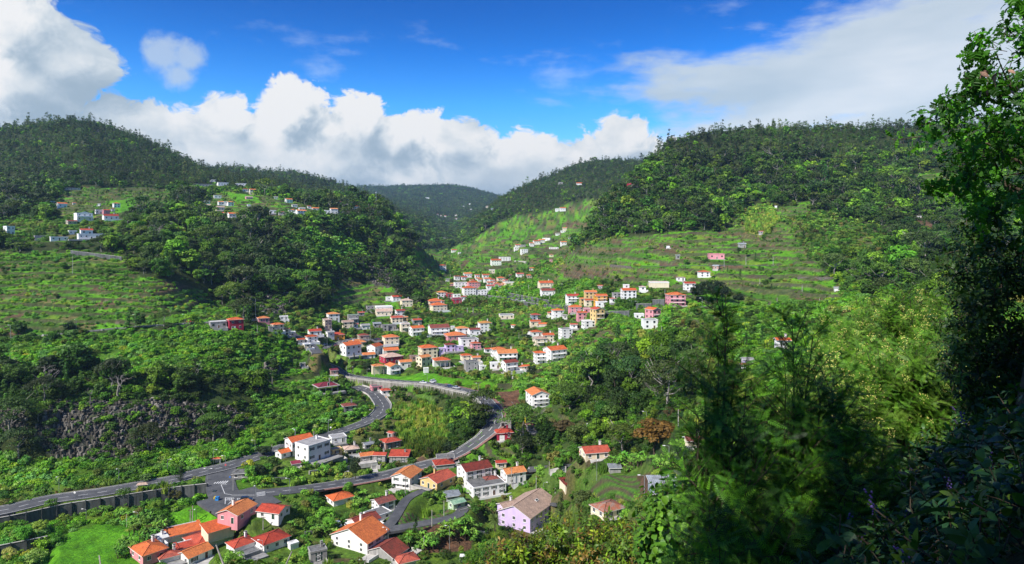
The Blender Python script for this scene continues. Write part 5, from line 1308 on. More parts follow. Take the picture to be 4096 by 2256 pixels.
def walled(name, r, o, top, h, th, mat_, label, posts=None, pmat=None, post_name='rib', coping=True):
    G = Geo(); wall_strip(G, r, o, top, h, th); w_ = link(name, G.mesh(name, [mat_])); tag(w_, label, 'wall')
    if coping: G = Geo(); wall_strip(G, r, o - .08, top + .14, .138, th + .16); link('coping', G.mesh('coping', [M_CONL]), w_)
    if posts:
        sp, pw, side = posts; L = np.concatenate([[0], np.cumsum(np.linalg.norm(np.diff(r[:, :2], axis=0), axis=1))]); n_ = frame(r); P = Geo(); P.box(-pw / 2, pw / 2, -.25, .25, -h, .35); pm_ = P.mesh(post_name, [pmat or mat_])
        s = sp / 2
        while s < L[-1]:
            p = [np.interp(s, L, r[:, k]) for k in range(3)]; nn = [np.interp(s, L, n_[:, k]) for k in range(2)]; oo = o + (side * .22 if side < 0 else th + .22)
            link(post_name, pm_, w_, (p[0] + nn[0] * oo, p[1] + nn[1] * oo, p[2] + top), math.atan2(nn[1], nn[0]) - math.pi / 2); s += sp
    return w_
cm_w, cw, cwb = new_mat('streaked_concrete', .95, .1); cg = cw.n('ShaderNodeNewGeometry'); mp = cw.n('ShaderNodeMapping'); cw.t.links.new(cg.outputs['Position'], mp.inputs[0]); mp.inputs['Scale'].default_value = (1, 1, .12)
cw.t.links.new(cw.mix(1.0, cw.ramp(cw.noise(mp.outputs[0], .9, 6, .75), [(.3, (.050, .052, .055)), (.5, (.125, .130, .135)), (.75, (.22, .225, .23))]), cw.ramp(cw.noise(cg.outputs['Position'], .15, 3), [(.3, (.7, .7, .68)), (.7, (1.1, 1.1, 1.05))]), 'MULTIPLY'), cwb.inputs['Base Color'])
wt_ = np.array([((p - CX) / F * d, d, -98.3) for p, d in zip(WD[:, 0], WD[:, 1])]); wr = spline(wt_)
walled('retaining_wall', wr, -1.5, .5, 5.4, .35, cm_w, 'long stained concrete retaining wall with ribs below the left road', (4.6, .35, -1), cm_w)
lowz = [flat_at_(p, y, -101.5) for p, y in ((-120,2215),(0,2190),(100,2170),(190,2152))]
walled('retaining_wall', spline(np.array(lowz)), -.9, .9, 3.6, .35, cm_w, 'short ribbed concrete wall in the fields at the lower left corner', (4.2, .35, -1), cm_w)
vi = ROADS['_viaduct'][0]
lm_w, lw, lwb = new_mat('pale_stained_wall', .95, .1); lg = lw.n('ShaderNodeNewGeometry'); mp2 = lw.n('ShaderNodeMapping'); lw.t.links.new(lg.outputs['Position'], mp2.inputs[0]); mp2.inputs['Scale'].default_value = (1, 1, .3)
lw.t.links.new(lw.ramp(lw.noise(mp2.outputs[0], .5, 6, .7), [(.32, (.07, .068, .055)), (.5, (.22, .21, .185)), (.75, (.38, .36, .33))]), lwb.inputs['Base Color'])
walled('bend_wall', vi, 4.1, .6, 5.6, .4, lm_w, 'tall pale curved wall carrying the outer edge of the bend road')
us = ROADS['upper_street'][0]; pu = us[:, 0] / us[:, 1] * F + CX; us2 = us[(pu > 1945) & (pu < 2345)]
walled('street_wall', us2, -4.6, .8, 7.4, .5, cm_w, 'high dark grey wall under the street of the far village', (8.0, .5, -1), cm_w, 'buttress')
hr = ROADS['hillside_road'][0]; walled('ledge_parapet', hr[::2], -3.6, .55, 1.3, .3, M_CON, 'low kerb wall with pale blocks along the ledge road', (7.5, 1.0, -1), M_CONL, 'block', False)
mr = ROADS['main_road'][0]; pm2 = mr[:, 0] / mr[:, 1] * F + CX; i0 = int(np.argmax(pm2 > 1150)); walled("road_parapet", mr[i0:][::2], -4.9, .75, 1.6, .25, M_CONL, 'pale parapet following the inside of the S-bend road', None, None, '', False)
walled('road_fence', mr[i0 + 24:][::2], 4.7, .7, 1.6, .2, M_CONL, 'pale low wall along the outside of the S-bend road', None, None, '', False)
# higher grey retaining walls read off the photograph as separate slabs: (foot px, foot py) .. (foot px, foot py), height in pixels
SLABS = [('A',1070,780,1690,905,45,'tall grey wall rising behind the far village street'), ('B',1085,700,1330,700,70,'grey plastered wall right of the pale yellow block'), ('B',1400,612,1560,612,60,'grey wall below the field above the pink three-storey house'), ('B',1570,600,1690,600,90,'dark grey buttressed wall beside the pink three-storey house'), ('6',700,700,1060,830,22,'long low garden wall sloping below the white houses'), ('2',730,635,1080,590,22,'low pale wall under the brown garden of the white building'), ('2',610,680,40,700,18,'low grey wall at the junction garden'), ('4',0,640,140,610,40,'pale concrete wall beside the right-hand lane'), ('5',0,0,0,0,0,''),
         ('W',500,120,862,165,28,'grey wall edging the highest left terrace'), ('A',1290,415,1430,425,14,'pale wall by the long far terrace house'), ('A',1380,800,1690,800,14,'pale boundary wall below the white stacked house'), ('B',1130,170,1350,190,24,'wide dry stone wall holding a brown terrace'), ('R',930,1045,1160,1048,8,'dark stone terrace wall on the right hill'), ('R',500,1225,1130,1205,12,'long stone wall of the hill track'), ('3',700,1140,980,1170,30,'low white garden wall left of the large lilac house'), ('2',690,1165,900,1150,26,'grey yard wall in front of the parked white cars')]
for z, x0, y0, x1, y1, hp, lb in SLABS:
    if not hp: continue
    a = ray(*zp(z, x0, y0)); b = ray(*zp(z, x1, y1)); n = 9; P = [ray(*zp(z, x0 + (x1 - x0) * t, y0 + (y1 - y0) * t)) for t in np.linspace(0, 1, n)]; dmed = np.array([p[1] for p in P])
    lin = np.polyval(np.polyfit(np.arange(n), dmed, 1), np.arange(n)); pr = []
    for t, dd in zip(np.linspace(0, 1, n), lin): px_, py_ = zp(z, x0 + (x1 - x0) * t, y0 + (y1 - y0) * t); pr.append(((px_ - CX) / F * dd, dd, -(py_ - HY) / F * dd))
    H_m = hp / ZONE[z][2] / F * lin.mean(); walled('wall', np.array(pr), 0, H_m, H_m + 3, .4, M_STONE if 'stone' in lb else cm_w if 'grey' in lb else M_CONL, lb, coping='grey' in lb and H_m > 2)
# zebra crossings, arrows and lettering
def on_road(px, py, key): 
    r = ROADS[key][0]; q_ = np.stack([CX + r[:, 0] / r[:, 1] * F, HY - r[:, 2] / r[:, 1] * F], 1); b = int(np.argmin(np.hypot(q_[:, 0] - px, (q_[:, 1] - py)))); return b
def flat_at(px, py, z): d = -z * F / (py - HY); return np.array([(px - CX) / F * d, d, z])
yz = -98.99 + .05
def stripes(p0, p1, n, w, L, name='crossing_stripe'):
    a, b = flat_at(*p0, yz), flat_at(*p1, yz); u = (b - a) / np.linalg.norm(b - a); v = np.array([-u[1], u[0], 0]); G = Geo()
    for k in range(n):
        c = a + (b - a) * (k + .5) / n; G.add([c - u * w / 2 - v * L / 2, c + u * w / 2 - v * L / 2, c + u * w / 2 + v * L / 2, c - u * w / 2 + v * L / 2], [(0, 1, 2, 3)])
    return link(name, G.mesh(name, [M_PAINT]), bpy.data.objects['junction_road'])
for p in (zp('Z', 2160, 575), zp('Z', 2290, 575), 6), (zp('2', 310, 793), zp('2', 312, 830), 4), (zp('Z', 1895, 478), zp('Z', 1945, 508), 5), (zp('2', 925, 0), zp('2', 930, 3), 0):
    if p[2]: stripes(p[0], p[1], p[2], .40, 3.2)['kind'] = 'stuff'
def text_on(s, px, py, hgt, rz, name='lettering', parent=None):
    c = bpy.data.curves.new(name, 'FONT'); c.body = s; c.size = hgt; c.align_x = 'CENTER'; c.align_y = 'CENTER'; c.extrude = .004; c.materials.append(M_PAINT); c.offset = .03
    o = bpy.data.objects.new(name, c); COL.objects.link(o); o.location = flat_at(px, py, yz + .01); o.rotation_euler = (0, 0, rz); o.parent = parent or bpy.data.objects['junction_road']; o.scale = (.62, 1.7, 1); return o
text_on('STOP', *zp('Z', 2310, 748), 1.7, 0); text_on('STOP', *zp('Z', 2205, 470), 1.7, math.radians(14))
def arrow(px, py, bend):
    p = flat_at(px, py, yz + .01); G = Geo(); q_ = [(-.09, -1.4), (.09, -1.4), (.09, .5), (-.09, .5)]
    G.add([(x, y, 0) for x, y in q_], [(0, 1, 2, 3)])
    if bend: G.add([(-.09, .5, 0), (.09, .32, 0), (.7, .32, 0), (.7, .5, 0)], [(0, 1, 2, 3)]); G.add([(.7, .05, 0), (1.3, .41, 0), (.7, .8, 0)], [(0, 1, 2, 2)])
    else: G.add([(-.4, .5, 0), (.4, .5, 0), (0, 1.5, 0)], [(0, 1, 2, 2)])
    link('arrow_marking', G.mesh('arrow_marking', [M_PAINT]), bpy.data.objects['junction_road'], tuple(p))
arrow(*zp('Z', 2309, 785), 0); arrow(*zp('Z', 2395, 785), 1)
G = Geo(); p = flat_at(*zp('Z', 2395, 745), yz + .01)
for a in ((-.6, .6, .6, .6, .9, .45), ): G.add([(-.7, .8, 0), (.7, .8, 0), (0, -.8, 0), (-.4, .6, 0), (.4, .6, 0), (0, -.3, 0)], [(0, 3, 4, 1), (1, 4, 5, 2), (2, 5, 3, 0)])
link('give_way_marking', G.mesh('give_way_marking', [M_PAINT]), bpy.data.objects['junction_road'], tuple(p))
for (a, b) in ((zp('Z', 2225, 597), zp('Z', 2282, 597)), (zp('Z', 2225, 600), zp('Z', 2262, 690)), (zp('Z', 2262, 690), zp('Z', 2340, 705)), (zp('Z', 2340, 705), zp('Z', 2560, 705)), (zp('Z', 2268, 730), zp('Z', 2350, 733)), (zp('Z', 2268, 730), zp('Z', 2265, 795)), (zp('Z', 2352, 733), zp('Z', 2352, 780)), (zp('Z', 2120, 470), zp('Z', 2290, 435)), (zp('Z', 2120, 470), zp('Z', 2185, 510))):
    A_, B_ = flat_at(*a, yz), flat_at(*b, yz); u = (B_ - A_) / np.linalg.norm(B_ - A_); v = np.array([-u[1], u[0], 0]) * .1; G = Geo(); G.add([A_ - v, B_ - v, B_ + v, A_ + v], [(0, 1, 2, 3)]); link('stop_line', G.mesh('stop_line', [M_PAINT]), bpy.data.objects['junction_road'])
def farscale(d): return np.where(d > 1300, 1.0 + (d - 1300) / 2200., 1.0)
# ------------------------------------------------------------------ woods, scrub and ground cover over the terrain
def sample_cells(mask, dens):
    """random ground points: dens per square metre on every grid cell"""
    dx = np.diff(XX, axis=0)[:, :-1]; dy = np.diff(DD, axis=1)[:-1, :]; A = np.abs(dx * dy); lam = (A * dens[:-1, :-1] * mask[:-1, :-1]).ravel()
    cnt = rng.poisson(lam); cid = np.repeat(np.arange(len(lam)), cnt); i, j = cid // (nd_ - 1), cid % (nd_ - 1); u, v = rng.random(len(cid)), rng.random(len(cid))
    px = GX[i] * (1 - u) + GX[i + 1] * u; d = np.exp(LG[j] * (1 - v) + LG[j + 1] * v); x = (px - CX) / F * d
    z = (ZZ[i, j] * (1 - u) + ZZ[i + 1, j] * u) * (1 - v) + (ZZ[i, j + 1] * (1 - u) + ZZ[i + 1, j + 1] * u) * v
    return px, x, d, z, i, j
HOUSE_PTS = globals().get("HOUSE_PTS", []); HOUSE_BOX = globals().get("HOUSE_BOX", [])
def clear_of_houses(x, d, extra=1.0):
    ok = np.ones(len(x), bool)
    for hx, hy, hr in HOUSE_PTS: ok &= (x - hx) ** 2 + (d - hy) ** 2 > (hr + extra) ** 2
    return ok
def clear_views(px, py_top, py, d):
    """keep plants from standing in front of the houses the photograph shows"""
    ok = np.ones(len(px), bool)
    for (bx0, bx1, by0, by1, bd) in HOUSE_BOX: ok &= ~((d < bd) & (px > bx0) & (px < bx1) & (py_top < by1) & (py > by0))
    return ok
AT0 = ray(*zp('4', 905, 462), 120)
HOUSE_PTS += [(AT0[0], AT0[1], 8)]
HOUSE_BOX += [(2505, 2720, 1665, 1800, AT0[1] + 4), (915, 965, 2040, 2150, 245), (1935, 2035, 2060, 2140, 230), (2775, 2960, 1100, 1205, 470)]
LRS = [(CX + p[0] / p[1] * F, HY - p[2] / p[1] * F, p[1]) for k in ('main_road', 'lower_road') for p in ROADS[k][0]]
def clear_road(px, top, base, d):
    ok = np.ones(len(px), bool)
    for a, b, dd in LRS: ok &= ~((d < dd) & (abs(px - a) < 14) & (top < b + 4) & (base > b - 2))
    return ok | (rng.random(len(px)) < .07)
C_GAIN = np.array([1.3, 1.22, .95])
def pal(c, n, v=.35):
    c = np.array(c) * np.array([1.75, 2.0, 1.15]); k = rng.integers(0, len(c), n); b = c[k] * (1 + rng.normal(0, v * .45, (n, 1))); return np.clip(b * (1 + rng.normal(0, .09, (n, 3))), .006, .4)
C_FOREST = [(.020,.046,.009), (.015,.034,.010), (.027,.060,.009), (.042,.086,.011), (.021,.042,.015), (.060,.105,.013), (.017,.038,.009)]; C_FOREST = [tuple(np.array(c) * C_GAIN) for c in C_FOREST]
C_GUM = [(.022,.034,.024), (.028,.042,.030), (.019,.032,.020), (.034,.046,.030)]; C_GUM = [tuple(np.array(c) * C_GAIN) for c in C_GUM]
C_SCRUB = [(.060,.140,.012), (.085,.185,.014), (.050,.120,.012), (.095,.170,.050), (.070,.150,.050), (.040,.085,.012), (.105,.180,.014), (.07,.17,.012)]
C_GARD = [(.050,.110,.018), (.070,.140,.022), (.085,.150,.030), (.040,.080,.018), (.100,.130,.030), (.035,.070,.015), (.080,.075,.030)]
C_DRY = [(.15,.12,.05), (.11,.08,.045), (.17,.15,.06)]
inv = (VIS | (DD < 1200)) & (RD > 1.2)
side = (PXX > -500) & (PXX < 4700)
def do_scatter(name, cls, dens_fn, kinds, palette, label, smin, smax, hfac=1.0, hmax=9.0, sizefn=None, roadgap=1.5, cat='vegetation'):
    mask = np.isin(CL, cls) & inv & side & (RD > roadgap) & (DD > 62)
    px, x, d, z, i, j = sample_cells(mask, dens_fn)
    s = rng.uniform(smin, smax, len(px)) * (sizefn(d) if sizefn else 1.0)
    top = HY - (z + hmax * s) / d * F; base = HY - z / d * F
    ok = clear_of_houses(x, d, .6) & clear_views(px, top, base, d) & clear_road(px, HY - (z + hmax * .7 * s) / d * F, base, d)
    px, x, d, z, s, i, j = [a[ok] for a in (px, x, d, z, s, i, j)]
    return px, x, d, z, s, i, j
def lodof(d): return np.where(d < 260, 0, np.where(d < 620, 1, 2))
SC_ITEMS = []
def emit(name, label, px, x, d, z, s, kinds, wts, palette, cat='vegetation', nvar=4, vary=True, keep=None):
    n = len(px); k = rng.choice(len(kinds), n, p=np.array(wts) / sum(wts)); lod = lodof(d); var = rng.integers(0, nvar, n)
    meshes = []; index = {}
    idx = np.zeros(n, int)
    for a in range(len(kinds)):
        for l in range(3):
            for v in range(nvar):
                m_ = (k == a) & (lod == l) & (var == v)
                if m_.any():
                    if (a, l, v) not in index: index[(a, l, v)] = len(meshes); meshes.append(proto(kinds[a], v, l)[2])
                    idx[m_] = index[(a, l, v)]
    pals = palette if isinstance(palette, dict) else None
    col = np.zeros((n, 3))
    for a, kd in enumerate(kinds):
        m_ = k == a
        if m_.any(): col[m_] = pal(pals[kd] if pals else palette, m_.sum())
    patch = fbm(x / 40, d / 40, 3, 201)[:, None]; col = np.clip(col * (1 + patch * 1.9) * np.where(rng.random((n, 1)) < .05, 1.5, 1), .006, .4)
    asp = np.stack([s * rng.uniform(.8, 1.2, n), s * rng.uniform(.8, 1.2, n), s * rng.uniform(.8, 1.2, n) / farscale(d) ** .85], 1)
    if len(meshes): scatter(name, np.stack([x, d, z - .1], 1), rng.uniform(0, 6.28, n), asp, idx, col, meshes, label, cat, tilt=rng.normal(0, .05, (n, 2)))
    return n
tot = {}
# woods --------------------------------------------------------------
dn = np.where(DD > 1300, 1 / (7.0 * farscale(DD)) ** 2, 1 / 6.3 ** 2) * np.where(CL == 8, .45, 1) * np.where(CL == 6, .03, 1) * (1 + 1.0 * fbm(XX / 35, DD / 35, 3, 301))
WOOD = do_scatter('wood', (0, 8, 6), dn, 0, 0, '', .8, 1.55, sizefn=farscale)
px, x, d, z, s, i, j = WOOD; cl = CL[i, j]; hi = ((z > np.where(px > 2500, 105, 60)) & (d > 850)) | ((d < 800) & (px < 1000) & (px > 450) & (rng.random(len(d)) < .35))
s = s * np.exp(rng.normal(0, .22, len(s))) * np.where(hi, .62, 1.0); z = z - 1.5; gum = hi & (rng.random(len(d)) < .5); con = (~gum) & (rng.random(len(d)) < .10)
TREES = dict(px=px, x=x, d=d, z=z, s=s, kind=np.where(gum, 1, np.where(con, 2, np.where(rng.random(len(d)) < .28, 3, 0))), cl=cl)
# garden and terrace trees --------------------------------------------
dn = np.where(np.isin(CL, (1, 2)), 1 / 13. ** 2, np.where(CL == 3, 1 / 27. ** 2, 0)) * np.clip(1 + 5.0 * fbm(XX / 38, DD / 38, 3, 302), .08, 4.5)
dn = dn * np.where((CL == 2) & (DD > 200), 1.5, 1) * np.where((PXX < 950) & (PYY > 1780) & (PYY < 2000), .15, 1)
px, x, d, z, s, i, j = do_scatter('garden', (1, 2, 3), dn, 0, 0, '', .35, .75)
for kk, vv in (('px', px), ('x', x), ('d', d), ('z', z), ('s', s), ('kind', np.where(rng.random(len(px)) < .12, 2, 0)), ('cl', CL[i, j])): TREES[kk] = np.concatenate([TREES[kk], vv])
T_ = TREES; py_ = HY - (T_['z'] + 4 * T_['s']) / T_['d'] * F
fi, fj = gidx(T_['x'], T_['d']); seen = bil((PYF - run), fi, fj) < 30
app = np.where(in_view(T_['px'], py_) & seen, T_['s'] / T_['d'], 0); order = np.argsort(-app); single = np.zeros(len(app), bool); single[order[:130]] = app[order[:130]] > 0
kn = ['broad', 'gum', 'conifer', 'umbrella']; kc = [C_FOREST, C_GUM, [(.022,.050,.014), (.030,.066,.016)], [(.030,.052,.012), (.045,.070,.014), (.026,.040,.016)]]
AREA = [('in the gardens of the valley floor', lambda p, y, d, c: c == 1), ('on the scrub slope', lambda p, y, d, c: c in (2, 3)), ('in the wood on the slope', lambda p, y, d, c: True)]
KL = ['round tree', 'thin eucalyptus', 'conifer', 'spreading flat-topped tree']
TL = {}; ms = np.median(T_['s'][single])
for n in np.flatnonzero(single): TL[n] = ('large ' if T_['s'][n] > ms * 1.12 else 'small ' if T_['s'][n] < ms * .8 else '') + ('pale ' if n % 2 else 'dark ') + KL[int(T_['kind'][n])] + ' ' + where(float(T_['px'][n]), float(py_[n]))
for n in np.flatnonzero(single):
    k = int(T_['kind'][n]); c_ = int(T_['cl'][n]); a_ = [a for a, f in AREA if f(0, 0, 0, c_)][0]; sd_ = 'left half' if T_['px'][n] < 2048 else 'right half'
    palx = C_GARD if c_ in (1, 2, 3) and k == 0 else kc[k]; lod = 0 if T_['d'][n] < 330 else 1
    put_plant(['leafy_tree', 'eucalyptus_tree', 'conifer_tree', 'spreading_tree'][k], TL[n], 'tree', kn[k], int(rng.integers(0, 4)), lod, (T_['x'][n], T_['d'][n], T_['z'][n] - .1), float(T_['s'][n]), rng.uniform(0, 6.28), pal(palx, 1)[0] * (1.35 if n % 2 else .65), group='%s trees of the valley' % kn[k]); NAMED.append((COL.objects[-3] if False else LASTP[0], TL[n], float(T_['px'][n])))
rest = ~single
for k in range(4):
    m_ = rest & (T_['kind'] == k); wl = m_ & ~np.isin(T_['cl'], (1, 2, 3)); gdl = m_ & np.isin(T_['cl'], (1, 2, 3))
    for sfx, mm, pl_ in (('woodland', wl, kc[k]), ('garden', gdl, C_GARD if k == 0 else kc[k])):
        if mm.any(): tot[kn[k] + sfx] = emit(['leafy', 'eucalyptus', 'conifer', 'spreading'][k] + '_' + sfx, ['dense leafy green trees', 'tall grey green eucalyptus trees', 'dark pointed conifers', 'flat-topped spreading trees'][k] + {'woodland': ' covering the hillside woods', 'garden': ' dotted over gardens and terraces'}[sfx], *[T_[a][mm] for a in ('px', 'x', 'd', 'z', 's')], [kn[k]], [1], pl_, 'woodland' if sfx == 'woodland' else 'trees')
# bushes ---------------------------------------------------------------
nearf = np.clip(420 / DD, .28, 1) ** 1.0
clump = np.clip(1 + 3.2 * fbm(XX / 13, DD / 13, 4, 303), 0, 3)
dn = np.select([CL == 1, CL == 2, CL == 3, CL == 8, CL == 6, CL == 0], [.085, .21, .032, .14, .09, .030], 0.0) * np.where((TID != 0) & (TFR > .70), .25, 1) * np.where((CL == 3) & (XX < 0) & (DD < 620), 5.2, 1) * nearf * clump * np.where(DD > 900, .35, 1)
px, x, d, z, s, i, j = do_scatter('bush', (0, 1, 2, 3, 6, 8), dn, 0, 0, '', .5, 1.2, hmax=2.4, sizefn=lambda d: np.clip(d / 450, 1, 2.2), roadgap=1.6)
c_ = CL[i, j]; s = np.where(c_ == 3, s * .62, s)
lt = (c_ == 3) & (x < 0) & (d < 620)
for nm, mm, kinds, wts, pl_, lb in (('terrace_scrub', lt, ['scrub', 'bush'], [.7, .3], C_SCRUB, 'bright scrub in level bands on the abandoned left terraces'), ('garden_bushes', np.isin(c_, (1, 3)) & ~lt, ['bush', 'scrub'], [.6, .4], C_GARD, 'mixed green bushes and weeds between the gardens and terraces'),
                                ('slope_scrub', c_ == 2, ['scrub', 'bush'], [.65, .35], C_SCRUB, 'bright green scrub in mounds on the open slopes'),
                                ('wood_undergrowth', np.isin(c_, (0, 6, 8)), ['bush', 'scrub'], [.5, .5], C_FOREST, 'dark undergrowth below the trees and on the cliffs')):
    tot[nm] = emit(nm, lb, px[mm], x[mm], d[mm], z[mm], s[mm], kinds, wts, pl_, 'undergrowth', nvar=3)
# cane and dry reeds -----------------------------------------------------
dn = np.select([CL == 5, CL == 1], [.20, .006], 0.0) * np.where(CL == 5, 1, np.clip(fbm(XX / 20, DD / 20, 3, 304) * 20, 0, 4))
px, x, d, z, s, i, j = do_scatter('cane', (1, 5), dn, 0, 0, '', .7, 1.2, hmax=2.8)
tot['cane'] = emit('cane_reeds', 'pale yellow green cane reeds in the field by the curved wall', px, x, d, z, s, ['cane'], [1], [(.09,.14,.03), (.15,.17,.05), (.07,.12,.025), (.12,.17,.03)], 'reeds', nvar=2)
# banana groves -----------------------------------------------------------
BAN = [(2060,1460),(2150,1500),(2240,1490),(2330,1470),(2400,1440),(2320,1390),(2260,1340),(1960,1330),(2180,1290),(2360,1290),(2440,1300),(2500,1290),(1780,1210),(2040,1200),(2280,1270),(2330,1300),(2540,1310),(2720,1330),(2700,1290),(2350,1840),(2480,1870),(2290,1850),(2650,1870),(2580,1860),(600,2160),(680,2140),(560,2120),(520,2090),(1740,2160),(1700,2190),(1640,2180),(1400,2020),(1460,2010),(2230,1520),(2200,1550),(2620,1150),(2750,1080),(1310,2130),(480,2200),(640,2120),(1820,2130),(1880,2150),(2140,1440),(1100,2090)]
bp_ = []
for bx, by in BAN:
    for q2 in range(9):
        a_, b_ = bx + rng.normal() * 34, by + rng.normal() * 14; X_, Y_, Z_ = ray(a_, b_)
        if clear_of_houses(np.array([X_]), np.array([Y_]), 1.)[0] and clear_views(np.array([a_]), np.array([HY - (Z_ + 3.5) / Y_ * F]), np.array([b_]), np.array([Y_]))[0] and np.hypot(rs[:, 0] - X_, rs[:, 1] - Y_).min() > 5.5: bp_.append((X_, Y_, Z_))
bp_.sort(key=lambda p: p[1])
for X_, Y_, Z_ in bp_[:300]:
    wq = where(CX + X_ / Y_ * F, HY - Z_ / Y_ * F)
    put_plant('banana_plant', 'banana plant in the grove ' + wq, 'banana plant', 'banana', int(rng.integers(0, 4)), 1, (X_, Y_, Z_), rng.uniform(.8, 1.25), rng.uniform(0, 6.28), pal([(.075,.150,.028), (.095,.165,.04), (.06,.12,.025)], 1)[0], group='banana plants ' + wq)
print('SCATTER', tot, 'trees', len(T_['px']), 'banana', len(bp_))
# ------------------------------------------------------------------ street lamps, poles, cars and other road-side things
def lamp_parts(t, H, double=False):
    G = Geo(); G.tube([(0, 0, -.5), (0, 0, H * .5), (0, 0, H)], [.11, .085, .06], 6, 0); link('pole', G.mesh('lamp_pole', [M_MET], True), t)
    for s_ in ((1, -1) if double else (1,)):
        G = Geo(); G.tube([(0, 0, H - .05), (.5 * s_, 0, H + .12), (1.1 * s_, 0, H + .18)], [.05, .045, .04], 5, 0); link('arm', G.mesh('lamp_arm', [M_MET], True), t)
        G = Geo(); G.box(min(1.05 * s_, 1.75 * s_), max(1.05 * s_, 1.75 * s_), -.14, .14, H + .12, H + .27, 0); link('lamp_head', G.mesh('lamp_head', [M_FR]), t)
LAMPS = '''Z 594 670 155 l|Z 1196 585 150 l|Z 1684 500 152 l|Z 2147 400 148 l|Z 2268 430 118 l|Z 2093 560 118 d|Z 867 975 125 l|Z 1387 1000 120 l|Z 1976 965 125 l|Z 2347 665 175 p|Z 1938 990 180 p|Z 1915 1015 165 p|Z 1275 1025 130 p
2 260 465 115 l|2 607 345 90 l|2 893 285 110 l|2 560 805 125 l|2 1037 745 125 l|2 247 700 105 p|2 1275 160 72 l|2 267 835 100 l|2 405 470 85 p|2 770 330 60 p|2 325 1345 130 l|2 1405 1225 115 l|2 330 1120 110 p|2 1560 800 125 p|2 1025 400 90 p
3 1395 790 130 p|3 1458 810 95 l|3 493 1095 145 p|3 597 1000 130 p|3 645 1300 210 l|3 1508 640 110 p|3 1182 745 160 p|3 262 830 170 p|3 648 490 40 l|3 900 560 50 l|3 423 1310 130 p|3 105 1230 125 l
5 742 1255 120 l|5 430 1320 100 l|5 1107 740 85 l|5 975 705 75 l|5 912 715 90 p|5 603 1310 60 p|5 1140 390 130 m|5 53 200 210 m|5 32 150 70 l|5 730 455 95 l|5 835 450 90 p|5 1120 900 60 l|5 210 800 75 p|5 560 440 60 l
6 508 870 80 l|6 727 1060 95 l|6 820 745 60 p|6 905 750 60 p|6 1316 915 80 l|6 1400 885 65 p|6 948 1160 160 y|6 628 470 55 p|6 22 770 65 l|6 545 660 80 p|6 1020 400 60 l
4 405 695 180 l|4 817 825 170 l|4 1030 575 175 l|4 1155 605 75 p|4 836 190 88 l|4 1110 235 155 p|4 318 310 110 l|4 1065 985 95 p|4 45 800 40 p|4 268 1419 105 l
W 75 713 90 l|W 540 663 82 l|W 960 637 88 l|W 1312 612 65 l|W 1825 680 60 p|W 515 255 130 p|W 1678 560 48 l|W 1880 570 45 l|W 2027 610 90 p|W 2092 1415 55 l
B 512 548 70 p|B 1355 600 80 l|B 1415 610 80 l|B 1700 490 90 p|B 2085 580 85 l|B 1665 870 90 p|B 2310 180 95 p|B 2535 155 90 p|B 290 400 50 p|B 1520 395 60 p
A 765 1010 70 p|A 830 1000 60 p|A 1035 1130 60 p|A 1840 720 60 p|A 570 600 45 p|A 1350 1290 70 p|A 1460 750 70 p|A 1740 960 40 p
K 1903 420 130 r|K 358 165 40 m|K 1833 450 60 p|K 1060 320 50 p|K 85 160 25 p|K 218 175 22 p|K 855 510 45 p|K 1105 500 45 p
R 1830 725 62 m|R 605 960 50 p|R 777 960 52 p|R 693 1080 35 p|R 960 1130 45 p|R 1070 1210 40 p|R 802 1205 40 p|R 328 1225 50 l|R 1228 1000 60 p'''
proto_l = {}
for ln in LAMPS.replace('\n', '|').split('|'):
    if not ln.strip(): continue
    z, x, y, h, ty = ln.split(); px, py = zp(z, float(x), float(y)); X_, Y_, Z_ = ray(px, py, 100 if px < 2650 else 150); Z_ = -(py - HY) / F * Y_; H = float(h) / ZONE[z][2] / F * Y_; wh = where(px, py)
    if ty in 'ld':
        t = link('street_lamp', None, None, (X_, Y_, Z_), 0); lamp_parts(t, H, ty == 'd'); t.rotation_euler = (0, 0, rng.choice([-1.57, 0, 3.14]) if ty == 'l' else 0); lab = ('grey street lamp %s' if ty == 'l' else 'double-headed street lamp %s') % wh; cat = 'street lamp'; tag(t, lab, cat, 'street lamps of the valley')
    else:
        nm, lab0, mm_ = {'p': ('utility_pole', 'thin utility pole', M_CONL), 'm': ('mast', 'tall pale mast', M_MET), 'r': ('mast', 'radio mast with round head', M_MET), 'y': ('utility_pole', 'pole with yellow foot sleeve', M_CONL)}[ty]
        G = Geo(); G.tube([(0, 0, -.6), (0, 0, H * .5), (0, 0, H)], [.17, .14, .10] if Y_ < 600 else [.35, .3, .22], 6, 0)
        t = link(nm, None, None, (X_, Y_, Z_), rng.uniform(-.5, .5)); link('shaft', G.mesh('shaft', [mm_], True), t)
        if ty in 'py' and Y_ < 700: G = Geo(); G.box(-.8, .8, -.06, .06, H * .93, H * .93 + .12); link('crossarm', G.mesh('crossarm', [M_SHB]), t)
        if ty == 'y': G = Geo(); G.tube([(0, 0, .1), (0, 0, H * .33)], [.24, .21], 8, 0); link('sleeve', G.mesh('sleeve', [flat_mat('yellow_plastic', (.75, .50, .03), .5)]), t)
        if ty == 'r': G = Geo(); G.tube([(0, 0, H), (0, 0, H + 1.6)], [1.3, 1.3], 10, 0); G.tube([(0, 0, H + 1.6), (0, 0, H + 3.5)], [.2, .1], 5, 0); link('antenna', G.mesh('antenna', [M_MET]), t); t.children[-1]['kind'] = 'stuff'
        lab = lab0 + ' ' + wh; tag(t, lab, 'mast' if nm == 'mast' else 'utility pole', 'poles of the valley' if nm != 'mast' else 'masts')
    NAMED.append((t, lab, px))
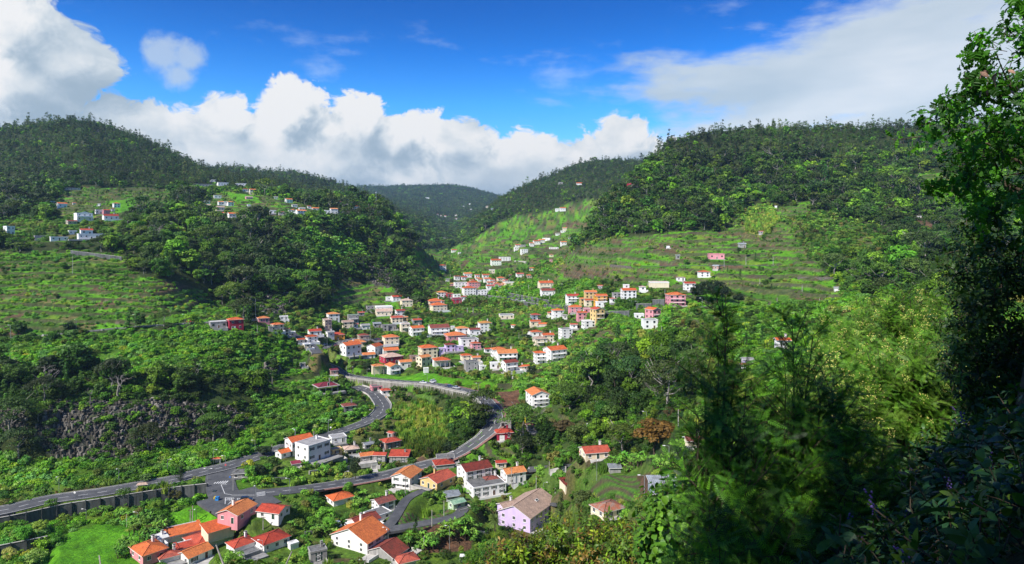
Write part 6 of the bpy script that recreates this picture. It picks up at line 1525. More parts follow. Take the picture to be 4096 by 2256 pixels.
# ---- cars
M_TYRE = flat_mat('rubber', (.015, .015, .015), .9, .1, .1); M_RIM = flat_mat('wheel_metal', (.4, .4, .42), .35, .5, .1, 2, 0, .6); M_LITE = flat_mat('lamp_glass', (.7, .7, .65), .2, .6, .05); M_TAIL = flat_mat('tail_light', (.5, .02, .02), .3, .5, .05)
def car_paint(n, c): m, k, b = new_mat('car_' + n, .3, .5); b.inputs['Base Color'].default_value = (*c, 1); b.inputs['Coat Weight'].default_value = .6; return m
PAINT = {n: car_paint(n, c) for n, c in dict(black=(.02, .025, .035), white=(.75, .75, .74), silver=(.45, .47, .48), blue=(.03, .06, .14), maroon=(.20, .02, .05), red=(.5, .03, .06)).items()}
WG = Geo(); a_ = np.linspace(0, 2 * math.pi, 13)[:-1]
WV = [(math.cos(t) * .33, y, math.sin(t) * .33) for y in (-.11, .11) for t in a_] + [(0, -.11, 0), (0, .11, 0)]
WG.add(WV, [(i, (i + 1) % 12, 12 + (i + 1) % 12, 12 + i) for i in range(12)] + [(24, (i + 1) % 12, i, i) for i in range(12)] + [(25, 12 + i, 12 + (i + 1) % 12, 12 + (i + 1) % 12) for i in range(12)]); TYRE = WG.mesh('tyre', [M_TYRE])
WG = Geo(); WG.add([(math.cos(t) * .2, y, math.sin(t) * .2) for y in (-.125, .125) for t in a_], [(i, (i + 1) % 12, 12 + (i + 1) % 12, 12 + i) for i in range(12)]); WG.add([(math.cos(t) * .2, y, math.sin(t) * .2) for y in (-.125, .125) for t in a_] + [(0, -.125, 0), (0, .125, 0)], [(24, (i + 1) % 12, i, i) for i in range(12)] + [(25, 12 + i, 12 + (i + 1) % 12, 12 + (i + 1) % 12) for i in range(12)]); RIM = WG.mesh('rim', [M_RIM])
def loft(secs, mi=0):
    G = Geo(); n = len(secs[0]); V = [p for s_ in secs for p in s_]; Fq = [(k * n + i, k * n + (i + 1) % n, (k + 1) * n + (i + 1) % n, (k + 1) * n + i) for k in range(len(secs) - 1) for i in range(n)]; Fq += [tuple([0, 1, 2, 3]), tuple([(len(secs) - 1) * n + q_ for q_ in (3, 2, 1, 0)])] if n == 4 else []
    G.add(V, Fq, mi)
    if n > 4:
        for b, rev in ((0, 1), ((len(secs) - 1) * n, 0)): G.add([secs[0 if b == 0 else -1][i] for i in range(n)], [(0, i, i + 1, i + 1) if not rev else (0, i + 1, i, i) for i in range(1, n - 1)], mi)
    return G
def car(kind, paint, loc, rz, label, slope=0.0):
    L, W2, hb, hr = {'suv': (4.7, .93, 1.05, 1.78), 'hatch': (3.9, .83, .88, 1.43), 'sedan': (4.4, .86, .86, 1.40), 'van': (4.9, .95, 1.05, 2.2)}[kind]; l = L / 2; t = link('parked_car' if 'parked' in label else 'car', None, None, loc, rz)
    S = lambda x, w_, z0, z1: [(x, -w_, z0 + .08), (x, -w_ + .06, z0), (x, w_ - .06, z0), (x, w_, z0 + .08), (x, w_, z1 - .12), (x, w_ - .12, z1), (x, -w_ + .12, z1), (x, -w_, z1 - .12)]
    B = loft([S(-l, W2 * .86, .34, hb * .82), S(-l + .18, W2 * .97, .27, hb * .97), S(-l * .45, W2, .24, hb), S(l * .40, W2, .24, hb), S(l * .62, W2, .24, hb * .94), S(l - .25, W2 * .95, .27, hb * .84), S(l, W2 * .8, .36, hb * .66)]); link('body', B.mesh('car_body', [PAINT[paint]], False), t)
    x0, x1, x2, x3 = {'suv': (-l + .12, -l + .45, l * .18, l * .46), 'hatch': (-l + .1, -l + .5, l * .12, l * .48), 'sedan': (-l * .72, -l * .42, l * .12, l * .45), 'van': (-l + .06, -l + .15, l * .42, l * .68)}[kind]
    C = Geo(); q_ = lambda x, w_, z: [(x, -w_, z), (x, w_, z)]; P = q_(x0, W2 * .93, hb - .02) + q_(x3, W2 * .93, hb - .02) + q_(x1, W2 * .76, hr - .08) + q_(x2, W2 * .76, hr - .08); C.add(P, [(0, 4, 5, 1), (2, 3, 7, 6), (0, 2, 6, 4), (1, 5, 7, 3)], 0); link('windows', C.mesh('car_windows', [gl]), t)
    R = Geo(); R.box(x1 - .04, x2 + .04, -W2 * .78, W2 * .78, hr - .079, hr, 0); link('roof', R.mesh('car_roof', [PAINT[paint]]), t)
    for sx in (-1, 1):
        for sy in (-1, 1): wo = link('wheel', TYRE, t, (sx * l * .62, sy * (W2 - .10), .33)); link('rim', RIM, wo)
    for sy in (-1, 1):
        G = Geo(); G.box(l - .12, l - .02, sy * W2 * .62 - .13, sy * W2 * .62 + .13, hb * .66, hb * .80); link('headlight', G.mesh('headlight', [M_LITE]), t); G = Geo(); G.box(-l - .01, -l + .06, sy * W2 * .68 - .1, sy * W2 * .68 + .1, hb * .62, hb * .85); link('tail_light', G.mesh('tail_light', [M_TAIL]), t)
    tag(t, label, 'van' if kind == 'van' else 'car'); return t
CARS = [('Z',2482,772,'suv','black',8,'black off-road car waiting on the junction yard'),('2',982,1088,'hatch','white',-58,'white hatchback parked nearer the left in the garden yard'),('2',1062,1102,'hatch','white',-60,'white hatchback parked on the right in the garden yard'),('6',237,828,'hatch','blue',-18,'dark blue car on the bend road'),('6',298,840,'sedan','silver',-20,'silver car following on the bend road'),('6',65,786,'hatch','white',-60,'white car parked above the bend road'),('6',88,776,'hatch','silver',-60,'pale car parked behind the white one'),('5',1640,792,'sedan','white',-12,'white car alone on the upper stretch of the bend road'),
 ('5',820,446,'hatch','maroon',10,'dark red car on the village street'),('5',682,430,'sedan','white',20,'white car parked at the green netting curve'),('5',706,418,'sedan','white',20,'white car parked behind at the netting curve'),('5',1190,386,'hatch','black',0,'dark car in the village parking row'),('5',1213,384,'hatch','maroon',0,'maroon car at the end of the village parking row'),('W',1350,603,'sedan','red',8,'red car on the narrow ledge road'),('A',1142,812,'hatch','silver',-15,'silver car first on the far walled street'),('A',1228,830,'hatch','blue',-15,'dark car in the middle of the far street'),('A',1328,852,'hatch','silver',-12,'silver car by the far street wall'),('A',1400,868,'van','white',-6,'white van on the far walled street'),('A',2066,920,'hatch','red',0,'small red car in front of the yellow apartments')]
for z, x, y, kd, pt, yw, lb in CARS:
    px, py = zp(z, x, y); X_, Y_, Z_ = ray(px, py, 150)
    dd = np.hypot(rs[:, 0] - X_, rs[:, 1] - Y_); b = int(dd.argmin()); 
    if dd[b] < 9: Z_ = rs[b, 2]
    else: Z_ = float(gz(X_, Y_))
    car(kd, pt, (X_, Y_, Z_ + .03), math.radians(yw), lb)
# ---- bus shelters, signs, recycling bins, tanks
def shelter(z, x, y, lb, roofm):
    px, py = zp(z, x, y); X_, Y_, Z_ = ray(px, py, 150); Z_ = -(py - HY) / F * Y_; t = link('bus_shelter', None, None, (X_, Y_, Z_), math.radians(12)); G = Geo(); G.box(-1.9, 1.9, .7, .85, 0, 2.3); G.box(-1.9, -1.75, -.7, .7, 0, 2.3); G.box(1.75, 1.9, -.7, .7, 0, 2.3); link('wall', G.mesh('shelter_wall', [M_FR]), t); t.children[-1]['kind'] = 'stuff'
    R, rid = roof_geo('hip', 3.9, 1.7, 2.3, .6, .25, .1); link('roof', R.mesh('shelter_roof', [roofm, M_FR]), t); G = Geo(); G.box(-1.6, 1.6, .3, .69, .4, .5); link('bench', G.mesh('bench', [M_SHB]), t); tag(t, lb, 'bus shelter')
shelter('Z', 1438, 652, 'small white bus shelter with pinkish roof on the verge above the ribbed wall', RM['P']); shelter('Z', 2172, 388, 'white bus shelter with orange roof beyond the junction', RM['O'])
def sign(z, x, y, lb, shape, c1, hh=2.3):
    px, py = zp(z, x, y); X_, Y_, Z_ = ray(px, py, 150); Z_ = -(py - HY) / F * Y_; t = link('road_sign', None, None, (X_, Y_, Z_)); G = Geo(); G.tube([(0, 0, -.3), (0, 0, hh)], [.04, .04], 6, 0); link('post', G.mesh('sign_post', [M_MET]), t)
    n = 8 if shape == 'oct' else 16 if shape == 'disc' else 4; G = Geo(); r_ = .42; off = math.pi / n if shape != 'disc' else 0
    V = [(math.cos(2 * math.pi * k / n + off) * r_, yy, hh + math.sin(2 * math.pi * k / n + off) * r_) for yy in (-.06, -.03) for k in range(n)] + [(0, -.06, hh), (0, -.03, hh)]
    G.add(V, [(k, (k + 1) % n, n + (k + 1) % n, n + k) for k in range(n)] + [(2 * n, (k + 1) % n, k, k) for k in range(n)] + [(2 * n + 1, n + k, n + (k + 1) % n, n + (k + 1) % n) for k in range(n)]); link('plate', G.mesh('sign_plate', [c1]), t)
    if shape == 'oct':
        c = bpy.data.curves.new('stop_word', 'FONT'); c.body = 'STOP'; c.size = .30; c.align_x = 'CENTER'; c.align_y = 'CENTER'; c.extrude = .003; c.materials.append(M_PAINT); o = bpy.data.objects.new('lettering', c); COL.objects.link(o); o.parent = t; o.location = (0, -.066, hh); o.rotation_euler = (math.radians(90), 0, 0)
    tag(t, lb, 'road sign')
M_RED = flat_mat('sign_red', (.55, .02, .03), .5, .4, .05); M_BLU = flat_mat('sign_blue', (.03, .15, .5), .5, .4, .05)
sign('Z', 2270, 455, 'red stop sign on its post at the junction', 'oct', M_RED); sign('Z', 752, 740, 'round white-backed road sign on the left road verge', 'disc', M_FR); sign('Z', 2313, 580, 'square blue pedestrian crossing sign at the junction', 'sq', M_BLU); sign('5', 1287, 935, 'yellow-orange chevron board on the outside of the S-bend', 'sq', flat_mat('sign_orange', (.75, .3, .03), .5, .3, .05), 1.2); sign('2', 915, 275, 'small round sign beside the road above the white building', 'disc', M_FR)
for x, c, n in ((2172, (.75, .55, .03), 'yellow'), (2187, (.03, .22, .55), 'blue'), (2160, (.03, .05, .05), 'dark')):
    px, py = zp('Z', x, 765 if x != 2160 else 705); X_, Y_, Z_ = ray(px, py, 150); t = link('recycling_bin', None, None, (X_, Y_, Z_)); G = Geo(); G.box(-.62, .62, -.6, .6, .1, 1.5); link('body', G.mesh('bin_body', [flat_mat('bin_' + n, c, .5, .4, .1)]), t); G = Geo(); G.box(-.66, .66, -.64, .64, 1.501, 1.68); G.box(-.3, .3, -.66, -.6, 1.1, 1.3, 1); link('lid', G.mesh('bin_lid', [flat_mat('bin_lid_' + n, tuple(v * .7 for v in c), .5, .4, .1), M_TYRE]), t); t.children[-1]['kind'] = 'stuff'; tag(t, n + ' recycling container at the edge of the junction yard', 'bin')
px, py = zp('3', 757, 1390); X_, Y_, Z_ = ray(px, py, 90); t = link('water_tank', None, None, (X_, Y_, Z_)); G = Geo(); G.box(-.9, .9, -.9, .9, .15, 1.9); link('tank', G.mesh('tank', [M_FR]), t)
for k in range(4): G = Geo(); G.box(-.95, .95, -.95, .95, .4 + k * .42, .44 + k * .42); link('cage_bar', G.mesh('cage_bar', [M_MET]), t)
tag(t, 'white caged water container on the ground at the bottom edge', 'water tank')
# ---- solar panel, laundry, roof tank as parts would be too small; the tall palms and single trees that stand out
def single(nm, lb, kind, z, x, y, hpx, wpx, col, var=0, lod=0, base_h=None, cat='tree', dmin=120, flat=None):
    px, py = zp(z, x, y); X_, Y_, Z_ = ray(px, py, dmin); cm, tm_, al = proto(kind, var, lod); vs = np.zeros(len(al.vertices) * 3, np.float32); al.vertices.foreach_get('co', vs); vs = vs.reshape(-1, 3); H = vs[:, 2].max(); Wd = vs[:, 0].max() - vs[:, 0].min()
    sz = hpx / ZONE[z][2] / F * Y_ / H; sx = wpx / ZONE[z][2] / F * Y_ / Wd; return put_plant(nm, lb, cat, kind, var, lod, (X_, Y_, Z_ - .2), (sx, sx, sz), rng.uniform(0, 6), col)
single('spreading_tree', 'broad spreading tree with rust-brown foliage and pale forked trunk', 'broad', '4', 905, 462, 300, 420, (.15, .085, .018), 1)
single('palm_tree', 'tall palm rising among the orange roofs at the lower left', 'palm', 'Z', 2355, 1160, 285, 120, (.12, .15, .045), 0, cat='palm tree')
single('palm_tree', 'bushy fan palm beside the lilac house', 'palm', '3', 1040, 1185, 215, 165, (.11, .17, .04), 1, cat='palm tree')
for k, (x, y, h, w_) in enumerate(((2040, 540, 200, 170), (2130, 560, 250, 190), (2240, 560, 260, 200), (2330, 555, 190, 150), (2460, 560, 120, 130))): single('evergreen_tree', ['big dark evergreen, leftmost of the clump right of the pink houses', 'second big dark evergreen of the clump right of the pink houses', 'tallest dark evergreen in the middle of the right-hand clump', 'dark evergreen at the right of the tall middle one', 'lower dark evergreen at the right end of the clump'][k], 'broad', 'B', x, y, h, w_, (.018, .036, .014), k % 4)
for k, (z, x, y, h, w_, lb) in enumerate((('4', 95, 1015, 225, 110, 'lone tall tree with thin trunk beside the lilac house roof'), ('4', 300, 960, 180, 210, 'rounded bushy tree above the old square cottage'), ('4', 1180, 640, 220, 260, 'dark broad tree just left of the feathery foreground trees'), ('4', 1030, 195, 150, 95, 'yellowish crowned small tree by a bare slope'), ('2', 340, 480, 90, 140, 'round dark tree between road and the white box-shaped building'), ('2', 300, 700, 150, 130, 'dark bushy tree behind the junction hut'), ('2', 1130, 690, 210, 130, 'dark tree in front of the farm cluster'), ('2', 60, 460, 240, 130, 'dark grey green tree at the foot of the left wood'), ('Z', 1815, 560, 150, 90, 'small dark conifer alone on the road verge'), ('5', 1110, 680, 95, 110, 'round dark tree above the bend road wall'), ('6', 1010, 740, 130, 110, 'dense dark tree among the banana groves'), ('6', 955, 400, 80, 110, 'dark round tree in the middle of the houses'), ('3', 1640, 300, 130, 210, 'reddish brown broad bush on the slope'), ('6', 1200, 1260, 110, 210, 'brown-leaved broad bush below the dark slope'))):
    kind = 'conifer' if 'conifer' in lb or 'thin trunk' in lb else 'broad'; col = (.09, .07, .03) if 'brown' in lb or 'yellow' in lb else (.03, .055, .018) if 'dark' in lb else (.07, .10, .025)
    single('tree', lb, kind, z, x, y, h, w_, col, k % 4)
for k, (z, x, y, h, lb) in enumerate((('L', 1485, 1355, 200, 'tall bare white dead tree at the left edge of the dark wood'), ('L', 1212, 1160, 140, 'bare pale dead tree in the wood above the terraces'), ('L', 1500, 1085, 130, 'dead tree crown forking above the wooded cliff'), ('L', 1880, 1160, 90, 'thin dead trunk on the wooded plateau edge'), ('K', 255, 560, 75, 'leaning dead tree on the dark slope'), ('K', 345, 1150, 190, 'large bare grey tree leaning from the wooded cliff'), ('K', 295, 1070, 160, 'bare grey tree left of the leaning one'), ('W', 330, 1080, 190, 'bare grey tree among scrub on the left cliff top'), ('W', 850, 1150, 190, 'sprawling leafless tree over the basalt cliff'), ('W', 640, 1190, 140, 'grey leafless bush hanging above the basalt'), ('W', 1390, 1000, 120, 'grey dead tree on the right part of the cliff top'))):
    single('dead_tree', lb, 'dead', z, x, y, h, h * .75, (.2, .2, .2), k % 4, 0, cat='dead tree')
# ---- basalt columns of the cliffs
mask = (CL == 6) & (DD > 100) & (DD < 900)
px, x, d, z, i, j = sample_cells(mask, np.full(DD.shape, 1.1)); sl = slope[i, j]; ok = rng.random(len(px)) < np.clip(sl, .1, 1); px, x, d, z = [a[ok] for a in (px, x, d, z)]
cg_ = Geo(); hx = [(math.cos(math.pi * k / 3), math.sin(math.pi * k / 3)) for k in range(6)]
for n in range(min(len(px), 5200)):
    r_ = rng.uniform(.5, 1.0); h = rng.uniform(.4, 2.2) * (1.0 if d[n] < 400 else 1.3); tx, ty = rng.normal(0, .05, 2); b0 = np.array([x[n], d[n], z[n] - 3.5])
    V = [b0 + (r_ * a, r_ * b, 0) for a, b in hx] + [b0 + (r_ * a * .85 + tx * h, r_ * b * .85 + ty * h, 3.5 + h * .5 + rng.uniform(-.3, .3)) for a, b in hx]
    cg_.add(V, [(k, (k + 1) % 6, 6 + (k + 1) % 6, 6 + k) for k in range(6)] + [(6, 7, 8, 9), (6, 9, 10, 11)])
bm, bk, bb_ = new_mat('basalt', .9, .2); bg_ = bk.n('ShaderNodeNewGeometry'); bk.t.links.new(bk.mix(1.0, bk.ramp(bg_.outputs['Random Per Island'], [(0, (.040, .037, .033)), (.6, (.12, .108, .095)), (1, (.30, .275, .25))]), bk.ramp(bk.noise(bg_.outputs['Position'], .9, 5, .7), [(.3, (.4, .42, .38)), (.7, (1.3, 1.25, 1.2))]), 'MULTIPLY'), bb_.inputs['Base Color'])
tag(link('basalt_columns', cg_.mesh('basalt_columns', [bm])), 'upright grey basalt columns packed along the dark cliffs', 'rock', kind='stuff')
# ------------------------------------------------------------------ foreground trees, shrubs and herbs beside the camera
def rot_to(dirs):
    d = dirs / (np.linalg.norm(dirs, axis=1, keepdims=True) + 1e-9); return np.stack([np.arccos(np.clip(d[:, 2], -1, 1)), np.zeros(len(d)), np.arctan2(d[:, 0], -d[:, 1])], 1)
def PW_(px, py, d): return np.array([(px - CX) / F * d, d, (HY - py) / F * d])
def leaf_poly(shape, L):
    """outline of one leaf, stalk at the origin, growing along +y"""
    if shape == 'oak': h = [(0, .0), (.05, .12), (.16, .20), (.09, .30), (.27, .42), (.13, .50), (.30, .66), (.14, .72), (.16, .88), (0, 1.0)]
    elif shape == 'simple': h = [(0, 0), (.10, .12), (.20, .38), (.19, .60), (.10, .85), (0, 1)]
    elif shape == 'round': h = [(0, 0), (.22, .10), (.38, .38), (.34, .66), (.18, .88), (0, 1)]
    else: h = [(0, 0), (.03, .2), (.035, .6), (0, 1)]
    pts = [(x * L, y * L, 0) for x, y in h] + [(-x * L, y * L, 0) for x, y in h[-2:0:-1]]; return np.array(pts)
def add_leaf(G, p, dir_, up, shape, L, fold=.25, mi=0):
    o = leaf_poly(shape, L); y = dir_ / np.linalg.norm(dir_); x = np.cross(y, up); x /= np.linalg.norm(x) + 1e-9; z = np.cross(x, y)
    q_ = np.array([p + x * a + y * b + z * (abs(a) * fold - (b / L) ** 2 * L * .18) for a, b, c in o]); n = len(q_); mid = len(q_) // 2
    h = n // 2; Fq = []
    for k in range(1, h): Fq.append((k, k + 1, n - k - 1 if n - k - 1 > k + 1 else h, n - k))
    Fq = [(0, k, k + 1, k + 1) for k in range(1, 2)]
    # strips between mirrored outline points
    Fq = [(0, 1, n - 1, n - 1)] + [(k, k + 1, n - k - 1, n - k) for k in range(1, h - 1)] + [(h - 1, h, h + 1, h + 1)]
    G.add(q_, Fq, mi)
def acacia_spray(seed, flowers=False):
    r = np.random.default_rng(seed); G = Geo(); G.tube([(0, 0, 0), (.01, 0, .25), (r.normal() * .02, r.normal() * .02, .5)], [.006, .005, .003], 4, 1)
    for k in range(11):
        a = k * 2.4 + r.normal() * .3; z0 = .04 + .044 * k; el_ = r.uniform(.15, .8); d = np.array([math.cos(a) * math.cos(el_), math.sin(a) * math.cos(el_), math.sin(el_)]); L = r.uniform(.18, .28); p = np.array([0, 0, z0]); sd_ = np.cross(d, (0, 0, 1)); sd_ /= np.linalg.norm(sd_); up = np.cross(sd_, d)
        q0 = p - sd_ * .002; G.add([p - sd_ * .002, p + sd_ * .002, p + d * L + sd_ * .001 - up * .02, p + d * L - sd_ * .001 - up * .02], [(0, 1, 2, 3)], 0)
        for m in range(9):
            t = .12 + .86 * m / 9; c = p + d * L * t - up * .02 * t * t; w_ = .034 * math.sin(math.pi * min(.95, .25 + t * .7))
            for s_ in (-1, 1):
                e = c + sd_ * s_ * w_ + d * w_ * .55; G.add([c - d * .0048, c + d * .0048, e + d * .0036, e - d * .0036], [(0, 1, 2, 3)], 0)
    if flowers:
        for k in range(16):
            c = np.array([r.normal() * .05, r.normal() * .05, .42 + r.uniform(0, .16)]); V = [c + np.array(v) * .011 for v in ((1, 0, 0), (-1, 0, 0), (0, 1, 0), (0, -1, 0), (0, 0, 1), (0, 0, -1))]; G.add(V, [(0, 2, 4, 4), (2, 1, 4, 4), (1, 3, 4, 4), (3, 0, 4, 4), (2, 0, 5, 5), (1, 2, 5, 5), (3, 1, 5, 5), (0, 3, 5, 5)], 2)
    return G
def leafy_twig(seed, shape, n, L, stem=.4, spread=1.0, cluster=False):
    r = np.random.default_rng(seed); G = Geo(); G.tube([(0, 0, 0), (r.normal() * .02, r.normal() * .02, stem * .5), (r.normal() * .03, r.normal() * .03, stem)], [.006, .005, .003], 4, 1)
    for k in range(n):
        a = k * 2.4 + r.normal() * .4; z0 = stem * (.2 + .8 * (k / n) ** (.6 if cluster else 1)); el_ = r.uniform(-.2, .9) * spread; d = np.array([math.cos(a) * math.cos(el_), math.sin(a) * math.cos(el_), math.sin(el_)]); add_leaf(G, np.array([0, 0, z0]) + d * .012, d, np.array([r.normal() * .4, r.normal() * .4, 1.0]), shape, L * r.uniform(.7, 1.2), r.uniform(.1, .4))
    return G
M_FLO = flat_mat('acacia_blossom', (.80, .72, .20), .8, .2, .2); M_LEAFN = leaf_mat('near_foliage', .45, .30, var=.35); M_VIO = flat_mat('violet_blossom', (.12, .08, .24), .7, .2, .3)
SPR = [acacia_spray(s_, s_ > 3).mesh('acacia_spray', [M_LEAFN, M_BARK, M_FLO]) for s_ in range(5)]
OAK = [leafy_twig(20 + s_, 'oak', 12, .135, .36, 1, True).mesh('oak_twig', [M_LEAFN, M_BARK]) for s_ in range(4)]
LAU = [leafy_twig(40 + s_, 'simple', 16, .10, .40).mesh('laurel_twig', [M_LEAFN, M_BARK]) for s_ in range(4)]
RND = [leafy_twig(60 + s_, 'round', 9, .085, .34).mesh('round_leaf_twig', [M_LEAFN, M_BARK]) for s_ in range(3)]
BIGL = [leafy_twig(80 + s_, 'round', 7, .26, .45).mesh('large_leaf_twig', [M_LEAFN, M_BARK]) for s_ in range(3)]
def foliage(name, parent, P, Dr, scl, meshes, col, var=.25):
    P = np.asarray(P); n = len(P); r_ = rot_to(np.asarray(Dr)); c_ = np.clip(np.array(col)[rng.integers(0, len(col), n)] * (1 + rng.normal(0, var, (n, 1))), .004, .5)
    o = scatter(name, P, r_[:, 2], scl, rng.integers(0, len(meshes), n), c_, meshes, None, parent=parent, tilt=r_[:, :2]); return o
def stemmed(name, label, cat, base, tips, twigs, col, per, tscale, thick=.05, along=.55, spread=.35, up=.5, group=None):
    base = np.array(base, float); base[2] = min(base[2], float(gz(base[0], max(base[1], 3.1))) + .3); t = link(name, None, None, tuple(base)); tag(t, label, cat, group); G = Geo(); P = []; Dr = []
    hub = base + (np.mean([np.array(q_) for q_ in tips], 0) - base) * .35
    for tp_ in tips:
        tp_ = np.array(tp_); m1 = hub * .6 + tp_ * .4 + rng.normal(0, .12, 3) * np.linalg.norm(tp_ - hub) * .3; pts = []
        for u in np.linspace(0, 1, 9): pts.append(((1 - u) ** 3) * base + 3 * u * (1 - u) ** 2 * hub + 3 * u * u * (1 - u) * m1 + u ** 3 * tp_)
        pts = np.array(pts); G.tube(pts - base, np.linspace(thick, thick * .12, 9), 5, 0)
        for k in range(per):
            u = 1 - along * rng.random() ** 1.3 if k else 1.0; i = min(int(u * 8), 7); p = pts[i] + (pts[i + 1] - pts[i]) * (u * 8 - i); ax = pts[min(i + 1, 8)] - pts[i]; ax /= np.linalg.norm(ax) + 1e-9; off = rng.normal(0, 1, 3); off /= np.linalg.norm(off); sp_ = spread * (1.15 - u) * 2.2 + .03
            P.append(p + off * sp_ * rng.random() - base); Dr.append(ax * .5 + off * .9 + np.array([0, 0, up]))
    link('branches', G.mesh('branches', [M_BARK], True), t); foliage('leaves', t, P, Dr, rng.uniform(.75, 1.25, len(P)) * tscale, twigs, col); return t
# -- feathery acacia thicket in shade, close to the viewer
AC = [(2850, [(2816,1252,9.2),(2780,1330,9.2),(2720,1400,9.5),(2900,1440,9),(2985,1500,10),(2700,1590,9),(2690,1740,8.6),(2850,1600,8.5),(2760,1900,8),(2905,1840,8),(2745,2040,7.6),(2800,2190,7),(2850,1380,9.2),(2760,1480,9.3),(2880,2100,7.4),(2950,1700,8.4)]),
      (3120, [(3098,1292,9.6),(3188,1312,10),(3070,1400,9.5),(3150,1420,9.6),(3000,1640,9),(3155,1590,9.5),(3050,1840,8.5),(3200,1790,9),(2990,2050,7.6),(3110,2000,8),(3010,2200,7),(3190,2150,7.5),(3080,1520,9.4),(3220,1480,10),(3130,1700,9)]),
      (3340, [(3265,1440,10.6),(3330,1560,11),(3420,1640,11.5),(3350,1740,10),(3255,1930,8.6),(3400,1930,9),(3400,2130,8),(3320,2060,8),(3480,1800,10.5),(3520,1700,12),(3560,1880,9.5),(3290,1650,10.2)])]
for k, (bx, tips) in enumerate(AC):
    b = PW_(bx, 2256, 8.6); g0 = float(gz(b[0], b[1])); b[2] = g0
    stemmed('acacia', ['feathery dark acacia, left one of the shaded foreground thicket', 'feathery dark acacia with two tall tips in the middle foreground', 'feathery dark acacia at the right of the foreground thicket'][k], 'tree', b, [PW_(2790 + (q_[0] - 2690) * .93, q_[1] + (105 if q_[1] > 1320 else 20), q_[2]) for q_ in tips], SPR[:4], [(.042,.13,.014), (.07,.20,.018), (.026,.08,.018), (.13,.32,.02)], 22, 1.0, .045, .55, .16, .5)
# -- sunlit blossoming acacias further down the slope
for k, (cx_, cy_, rx, ry, d_) in enumerate(((3480, 1330, 190, 110, 34), (3700, 1290, 170, 130, 30), (3860, 1400, 170, 160, 26), (3620, 1520, 230, 150, 24), (3380, 1500, 150, 130, 28), (3300, 1640, 160, 120, 20))):
    tips = []
    for q_ in range(30): a = rng.uniform(0, 6.28); rr = math.sqrt(rng.random()); tips.append(PW_(cx_ + rx * rr * math.cos(a), cy_ + ry * rr * math.sin(a) * (1 if math.sin(a) > 0 else .9), d_ + rng.uniform(-2, 2)))
    b = PW_(cx_, cy_, d_); b[2] = float(gz(b[0], b[1])); stemmed('blossoming_acacia', ['yellow-green blossoming acacia, topmost left on the sunny slope', 'yellow-green blossoming acacia beside the dark right-hand tree top', 'blossoming acacia half in front of the dark right-hand tree', 'blossoming acacia in the middle of the sunny foreground group', 'blossoming acacia at the left of the sunny group', 'lowest blossoming acacia behind the feathery thicket'][k], 'tree', b, tips, SPR, [(.12,.26,.02), (.09,.22,.02), (.17,.30,.04)], 44, 1.45, .10, .5, 1.0, .6)
# -- oak reaching in from the right edge
OUT = [(4110,-60),(4060,40),(4075,110),(3965,165),(3890,190),(3860,250),(3900,310),(3845,390),(3770,410),(3790,450),(3680,475),(3640,545),(3700,600),(3680,650),(3740,720),(3800,790),(3870,800),(3900,870),(3960,930),(4010,900),(4060,980),(4110,1060),(4700,1100),(4700,-300),(4110,-300)]
def inside(px, py, poly):
    c = False; n = len(poly)
    for i in range(n):
        x1, y1 = poly[i]; x2, y2 = poly[i - 1]
        if (y1 > py) != (y2 > py) and px < (x2 - x1) * (py - y1) / (y2 - y1) + x1: c = not c
    return c
def outline_tree(name, label, out, d0, d1, base, n, twigs, col, tsc, hub, trunk_r, nb=26, cat='tree', dens_right=1.0):
    xs = [p[0] for p in out]; ys = [p[1] for p in out]; P = []; Dr = []; cl_ = []
    while len(cl_) < nb:
        a, b = rng.uniform(min(xs), max(xs)), rng.uniform(min(ys), max(ys))
        if inside(a, b, out): cl_.append(PW_(a, b, rng.uniform(d0, d1)))
    base = np.array(base, float); hub = np.array(hub, float); t = link(name, None, None, tuple(base)); tag(t, label, cat)
    G = Geo(); G.tube(np.array([base, base * .5 + hub * .5 + (.2, 0, 0), hub]) - base, [trunk_r, trunk_r * .85, trunk_r * .7], 8, 0)
    link('trunk', G.mesh('trunk', [M_BARK], True), t); G = Geo()
    for c in cl_:
        m_ = (hub + c) / 2 + (0, 0, .3) + rng.normal(0, .25, 3); pts = [hub, (hub + m_) / 2 + rng.normal(0, .1, 3), m_, (m_ + c) / 2 + rng.normal(0, .12, 3), c]; G.tube(np.array(pts) - base, [trunk_r * .3, .045, .03, .018, .006], 5, 0)
    bo = link('branch', G.mesh('branch', [M_BARK], True), t); bo['kind'] = 'stuff'
    tries = 0
    while len(P) < n and tries < n * 12:
        tries += 1; a, b = rng.uniform(min(xs), max(xs)), rng.uniform(min(ys), max(ys))
        if not inside(a, b, out): continue
        nv = float(fbm(np.array([a / 120.]), np.array([b / 90.]), 3, 401)[0]); 
        if nv < -.12 and rng.random() < .8 and a < 4300: continue
        p = PW_(a, b, rng.uniform(d0, d1)); c = min(cl_, key=lambda q_: float(np.sum((q_ - p) ** 2))); p = p + (c - p) * rng.uniform(0, .3); o = p - c; o = o / (np.linalg.norm(o) + .05)
        P.append(p - base); Dr.append(o * .7 + rng.normal(0, .45, 3) + np.array([-.35, -.1, .15]))
    foliage('leaves', t, P, Dr, rng.uniform(.8, 1.2, len(P)) * tsc, twigs, col); return t
outline_tree('oak_tree', 'oak with lobed leaves reaching in from the right edge against the sky', OUT, 10.5, 14.5, (9.6, 12.5, float(gz(9.6, 12.5)) - .3), 1500, OAK, [(.06,.21,.012), (.045,.16,.012), (.08,.25,.015), (.03,.10,.012)], 1.15, (10.2, 12.6, .5), .35, 30)
